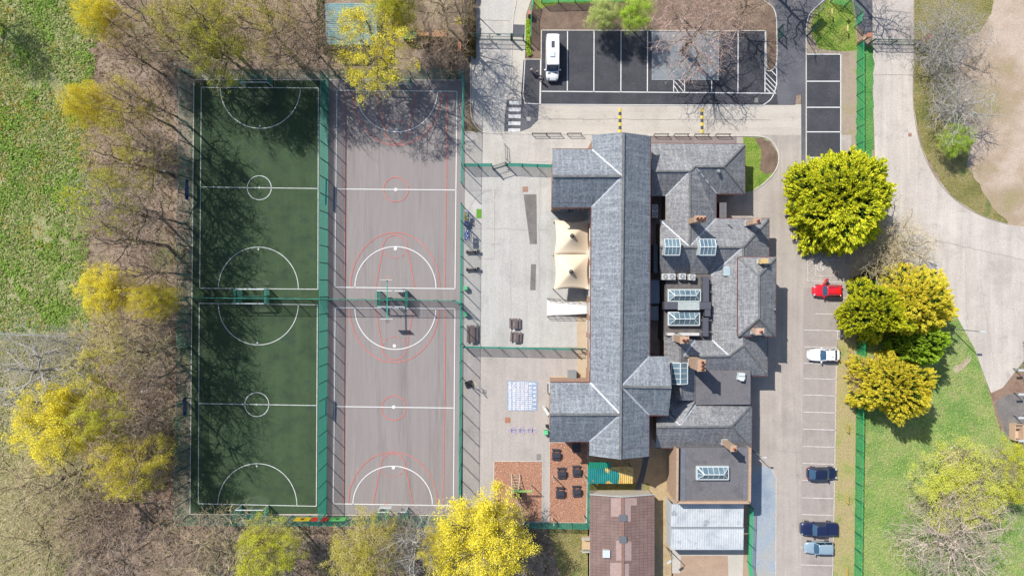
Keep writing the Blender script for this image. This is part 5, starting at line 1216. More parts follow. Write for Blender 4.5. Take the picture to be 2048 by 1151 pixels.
for (x, y, z) in ((1023, 994, 2.4), (1036, 996, 2.4), (1025, 980, 2.4), (1037, 981, 2.4), (1063, 980, 3.0), (1036, 1012, 2.6)):
    mb = MB(); p = T(x, y, z); mb.cyl((p[0], p[1], 0), p, .06, .06, 8); mb.build('post', CG if x > 1050 or y > 1000 else LG, cf, world=True)
mb = MB()
for k in range(8): mb.cyl(T(1036.5, 997 + k * 2, 2.2), T(1039.5, 997 + k * 2, 2.2), .03, .03, 6)
mb.cyl(T(1036.5, 996, 2.2), T(1036.5, 1013, 2.2), .04, .04, 6); mb.cyl(T(1039.5, 996, 2.2), T(1039.5, 1013, 2.2), .04, .04, 6); mb.build('hanging_bars', CG, cf, world=True)
mb = MB(); p = T(1037, 985, 1.6); mb.obox(p[0] - .1, p[1] - .1, 1.2, 1.26, 1.1, 1.1); mb.build('platform', BLACK, cf, world=True)
for (x, y, lab) in ((1105, 950, 'upper left'), (1167, 948, 'upper right'), (1105, 1034, 'lower left'), (1166, 1028, 'lower right')):
    mb = MB(); p = W(x, y, 0); mb.cyl((p[0], p[1], 0), (p[0], p[1], 3.2), .08, .07, 10); mb.cyl((p[0], p[1], 3.2), (p[0], p[1], 3.24), .09, .09, 10)
    tag(mb.build('shade_sail_post', CG, smooth=False), '%s bare cream shade post on the table bark' % lab, 'post', 'shade posts on the bark')

# ------------------------------------------------------------------ vehicles
TYRE = P('tyre_rubber', C(26, 26, 28), .8); RIM = P('alloy_rim', C(170, 174, 178), .3, .8)
def paint(name, col, metal=.3): 
    m = M(name, [col], rough=.28, metal=metal, famt=.03, coat=1.0); return m
def car(label, px, py, ang, L, Wd, Hh, pm_, cab, kind='hatch', name='parked_car', belt=.92, group='cars in the right-hand bays', roofmat=None, zc=1.2, cat='car', base=.24):
    p = W(px, py, zc); t = thing(name, label, cat, (p[0], p[1], 0), ang, group); hw = Wd / 2
    # body: rings along the length
    if kind == 'pickup': st = [(-.5, .86, belt), (-.495, .96, belt + .03), (-.2, 1, belt + .05), (0, 1, belt + .03), (.2, 1, belt + .02), (.40, .97, belt - .04), (.48, .88, belt - .18), (.5, .72, belt - .34)]
    elif kind == 'saloon': st = [(-.5, .56, belt - .26), (-.488, .76, belt - .08), (-.45, .88, belt + .01), (-.38, .96, belt + .03), (-.25, 1, belt + .02), (0, 1, belt), (.2, 1, belt - .02), (.36, .95, belt - .10), (.45, .82, belt - .2), (.49, .62, belt - .3), (.5, .45, belt - .4)]
    elif kind == 'van': st = [(-.5, .94, belt), (-.495, 1, belt), (-.2, 1, belt), (.2, 1, belt), (.33, 1, belt - .05), (.42, .96, belt - .18), (.48, .84, belt - .36), (.5, .7, belt - .5)]
    else: st = [(-.5, .62, belt - .3), (-.49, .82, belt - .08), (-.46, .92, belt), (-.38, .98, belt), (-.2, 1, belt), (0, 1, belt), (.2, 1, belt - .02), (.34, .95, belt - .08), (.44, .83, belt - .18), (.49, .62, belt - .3), (.5, .48, belt - .42)]
    v = []; n = 12
    for (x, k, zt) in st:
        w_ = hw * k; X = x * L; zl = base
        for (a, z) in ((-.86, zl), (-.98, zl + .1), (-1, zl + (zt - zl) * .55), (-.95, zt - .07), (-.82, zt), (-.4, zt + .03), (.4, zt + .03), (.82, zt), (.95, zt - .07), (1, zl + (zt - zl) * .55), (.98, zl + .1), (.86, zl)): v.append((X, a * w_, z))
    fs = [(i * n + j, i * n + (j + 1) % n, (i + 1) * n + (j + 1) % n, (i + 1) * n + j) for i in range(len(st) - 1) for j in range(n)] + [tuple(range(n)), tuple(range((len(st) - 1) * n, len(st) * n))[::-1]]
    mb = MB(); mb.add(v, fs); o = mb.build('body', pm_, t, smooth=True); md = o.modifiers.new('s', 'SUBSURF'); md.levels = 1; md.render_levels = 2
    # glasshouse and roof
    xfb, xft, xrt, xrb = [c * L for c in cab]; zb = belt - .02; zt = Hh - .05; wb = hw * .93; wt = hw * .74 if kind != 'van' else hw * .86; wg = wt
    def slab(x0, x1, y0, y1): pass
    Bq = [(xrb, -wb, zb), (xfb, -wb * .96, zb - .02), (xfb + .10, 0, zb), (xfb, wb * .96, zb - .02), (xrb, wb, zb), (xrb - .04, 0, zb)]
    Tq = [(xrt, -wt, zt), (xft, -wt, zt), (xft + .05, 0, zt + .02), (xft, wt, zt), (xrt, wt, zt), (xrt - .04, 0, zt)]
    def pane(nm, q, mt=DGLASS, th=.02):
        m_ = MB(); m_.add(q, [tuple(range(len(q)))]); o_ = m_.build(nm, mt, t); s_ = o_.modifiers.new('t', 'SOLIDIFY'); s_.thickness = th; s_.offset = 0; return o_
    WS = M('windscreen_glass', [C(60, 90, 116, .6)], rough=.08, famt=.02)
    pane('windscreen', [Bq[1], Bq[2], Bq[3], Tq[3], Tq[2], Tq[1]], WS)
    if kind == 'van': pane('rear_panel', [Bq[0], Bq[5], Bq[4], Tq[4], Tq[5], Tq[0]], pm_, .04)
    else: pane('rear_window', [Bq[0], Bq[5], Bq[4], Tq[4], Tq[5], Tq[0]], WS)
    for s, (i0, i1) in ((-1, (0, 1)), (1, (4, 3))):
        if kind == 'van': pane('side_panel', [Bq[i0], Bq[i1], Tq[i1], Tq[i0]], pm_, .04)
        else: pane('side_window', [Bq[i0], Bq[i1], Tq[i1], Tq[i0]])
    m_ = MB()
    rt = [(xrt - .12, .82), (xrt - .05, 1.0), (xrt * .6 + xft * .4, 1.03), (xft + .02, 1.0), (xft + .10, .80)]
    v = []
    for (X, k) in rt:
        for (a, dz) in ((-1, -.05), (-.93, .0), (-.6, .045), (0, .06), (.6, .045), (.93, .0), (1, -.05)): v.append((X, a * wt * k * 1.04, zt + dz + (0 if abs(k - 1) < .1 else -.03)))
    m_.add(v, [(i * 7 + j, i * 7 + j + 1, (i + 1) * 7 + j + 1, (i + 1) * 7 + j) for i in range(4) for j in range(6)])
    ro = m_.build('roof', pm_, t, smooth=True); s_ = ro.modifiers.new('t', 'SOLIDIFY'); s_.thickness = .04; s_.offset = -1; ro.modifiers.new('s', 'SUBSURF').levels = 1
    m_ = MB()
    for s in (-1, 1):
        m_.beam((xfb, s * wb * .96, zb), (xft, s * wt, zt), .07, .07); m_.beam((xrb, s * wb, zb), (xrt, s * wt, zt), .14, .1)
        xm = (xft + xrt) / 2; m_.beam((xm, s * wb, zb), (xm, s * wt, zt), .09, .06)
    m_.build('pillars', pm_, t)
    for s in (-1, 1):
        for xx in (.30 * L, -.30 * L):
            wm = MB(); wm.cyl((xx, s * (hw - .22), .33), (xx, s * (hw - .005), .33), .33, .33, 18); wo = wm.build('wheel', TYRE, t)
            rm = MB(); rm.cyl((xx, s * (hw - .02), .33), (xx, s * (hw + .01), .33), .21, .21, 14); rm.build('rim', RIM, wo)
        mm = MB(); mm.obox(xfb - .12, s * (hw + .1), belt - .05, belt + .1, .16, .24); mm.build('wing_mirror', pm_, t)
        hm = MB(); hm.obox(.455 * L, s * hw * .66, belt - .32, belt - .17, .22, .3, s * R(-28)); hm.build('headlight', P('clear_lamp', C(200, 214, 224), .15), t)
        tm = MB(); tm.obox(-.488 * L, s * hw * .78, belt - .25, belt - .05, .12, .26, s * R(14)); tm.build('tail_light', P('red_lamp', C(180, 30, 30), .2), t)
    if roofmat:
        m_ = MB(); m_.obox((xft + xrt) / 2 + .12, 0, zt + .055, zt + .075, (xft - xrt) * .74, wt * 1.5); m_.build('sunroof', roofmat, t)
    return t, (xfb, xft, xrt, xrb, wt, zt, hw)
red, q = car('bright red crossover with black roof panel and its driver door open', 1658, 581, PI, 4.25, 1.82, 1.58, paint('red_paint', C(220, 20, 36, .7), .1), (.17, .06, -.36, -.45), roofmat=P('black_gloss', C(44, 50, 62), .12))
for s in (-1, 1): mb = MB(); mb.beam((q[1] - .1, s * q[4] * .93, q[5] + .09), (q[2] + .1, s * q[4] * .93, q[5] + .09), .05, .04); mb.build('roof_rail', RIM, red)
mb = MB(); a = Vector((q[0] - .25, -q[6], 0)); a = Vector((q[0] - .2, q[6], 0)); b = a + Vector((-.55, .85, 0)); 
a = Vector((q[0] - .2, -q[6], 0)); b = a + Vector((-.5, -.9, 0)); 
mb.beam(a + Vector((0, 0, .6)), b + Vector((0, 0, .6)), .09, .65); dr = mb.build('door', paint('red_paint', C(220, 20, 36, .7)), red)
mb = MB(); mb.beam(a.lerp(b, .15) + Vector((0, .04, 1.15)), b + Vector((0, .1, 1.15)), .04, .4); mb.build('door_window', DGLASS, dr)
wsal, q = car('white coupe with dark windows parked above the first knee rail bays', 1651, 710, PI, 4.7, 1.86, 1.42, paint('white_paint', C(250, 250, 252, .62), 0), (.13, -.03, -.26, -.40), 'saloon')
mb = MB(); mb.obox(q[2] + .25, .25, q[5] + .05, q[5] + .09, .22, .18); mb.build('roof_aerial', BLACK, wsal)
nh, q = car('navy blue hatchback reversed into its bay with its nose over the grass', 1648, 948, 0, 4.4, 1.86, 1.5, paint('navy_paint', C(34, 42, 72, .7), .4), (.2, .06, -.28, -.46))
pu, q = car('navy double-cab pickup truck with ribbed load bed cover', 1641, 1059, PI, 5.35, 1.98, 1.78, paint('dark_navy_paint', C(36, 46, 84, .7), .4), (.2, .11, -.12, -.16), 'pickup', 'pickup_truck', belt=1.12, zc=1.3, cat='pickup truck', base=.35)
mb = MB(); mb.obox(-.335 * 5.35, 0, 1.10, 1.2, 1.68, 1.62)
for k in range(6): mb.obox(-.335 * 5.35, -.65 + .26 * k, 1.2, 1.225, 1.6, .05)
mb.build('bed_cover', paint('dark_navy_paint', C(36, 46, 84, .7)), pu)
for s in (-1, 1): mb = MB(); mb.beam((q[1] - .1, s * .68, q[5] + .06), (q[2] + .1, s * .68, q[5] + .06), .04); mb.build('roof_rail', RIM, pu)
sv, q = car('pale silver-blue hatchback, lowest car in the row of bays', 1641, 1097, PI, 4.3, 1.78, 1.5, paint('silver_blue_paint', C(176, 200, 214, .55), .3), (.18, .05, -.38, -.46))
van, q = car('white panel van with roof vent parked in the first dark bay', 1105.5, 114, R(-90), 6.1, 2.0, 2.65, paint('white_paint', C(250, 250, 252, .62), 0), (.30, .205, -.485, -.495), 'van', 'white_van', belt=1.35, group='vans', zc=1.9, cat='van', base=.35)
for (x0, l, w_, h, nm, mt) in ((-1.55, 1.0, .5, .06, 'roof_window', P('dark_skylight', C(90, 92, 104), .2)), (-.1, .75, .7, .2, 'roof_vent', UPVC)):
    mb = MB(); mb.obox(x0, 0 if nm == 'roof_window' else -.1, 2.63, 2.66 + h, l, w_); o = mb.build(nm, mt, van); bv = o.modifiers.new('b', 'BEVEL'); bv.width = .04; bv.segments = 2
for s in (-1, 1): mb = MB(); mb.obox(2.15, s * .5, 1.32, 1.36, .12, .42, s * R(-10)); mb.build('bonnet_vent', BLACK, van)

# ------------------------------------------------------------------ people
def skin(name, V, E, Rd, mat, parent, lv=1):
    me = bpy.data.meshes.new(name); me.from_pydata(V, E, []); o = bpy.data.objects.new(name, me); COL.objects.link(o); o.parent = parent; me.materials.append(mat)
    md = o.modifiers.new('Skin', 'SKIN'); md.use_smooth_shade = True
    for i, r in enumerate(Rd):
        sv_ = me.skin_vertices[0].data[i]; sv_.radius = (r, r); sv_.use_root = (i == 0)
    ss = o.modifiers.new('s', 'SUBSURF'); ss.levels = lv; ss.render_levels = lv; return o
def person(label, px, py, ang, top, legs, hair, vest=None, bend=0.0):
    t = thing('person', label, 'person', W(px, py, .9)[:2] + (0,), ang, None)
    B = lambda x, y, z: (x, y + bend * max(0, z - .95) * .9, z - bend * max(0, z - .95) * .25)
    V = []; E = []; Rr = []
    def add(p, r, par=None):
        V.append(B(*p)); Rr.append(r); 
        if par is not None: E.append((par, len(V) - 1))
        return len(V) - 1
    pel = add((0, 0, .95), .12); sp_ = add((0, 0, 1.16), .115, pel); ch = add((0, .01, 1.36), .13, sp_); nk = add((0, 0, 1.49), .055, ch); hd = add((0, .02, 1.6), .088, nk); ht = add((0, .01, 1.69), .07, hd); add((0, .115, 1.6), .016, hd)
    for s in (-1, 1): add((s * .085, .02, 1.6), .02, hd)
    for s in (-1, 1):
        sh = add((s * .17, 0, 1.42), .06, ch); el = add((s * .25, -.02, 1.15), .043, sh); wr = add((s * .24, .13, .96), .028, el); pm2 = add((s * .235, .17, .89), .03, wr)
        for k in range(4): f1 = add((s * (.21 + .018 * k), .185, .85 - .004 * k), .0095, pm2); add((s * (.21 + .018 * k), .20 + .004 * k, .80 + .006 * abs(k - 1.5)), .0085, f1)
        th = add((s * .20, .19, .88), .011, pm2); add((s * .185, .215, .85), .009, th)
        hp = add((s * .09, 0, .88), .088, pel); kn = add((s * .10, .03 * (1 + s), .5), .058, hp); an = add((s * .10, -.02 + .08 * s, .09), .038, kn); add((s * .11, .13 + .08 * s, .04), .036, an)
    skin('body', V, E, Rr, P('skin_tone', C(206, 160, 136), .6), t)
    # clothes
    def sub(pts, ed, rr, nm, mt): skin(nm, [B(*p) for p in pts], ed, rr, mt, t)
    sub([(0, 0, .92), (0, 0, 1.16), (0, .01, 1.38), (-.18, 0, 1.42), (-.255, -.02, 1.15), (-.24, .11, .98), (.18, 0, 1.42), (.255, -.02, 1.15), (.24, .11, .98)], [(0, 1), (1, 2), (2, 3), (3, 4), (4, 5), (2, 6), (6, 7), (7, 8)], [.15, .145, .155, .078, .06, .045, .078, .06, .045], 'jacket', top)
    sub([(0, 0, .95), (-.09, 0, .88), (-.10, 0, .5), (-.10, -.10, .1), (.09, 0, .88), (.10, .06, .5), (.10, .06, .1)], [(0, 1), (1, 2), (2, 3), (0, 4), (4, 5), (5, 6)], [.14, .105, .075, .055, .105, .075, .055], 'trousers', legs)
    sub([(0, -.03, 1.60), (0, -.01, 1.68)], [(0, 1)], [.095, .085], 'hair', hair)
    if vest: sub([(0, .0, 1.0), (0, .0, 1.2), (0, .01, 1.38)], [(0, 1), (1, 2)], [.165, .16, .17], 'hi_vis_vest', vest)
    return t
CL = lambda n, c: P(n, c, .8)
person('person in a grey-lilac top and lime hi-vis vest leaning forward left of the white van', 1062, 139, R(-140), CL('lilac_top', C(160, 150, 175)), CL('dark_trousers', C(40, 44, 60)), CL('brown_hair', C(90, 74, 70)), CL('lime_vest', C(170, 220, 60)), .4)
person('person in a grey-purple jacket bending over just left of the van', 1074, 143, R(-150), CL('purple_grey_jacket', C(110, 106, 128)), CL('dark_trousers', C(40, 44, 60)), CL('grey_hair', C(150, 146, 150)), None, .3)
person('person in black and white clothes standing on the white line by the van nose', 1082, 158, R(160), CL('white_top', C(190, 190, 196)), CL('black_trousers', C(34, 34, 40)), CL('dark_hair', C(44, 40, 40)))
person('person in black and white patterned clothes beside the open red car', 1672, 543, R(170), M('patterned_cloth', [C(40, 40, 46), C(230, 230, 232)], s=14, famt=.1), CL('black_trousers', C(34, 34, 40)), CL('dark_hair', C(44, 40, 40)))

# ------------------------------------------------------------------ trees and plants
def seg_mesh(P0, P1, R0, R1, n=3):
    P0 = np.asarray(P0); P1 = np.asarray(P1); R0 = np.asarray(R0)[:, None]; R1 = np.asarray(R1)[:, None]; N = len(P0)
    d = P1 - P0; d /= np.maximum(np.linalg.norm(d, axis=1, keepdims=True), 1e-6)
    up = np.where(np.abs(d[:, 2:3]) < .9, np.array([[0, 0, 1.]]), np.array([[1., 0, 0]]))
    a = np.cross(d, up); a /= np.linalg.norm(a, axis=1, keepdims=True); b = np.cross(a, d)
    V = np.zeros((N, 2 * n, 3))
    for i in range(n):
        t = 2 * PI * i / n; o = a * math.cos(t) + b * math.sin(t); V[:, i] = P0 + o * R0; V[:, n + i] = P1 + o * R1
    base = (np.arange(N) * 2 * n)[:, None]
    F = [base + np.array([[i, (i + 1) % n, n + (i + 1) % n, n + i]]) for i in range(n)]
    return V.reshape(-1, 3), np.stack(F, 1).reshape(-1, 4)
def np_mesh(name, V, F, mat, smooth=False):
    me = bpy.data.meshes.new(name); nv, nf, k = len(V), len(F), F.shape[1]
    me.vertices.add(nv); me.vertices.foreach_set('co', np.ascontiguousarray(V, dtype=np.float32).ravel())
    me.loops.add(nf * k); me.loops.foreach_set('vertex_index', np.ascontiguousarray(F, dtype=np.int32).ravel())
    me.polygons.add(nf); me.polygons.foreach_set('loop_start', np.arange(0, nf * k, k, dtype=np.int32)); me.polygons.foreach_set('loop_total', np.full(nf, k, dtype=np.int32))
    if smooth: me.polygons.foreach_set('use_smooth', np.ones(nf, dtype=bool))
    me.update(calc_edges=True); me.materials.append(mat); return me
def quads(C0, A, B):
    """leaf quads (diamonds) from centres and half axes"""
    V = np.stack([C0 - A, C0 + B * .9 - A * .1, C0 + A, C0 - B * .9 - A * .1], 1); N = len(C0)
    return V.reshape(-1, 3), np.arange(4 * N).reshape(-1, 4)
def skeleton(seed, H_=13., R_=5.0, limbs=8, subs=6, tw=6, fine=5, zc=.62, rz=.36, flat=0.0, r0=.27, fork=.28):
    """branches grown towards clusters of twig tips spread through the crown's volume"""
    rng = np.random.default_rng(seed); S0 = [[] for _ in range(6)]; n_t = limbs * subs * tw * fine
    u = rng.normal(0, 1, (n_t, 3)); u /= np.linalg.norm(u, axis=1, keepdims=True)
    lob = np.array([1 + .42 * mnoise.noise(Vector(tuple(x)) * 1.5 + Vector((seed, 0, 0))) + .30 * mnoise.noise(Vector(tuple(x)) * 3.6 + Vector((seed, 7, 0))) for x in u])
    pts = u * (rng.uniform(0, 1, n_t) ** .42 * lob)[:, None] * np.array([R_, R_, H_ * rz]) + np.array([0, 0, H_ * zc])
    pts[:, 2] += flat * (np.hypot(pts[:, 0], pts[:, 1]) / R_) * -1.0
    def path(p, q, r_a, r_b, n, lvl, wob):
        L = np.linalg.norm(q - p); prev = p; out = [p]
        sag = np.array([0, 0, -1.0]) * L * .10 * (1 if lvl else 0)
        for i in range(1, n + 1):
            f = i / n; c = p + (q - p) * f + sag * math.sin(PI * f) + (rng.normal(0, wob * L / n, 3) if i < n else 0)
            S0[lvl].append((tuple(prev), tuple(c), r_a + (r_b - r_a) * (i - 1) / n, r_a + (r_b - r_a) * f)); out.append(c); prev = c
        return out
    def split(P, k):
        seeds = P[rng.choice(len(P), min(k, len(P)), replace=False)]
        for _ in range(3):
            lab = np.argmin(((P[:, None] - seeds[None]) ** 2).sum(2), 1); seeds = np.array([P[lab == i].mean(0) if (lab == i).any() else seeds[i] for i in range(len(seeds))])
        return [P[lab == i] for i in range(len(seeds)) if (lab == i).any()]
    ks = (limbs, subs, tw, fine); rad = (r0, r0 * .42, r0 * .17, .019, .011)
    def grow(nodes, P, lvl):
        for C_ in split(P, ks[lvl]):
            cen = C_.mean(0); far = C_[np.argmax(np.linalg.norm(C_ - nodes[0], axis=1))]; tgt = cen * .55 + far * .45 if len(C_) > 2 else cen
            d = [np.linalg.norm(cen - x) + .5 * max(0, x[2] - cen[2]) for x in nodes]; j = int(np.argmin(d)); j = max(1, j - (1 if rng.random() < .6 else 0)) if len(nodes) > 2 else j
            ch = path(nodes[j], tgt, rad[lvl + 1] * (1 if lvl < 3 else 1), rad[lvl + 1] * .45, (6, 4, 3, 2)[lvl], lvl + 1, (.20, .22, .25, .25)[lvl])
            if lvl < 3 and len(C_) > 1: grow(ch, C_, lvl + 1)
            elif lvl == 3:
                for x in C_[:1]:
                    for _ in range(2):
                        dd = (ch[-1] - ch[0]); dd = dd / max(np.linalg.norm(dd), 1e-3) + rng.normal(0, .6, 3); e = ch[-1 - int(rng.integers(0, 2))] + dd * rng.uniform(.15, .38); S0[5].append((tuple(ch[-1]), tuple(e), .009, .006))
    tr = path(np.zeros(3), np.array([rng.normal(0, .2), rng.normal(0, .2), H_ * (zc - .02)]), r0, r0 * .4, 7, 0, .05)
    grow(tr[2:], pts, 0)
    return S0, pts
def bark_mat(name, cols): return M(name, cols, s=.8, fine=3, famt=.2, rough=.9)
BK_BROWN = bark_mat('brown_twigs', [C(176, 150, 126, .75), C(206, 180, 154, .75)]); BK_GREY = bark_mat('silver_grey_twigs', [C(160, 155, 148, .65), C(188, 183, 176, .65)])
BK_OLIVE = bark_mat('olive_twigs', [C(170, 160, 110, .75), C(202, 190, 138, .75)]); BK_PINK = bark_mat('pinkish_twigs', [C(184, 152, 140, .75), C(212, 182, 168, .75)]); BK_DARK = bark_mat('trunk_bark', [C(112, 100, 86, .6), C(146, 132, 116, .6)])
BK_PALE = bark_mat('pale_boughs', [C(184, 166, 150, .7), C(208, 192, 178, .7)])
BK_STRAW = bark_mat('straw_twigs', [C(196, 180, 136, .78), C(222, 206, 164, .78)])
def leaf_mat(name, cols, trans=.35):
    m, nt, b = base_mat(name); g_ = nt.nodes.new('ShaderNodeNewGeometry'); n = len(cols)
    c = ramp(nt, g_.outputs['Random Per Island'], cols, [i / max(1, n - 1) for i in range(n)])
    nt.links.new(c, b.inputs['Base Color']); b.inputs['Roughness'].default_value = .7; b.inputs['Specular IOR Level'].default_value = .2
    t = nt.nodes.new('ShaderNodeBsdfTranslucent'); nt.links.new(c, t.inputs[0]); mx = nt.nodes.new('ShaderNodeMixShader'); mx.inputs[0].default_value = trans
    nt.links.new(b.outputs[0], mx.inputs[1]); nt.links.new(t.outputs[0], mx.inputs[2]); nt.links.new(mx.outputs[0], nt.nodes['Material Output'].inputs[0]); MATS[name] = m; return m
LF_Y = leaf_mat('yellow_blossom', [C(206, 190, 50, .75), C(238, 220, 64, .8), C(250, 236, 96, .82), C(180, 172, 76, .65), C(226, 208, 84, .75)])
LF_YB = leaf_mat('bright_yellow_blossom', [C(236, 214, 40, .82), C(250, 234, 60, .86), C(252, 240, 100, .86), C(200, 190, 60, .7), C(226, 206, 60, .8)])
LF_O = leaf_mat('olive_buds', [C(170, 168, 80, .7), C(206, 196, 80, .7), C(186, 176, 90, .7), C(224, 208, 80, .7)])
LF_YG = leaf_mat('yellow_green_leaf', [C(170, 184, 50, .75), C(214, 214, 66, .8), C(230, 222, 76, .8), C(140, 156, 56, .7)])
LF_L = leaf_mat('lime_leaf', [C(150, 196, 56, .75), C(186, 218, 76, .8), C(212, 230, 96, .8), C(130, 170, 50, .7)])
LF_YL = leaf_mat('soft_yellow_green_leaf', [C(190, 200, 70, .75), C(212, 216, 84, .8), C(226, 224, 110, .8), C(160, 176, 66, .7)])
LF_W = leaf_mat('pale_willow_leaf', [C(160, 180, 90, .75), C(190, 204, 116, .8), C(208, 216, 140, .8)])
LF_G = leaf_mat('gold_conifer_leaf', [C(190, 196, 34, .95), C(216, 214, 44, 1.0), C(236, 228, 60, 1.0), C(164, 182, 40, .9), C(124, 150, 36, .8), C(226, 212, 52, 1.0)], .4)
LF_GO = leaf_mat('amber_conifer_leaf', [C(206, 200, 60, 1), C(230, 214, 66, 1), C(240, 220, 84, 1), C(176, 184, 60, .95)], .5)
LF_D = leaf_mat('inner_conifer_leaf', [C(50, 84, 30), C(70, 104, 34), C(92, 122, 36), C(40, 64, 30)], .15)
LF_LR = leaf_mat('bright_laurel_leaf', [C(146, 188, 44, .9), C(176, 208, 56, .95), C(196, 220, 74, .95), C(114, 156, 44, .8)], .4)
PROTO = {}
def bare_proto(key, seed, **kw):
    S0, tips = skeleton(seed, **kw)
    flat = lambda ls: [x for l in ls for x in l]
    tr = flat(S0[:3]); V, F = seg_mesh([x[0] for x in tr], [x[1] for x in tr], [x[2] for x in tr], [x[3] for x in tr], 6); tm = np_mesh('trunk', V, F, BK_DARK, True)
    cr = flat(S0[3:]); V, F = seg_mesh([x[0] for x in cr], [x[1] for x in cr], [max(x[2], .009) for x in cr], [max(x[3], .006) for x in cr], 3); cm = np_mesh('crown', V, F, BK_BROWN)
    PROTO[key] = dict(trunk=tm, crown=cm, R=kw.get('R_', 5.0), H=kw.get('H_', 13.), tips=tips)
bare_proto('a', 11); bare_proto('b', 23, limbs=7, subs=7); bare_proto('c', 37, limbs=11, subs=5)
bare_proto('d', 51, rz=.42, zc=.56)
bare_proto('e', 77, H_=8, limbs=14, subs=6, tw=6, fine=5, zc=.52, rz=.42, r0=.15)
for k in ('a', 'b', 'c', 'd', 'e'):
    p_ = PROTO[k]; rng = np.random.default_rng(5 + ord(k)); tp = p_['tips']
    for nm, n, sz, sprd in (('dense', 50000, .062, .25), ('sparse', 9000, .065, .16), ('sparse2', 20000, .060, .19), ('mid', 30000, .058, .23)):
        # whole boughs flower more than others
        w_ = np.array([mnoise.noise(Vector(tuple(x)) * .55 + Vector((nm == 'dense', 3.3, ord(k)))) for x in tp]); w_ = np.clip(w_ * 1.6 + (.42 if nm == 'dense' else .15 if nm == 'mid' else .05), .01, 1) * np.clip(tp[:, 2] / p_['H'] * 1.6 - .2, .1, 1); w_ /= w_.sum()
        c = tp[rng.choice(len(tp), n, p=w_)] + rng.normal(0, sprd, (n, 3)); A = rng.normal(0, 1, (n, 3)); A /= np.linalg.norm(A, axis=1, keepdims=True); B = np.cross(A, rng.normal(0, 1, (n, 3))); B /= np.linalg.norm(B, axis=1, keepdims=True)
        N_ = rng.normal(0, .75, (n, 3)) + np.array([-.25, .25, 1.0]); A = np.cross(A, N_); A /= np.linalg.norm(A, axis=1, keepdims=True); B = np.cross(N_, A); B /= np.linalg.norm(B, axis=1, keepdims=True)
        s_ = rng.uniform(.6, 1.3, (n, 1)) * sz; V, F = quads(c, A * s_, B * s_ * .75); p_[nm] = np_mesh('foliage', V, F, LF_Y)
def conifer_proto(key, seed, N=1900, per=42, R_=1.0, H_=1.15, droop=.1, amp=.30):
    rng = np.random.default_rng(seed); out = []; inn = []
    az = rng.uniform(0, 2 * PI, N); el = np.arcsin(rng.uniform(-.15, 1, N)); d = np.stack([np.cos(el) * np.cos(az), np.cos(el) * np.sin(az), np.sin(el)], 1)
    lump = np.array([1 + amp * mnoise.noise(Vector(tuple(x)) * 1.5 + Vector((seed, 0, 0))) + .16 * mnoise.noise(Vector(tuple(x)) * 4 + Vector((seed, 4, 0))) for x in d])
    rad = lump * rng.uniform(.86, 1.03, N)
    ctr = d * rad[:, None] * np.array([R_, R_, H_]); 
    for layer, (K, sc, ln, wd) in enumerate(((per, .040, .024, .0085), (8, .07, .05, .028))):
        idx = np.repeat(np.arange(N), K); n = len(idx); dd = d[idx]; dd = dd * np.array([1, 1, .6]); dd /= np.linalg.norm(dd, axis=1, keepdims=True)
        tt = rng.uniform(-1, 1, n)[:, None]
        c = ctr[idx] * (1 if layer == 0 else .86) + dd * tt * sc * 1.3 + rng.normal(0, sc * .42, (n, 3)) * (1.2 - tt * .6); A = dd + rng.normal(0, .45, (n, 3)) + np.array([0, 0, -droop * .5 + .12]); A /= np.linalg.norm(A, axis=1, keepdims=True)
        B = np.cross(rng.normal(0, .6, (n, 3)) + np.array([-.3, .3, 1.0]), A); B /= np.linalg.norm(B, axis=1, keepdims=True); s_ = rng.uniform(.4, 1.6, (n, 1))
        V, F = quads(c, A * ln * s_, B * wd * s_); V[:, 2] = np.maximum(V[:, 2], -.18) + .25; (out if layer == 0 else inn).append((V, F))
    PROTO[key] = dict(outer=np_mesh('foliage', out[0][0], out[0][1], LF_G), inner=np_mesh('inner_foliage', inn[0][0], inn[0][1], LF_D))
conifer_proto('k1', 3); conifer_proto('k2', 8, droop=.4, amp=.55); conifer_proto('k3', 15, N=1500, amp=.45)
tm = MB(); tm.cyl((0, 0, 0), (0, 0, 1), .06, .02, 8); tm_o = tm.build('trunk', BK_DARK); CTR = tm_o.data; bpy.data.objects.remove(tm_o)
def sub_ob(name, me, parent, mat, sc=None):
    o = bpy.data.objects.new(name, me); COL.objects.link(o); o.parent = parent
    o.material_slots[0].link = 'OBJECT'; o.material_slots[0].material = mat
    if sc: o.scale = sc
    return o
rt_ = random.Random(99)
def tree(label, px, py, rpx, h, key='a', twig=BK_BROWN, leaf=None, lm='dense', name='bare_tree', cat='tree', group='woodland trees round the pitches', sx=1.0, rz=None, base=None, zf=.6):
    if group.startswith('woodland'): h *= 1.38
    p_ = PROTO[key]; zc = h * zf; b = W(px, py, zc); r = rpx / S * (1 - zc / H)
    bx, by = b[0] * S + 1024, 575.5 - b[1] * S
    if 374 < bx < 936 and 149 < by < 1040:      # a trunk may not stand inside the fenced pitches
        o_ = min(((bx - 372, -1, 0), (by - 147, 0, -1), (1042 - by, 0, 1)), key=lambda q: q[0]); b = (b[0] + o_[1] * o_[0] / S, b[1] - o_[2] * o_[0] / S, 0)
    t = thing(name, label, cat, (b[0], b[1], 0), rt_.uniform(0, 6.28) if rz is None else rz, group)
    k = r / p_['R']; t.scale = (k * sx, k, h / p_['H'])
    sub_ob('trunk', p_['trunk'], t, BK_DARK if twig not in (BK_GREY, BK_PALE) else twig); sub_ob('crown', p_['crown'], t, twig)
    if leaf: sub_ob('foliage', p_[lm], t, leaf)
    return t
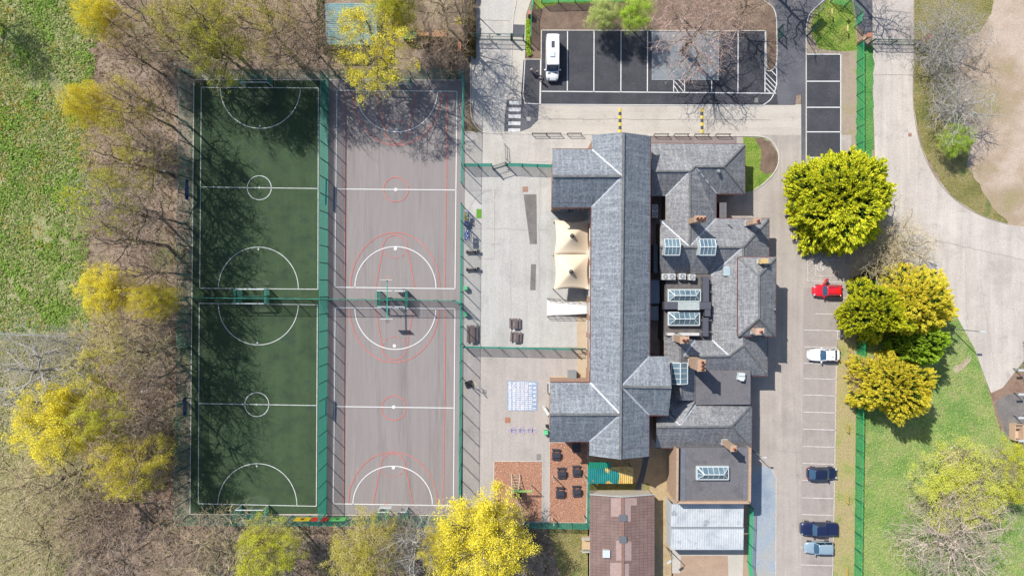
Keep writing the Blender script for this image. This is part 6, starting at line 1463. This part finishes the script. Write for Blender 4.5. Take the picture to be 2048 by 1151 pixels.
def conifer(label, px, py, rpx, h, key, leaf=LF_G, inner=LF_D, name='conifer', sx=1.0, rz=0, group='golden evergreens by the lane', cat='tree'):
    zc = h * .55; b = W(px, py, zc); r = rpx / S * (1 - zc / H) * .93
    t = thing(name, label, cat, (b[0], b[1], 0), rz, group); t.scale = (r * sx, r, h * .72)
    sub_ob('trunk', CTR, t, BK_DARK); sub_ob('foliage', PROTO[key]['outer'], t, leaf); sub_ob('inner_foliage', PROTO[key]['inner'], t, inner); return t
B_ = BK_BROWN; G_ = BK_GREY; O_ = BK_OLIVE; K_ = BK_PINK; S_ = BK_STRAW
# top belt
tree('bare brown tree at the very top left of the top belt, beside the yellow blossom', 300, 45, 75, 13, 'a', B_)
tree('bare tree with scattered yellow buds at the top, above the turf pitch corner', 400, 45, 85, 14, 'b', O_, LF_O, 'mid')
tree('bare tree whose yellow-budded boughs overhang the top left corner of the turf', 440, 150, 72, 12, 'c', O_, LF_YG, 'sparse')
tree('bare brown tree in the middle of the top belt', 535, 55, 80, 14, 'd', B_, LF_O, 'sparse')
tree('bare brown tree standing just above the top fence of the turf pitch', 570, 120, 62, 12, 'a', B_)
tree('bare brown tree left of the teal outbuilding', 625, 50, 62, 13, 'b', B_)
tree('bare tree above the west corner of the turf pitch', 345, 120, 62, 13, 'd', B_)
tree('brown bare tree squeezed between the first yellow blossom and the path', 262, 110, 52, 11, 'c', B_)
tree('big loose yellow blossom tree over the teal outbuilding and the grey court', 752, 100, 92, 11, 'b', O_, LF_YB, 'sparse2', 'blossom_tree')
tree('small yellow blossom tree at the top edge above the nursery yard', 790, 8, 52, 11, 'a', O_, LF_YG, 'dense', 'blossom_tree')
tree('bare brown tree over the nursery yard', 868, 78, 55, 11, 'a', B_)
tree('bare brown tree at the top, above the yellow parasol', 885, 10, 60, 10, 'c', S_)
tree('thin bare tree casting its shadow over the driveway', 922, 30, 40, 13, 'b', B_)
tree('bare tree beside the yard hedge near the court corner', 900, 128, 42, 10, 'd', B_)
# left belt
tree('yellow blossom tree at the top of the meadow edge', 214, 42, 46, 11, 'a', O_, LF_YB, 'dense', 'blossom_tree')
tree('loose yellow blossom tree upper left, reaching over the brown path', 185, 212, 46, 11, 'c', B_, LF_YB, 'dense', 'blossom_tree')
tree('half-bare tree with yellow flecks right of the upper left blossom', 265, 215, 55, 13, 'b', B_, LF_Y, 'sparse', 'blossom_tree')
tree('bare brown tree left of the upper turf pitch, beneath the flecked blossom tree', 255, 320, 85, 14, 'a', B_, LF_O, 'sparse')
tree('bare grey-brown tree hard against the fence left of the upper pitch', 320, 300, 55, 13, 'd', B_)
tree('sparse greenish-yellow tree left of the purple banner', 225, 405, 75, 13, 'b', G_, LF_YG, 'sparse')
tree('bare brown tree below the sparse greenish tree', 245, 480, 80, 14, 'c', B_)
tree('bare tree by the fence left of the upper pitch centre', 315, 430, 60, 14, 'a', B_)
tree('solid bright yellow blossom tree, densest of the left belt', 205, 580, 56, 9, 'a', O_, LF_YB, 'dense', 'blossom_tree', zf=.75)
tree('ragged yellow blossom tree right of the dense bright yellow one', 322, 602, 40, 10, 'b', B_, LF_YB, 'dense', 'blossom_tree')
tree('bare tan tree below the bright yellow blossom trees', 225, 690, 85, 13, 'd', S_, LF_O, 'sparse')
tree('bare tan tree by the fence left of the lower pitch', 300, 700, 65, 14, 'a', S_)
tree('large silvery pink bare tree at the left edge of the picture', 75, 745, 115, 11, 'b', BK_GREY)
tree('small silvery bare tree at the end of the pale field fence', 150, 690, 60, 9, 'c', BK_GREY)
tree('large yellow blossom tree lower left', 126, 842, 86, 11, 'a', O_, LF_YB, 'dense', 'blossom_tree')
tree('greenish yellow tree right of the large lower left blossom', 215, 830, 60, 11, 'c', B_, LF_YG, 'mid', 'blossom_tree')
tree('dark bare tree left of the lower pitch', 300, 830, 55, 13, 'b', B_)
tree('orange-yellow blossom tree nearest the lower left fence corner', 265, 932, 68, 12, 'd', B_, LF_Y, 'mid', 'blossom_tree')
tree('straw-coloured bare tree at the lower left edge', 35, 985, 95, 10, 'e', S_)
tree('pale bare tree with long straight boughs, lower left', 120, 960, 85, 11, 'a', S_)
tree('bare olive tree in the bottom left corner of the wood', 70, 1095, 100, 10, 'e', S_)
tree('dark bare tree below the orange-yellow blossom', 185, 1040, 75, 11, 'c', B_)
tree('bare brown tree at the bottom edge, right of the olive corner tree', 245, 1120, 80, 12, 'b', B_)
tree('bare brown tree below the lower left pitch corner', 360, 1050, 75, 12, 'a', B_)
tree('bare grey tree at the bottom edge with pale crooked boughs', 430, 1105, 85, 12, 'd', BK_STRAW)
tree('small bare tree with reddish tips over the bottom left pitch corner', 410, 1000, 45, 11, 'c', K_)
# bottom belt
tree('olive-yellow leafing tree below the turf goal', 540, 1078, 62, 12, 'b', O_, LF_YG, 'mid', 'blossom_tree')
tree('slim golden-tipped sapling in front of the bottom turf goal', 535, 1000, 26, 10, 'a', S_, LF_O, 'mid')
tree('tan bare tree below the coloured fence boards', 732, 1100, 74, 12, 'c', S_, LF_O, 'mid')
tree('grey bare tree between tan tree and big yellow blossom tree', 825, 1090, 78, 12, 'd', G_)
tree('low bare tree at the fence below the bottom hoop', 790, 1040, 40, 9, 'e', S_)
tree('huge bright yellow blossom tree at the bottom, over the court corner', 962, 1082, 102, 11, 'a', O_, LF_YB, 'dense', 'blossom_tree')
tree('yellow blossom boughs of the small tree at the lower right court corner', 878, 1018, 46, 10, 'b', O_, LF_Y, 'mid', 'blossom_tree')
tree('bright yellow blossom tree overhanging the climbing frame bark', 1005, 1040, 42, 9, 'c', O_, LF_Y, 'mid', 'blossom_tree')
tree('added bare brown tree shading the turf, pressed to the fence by the upper penalty arc', 318, 545, 52, 13, 'c', B_)  # added to deepen the tree shade along the turf's left edge
tree('bare brown tree pressed to the fence beside the lower penalty arc', 322, 650, 55, 13, 'b', B_)
tree('added bare brown tree shading the turf by the fence left of the lower centre circle', 318, 760, 52, 13, 'd', B_)  # added so more branch shadow falls on the lower turf pitch
tree('added bare brown tree shading the turf by the fence near the top left pitch corner', 318, 205, 52, 13, 'a', B_)  # added to thicken the shade over the turf's top left
tree('bare brown tree just above the top fence between turf and court', 628, 110, 50, 13, 'c', B_)
# car park
g2 = 'trees round the car park'
tree('pale willow-green tree at the top of the bark bed', 1207, 30, 34, 7, 'c', O_, LF_W, 'dense', 'leafing_tree', group=g2)
tree('bright lime green tree beside the willow-green one in the bark bed', 1270, 28, 36, 8, 'a', O_, LF_L, 'dense', 'leafing_tree', group=g2)
tree('wide bare pinkish-brown tree over the car park slab', 1392, 62, 98, 13, 'b', K_, group=g2, rz=1.0)
tree('bare brown tree at the top by the soil island', 1500, 8, 52, 12, 'd', B_, group=g2)
tree('bare tree at the top shading the dark road', 1590, -70, 70, 14, 'a', B_, group=g2)
tree('bare tree above the lane at the top edge', 1760, -60, 60, 13, 'b', B_, group=g2)
g3 = 'trees and shrubs along the lane'
tree('silvery bare shrubby tree by the right brick pillar', 1905, 62, 82, 8, 'e', G_, group=g3)
tree('dense grey bare shrub tucked under the silvery tree on the verge', 1880, 110, 52, 6, 'c', G_, group=g3)
tree('dense grey bare shrub above the small lime tree on the verge', 1905, 190, 50, 6, 'a', G_, group=g3)
tree('thin grey-brown bare tree below the silvery one on the verge', 1925, 215, 72, 8, 'c', G_, group=g3)
tree('small lime green tree on the lane verge', 1912, 280, 34, 5, 'a', O_, LF_L, 'dense', 'leafing_tree', group=g3)
tree('wide bare olive-twigged tree behind the golden conifer', 1792, 492, 88, 7, 'e', S_, None, 'sparse', group=g3)
tree('pinkish bare shrub beside the lower golden conifer', 1742, 752, 42, 5, 'e', K_, group=g3)
tree('pale yellow-green leafing tree at the lower right', 1925, 968, 96, 8, 'a', S_, LF_YL, 'mid', 'leafing_tree', group=g3)
tree('small yellow-green tree at the right edge of the lower grass', 2030, 945, 62, 8, 'b', O_, LF_YG, 'mid', 'leafing_tree', group=g3)
tree('large pale-boughed bare tree in the lower right corner', 1920, 1085, 122, 12, 'e', BK_PALE, group=g3)
tree('bare grey tree between the two yellow-green trees', 1985, 935, 45, 8, 'c', G_, group=g3)
conifer('largest round golden conifer beside the end parking bays', 1690, 401, 108, 11, 'k1', LF_G, rz=.3)
conifer('wide amber conifer beside the red car', 1826, 608, 70, 10, 'k2', LF_GO, rz=.2, sx=1.12)
conifer('yellow-green conifer overlapping the amber one on its car park side', 1755, 624, 58, 9.5, 'k2', LF_G, rz=2.2)
conifer('lower amber conifer above the open lawn', 1794, 772, 66, 10, 'k2', LF_GO, rz=4.0)
conifer('bright green rounded laurel between the amber conifers', 1846, 690, 44, 9.5, 'k3', LF_LR, rz=.5, name='laurel')
# hedges
def leaf_box(name, label, cat, pts, wd, h, mat, n, seed, sz=.1, kind=None, group=None):
    rng = np.random.default_rng(seed); q = [np.array(W(*p)[:2]) for p in pts]; L = [np.linalg.norm(b - a) for a, b in zip(q[:-1], q[1:])]; cs = []
    for a, b, l in zip(q[:-1], q[1:], L):
        k = int(n * l / sum(L)); u = rng.uniform(0, 1, k)[:, None]; d = (b - a) / l; nn = np.array([-d[1], d[0]])
        th = rng.uniform(0, PI, k)[:, None]; rr = rng.uniform(.7, 1.05, k)[:, None]; off = np.cos(th) * rr * wd / 2; z = (np.sin(th) * .5 + .5 * (np.sin(th) > .3)) * rr * h
        xy = a + (b - a) * u + nn * off; cs.append(np.hstack([xy, z]))
    c = np.vstack(cs); c[:, 2] *= np.array([.8 + .35 * mnoise.noise(Vector((x[0] * .6, x[1] * .6, seed))) for x in c]); n = len(c)
    A = rng.normal(0, 1, (n, 3)); A /= np.linalg.norm(A, axis=1, keepdims=True); B = np.cross(A, rng.normal(0, 1, (n, 3))); B /= np.linalg.norm(B, axis=1, keepdims=True); s_ = rng.uniform(.6, 1.4, (n, 1)) * sz
    V, F = quads(c, A * s_, B * s_ * .8); me = np_mesh(name, V, F, mat); o = bpy.data.objects.new(name, me); COL.objects.link(o)
    return tag(o, label, cat, group, kind)
HB = leaf_mat('brown_hedge_leaf', [C(120, 100, 60), C(150, 128, 70), C(96, 92, 44), C(170, 150, 90)]); HG = leaf_mat('green_hedge_leaf', [C(60, 90, 30), C(96, 120, 40), C(130, 150, 60)])
leaf_box('hedge', 'brown beech hedge between nursery yard and driveway', 'hedge', [(940, -20), (940, 118)], 1.7, 1.8, HB, 9000, 1)
leaf_box('hedge', 'dark clipped hedge running from the yard down to the court corner', 'hedge', [(906, 82), (906, 158)], 1.3, 1.8, HB, 6000, 2)
leaf_box('hedge', 'green hedge on the left side of the teal outbuilding', 'hedge', [(646, 5), (645, 100)], 1.2, 2.2, HG, 6000, 3)
leaf_box('hedge', 'brown hedge below the orange sand pit', 'hedge', [(820, 84), (898, 86)], 1.3, 1.3, HB, 5000, 4)
leaf_box('shrub', 'low green shrub line at the foot of the car park gate fence', 'shrub', [(1056, 40), (1056, 100), (1060, 112)], .7, .5, LF_L, 2500, 5, .07)
# loose ground plants
def inside(pt, poly):
    x, y = pt; c = False; n = len(poly)
    for i in range(n):
        x1, y1 = poly[i]; x2, y2 = poly[(i + 1) % n]
        if (y1 > y) != (y2 > y) and x < (x2 - x1) * (y - y1) / (y2 - y1) + x1: c = not c
    return c
def tufts(name, label, poly, n, mat, sz, seed, z=.12, clump=0.0, thr=-.2):
    rng = random.Random(seed); xs = [p[0] for p in poly]; ys = [p[1] for p in poly]; c = []
    tries = 0
    while len(c) < n and tries < n * 12:
        tries += 1; x = rng.uniform(min(xs), max(xs)); y = rng.uniform(min(ys), max(ys))
        if mnoise.noise(Vector((x * .02, y * .02, seed * 1.7))) + .5 * mnoise.noise(Vector((x * .07, y * .07, seed))) < thr: continue
        if inside((x, y), poly): w_ = W(x, y); c.append((w_[0], w_[1], rng.uniform(.02, z)))
    c = np.array(c); k = 4; c = np.repeat(c, k, 0); n = len(c); r2 = np.random.default_rng(seed); c[:, :2] += r2.normal(0, sz * 1.1, (n, 2))
    A = r2.normal(0, .6, (n, 3)) * np.array([1, 1, .5]); A /= np.linalg.norm(A, axis=1, keepdims=True); B = np.cross(A, r2.normal(0, .5, (n, 3)) + np.array([0, 0, 1.0])); B /= np.linalg.norm(B, axis=1, keepdims=True); s_ = r2.uniform(.5, 1.5, (n, 1)) * sz
    V, F = quads(c, A * s_, B * s_ * .55); me = np_mesh(name, V, F, mat); o = bpy.data.objects.new(name, me); COL.objects.link(o); return tag(o, label, 'plants', None, 'stuff')
FP = [(-20, -20), (222, -20), (195, 60), (188, 130), (172, 260), (186, 420), (172, 520), (180, 660), (-20, 662)]
tufts('grass_tufts', 'rough green and straw tufts all over the meadow', FP, 10000, leaf_mat('tuft_leaf', [C(136, 164, 76, .68), C(162, 186, 92, .7), C(186, 190, 120, .7), C(212, 196, 150, .7), C(138, 172, 76, .68), C(110, 150, 62, .6)]), .16, 4, .15, thr=-.35)
tufts('dark_meadow_growth', 'darker green clumps growing in the meadow', FP, 3500, leaf_mat('dark_tuft', [C(120, 154, 62, .7), C(146, 178, 76, .75), C(164, 192, 88, .75)]), .17, 9, .25, thr=.22)
tufts('yellow_wildflowers', 'yellow wildflowers scattered across the meadow', FP, 1400, leaf_mat('flower_petal', [C(236, 206, 40), C(226, 180, 40)]), .08, 12, .25, thr=.18)
tufts('lower_grass_tufts', 'straw-coloured tufts over the rough ground lower left', [(-20, 690), (150, 668), (190, 760), (150, 900), (200, 1000), (120, 1170), (-20, 1170)], 5000, leaf_mat('straw_tuft', [C(166, 166, 100, .7), C(206, 196, 150, .7), C(140, 160, 84, .7)]), .15, 6, .15, thr=-.4)
tufts('lawn_tufts', 'short green tufts over the eastern lawn', [(1740, 640), (1800, 560), (1885, 590), (1950, 700), (2000, 860), (2060, 880), (2060, 1170), (1712, 1170), (1716, 800)], 7000, leaf_mat('lawn_tuft', [C(140, 176, 86, .7), C(164, 194, 102, .7), C(194, 206, 130, .7)]), .10, 7, .06, thr=-.4)
tufts('dead_leaves', 'fallen leaves and dry stalks on the woodland floor', [(170, -20), (640, -20), (640, 150), (385, 155), (380, 1030), (900, 1035), (1100, 1060), (1100, 1170), (150, 1170), (190, 900), (170, 600)], 9000, leaf_mat('dead_leaf', [C(170, 130, 100), C(120, 92, 70), C(200, 170, 140), C(110, 110, 60)]), .12, 8, .08, thr=-.4)

tree('tree at the top left corner whose shadow falls over the meadow', -150, -50, 62, 12, 'a', O_, LF_O, 'sparse')

# ------------------------------------------------------------------ small wear on the ground: seams, sealed cracks, worn goalmouths, tyre marks
def wander(a, b, n, amp, seed):
    rnd = random.Random(seed); out = []
    for i in range(n + 1):
        f = i / n; out.append((a[0] + (b[0] - a[0]) * f + rnd.gauss(0, amp) * (0 < i < n), a[1] + (b[1] - a[1]) * f + rnd.gauss(0, amp) * (0 < i < n)))
    return out
CRK = M('sealed_crack', [C(168, 160, 152), C(182, 173, 165)], s=2)
cm = MB()
for k, (a, b, am) in enumerate((((1045, 238), (1540, 240), .5), ((1560, 280), (1566, 900), .8), ((1555, 900), (1600, 905), .5), ((1745, 150), (1826, 150), .3), ((1870, 480), (2048, 520), .8), ((1960, 560), (1990, 740), .8),
        ((930, 455), (1100, 462), 1.2), ((1020, 500), (1024, 690), 1.0), ((1080, 345), (1078, 600), 1.2), ((930, 862), (985, 864), .3), ((985, 864), (984, 920), .3), ((950, 40), (1020, 42), .6), ((1580, 640), (1600, 1150), 1.0), ((1608, 840), (1670, 842), .4), ((1750, 20), (1822, 26), 1.0), ((1930, 480), (1935, 690), 1))):
    line(cm, wander(a, b, 22, am, k), .04, 13)
struct('sealed_cracks', cm, CRK)

sheet('bare_lawn_patch', [(1905, 738), (1925, 722), (1938, 708), (1944, 716), (1928, 736), (1912, 745)], dirt, 2, (6, 2, 22))
sheet('bare_lawn_patch', [(1880, 905), (1930, 895), (1960, 915), (1930, 930), (1890, 925)], g_strip, 2, (6, 3, 23))
for k, (x, y, rx, ry) in enumerate(((520, 190, 26, 9), (515, 566, 24, 8), (515, 618, 24, 8), (513, 1000, 26, 9))):
    sheet('worn_goalmouth', [(x + rx * math.cos(a * .4), y + ry * math.sin(a * .4)) for a in range(16)], M('worn_turf', [C(62, 84, 58), C(76, 96, 66), C(66, 88, 64)], s=1.2, fine=12, famt=.3, bump=.2), 9, (5, 1.5, 30 + k))
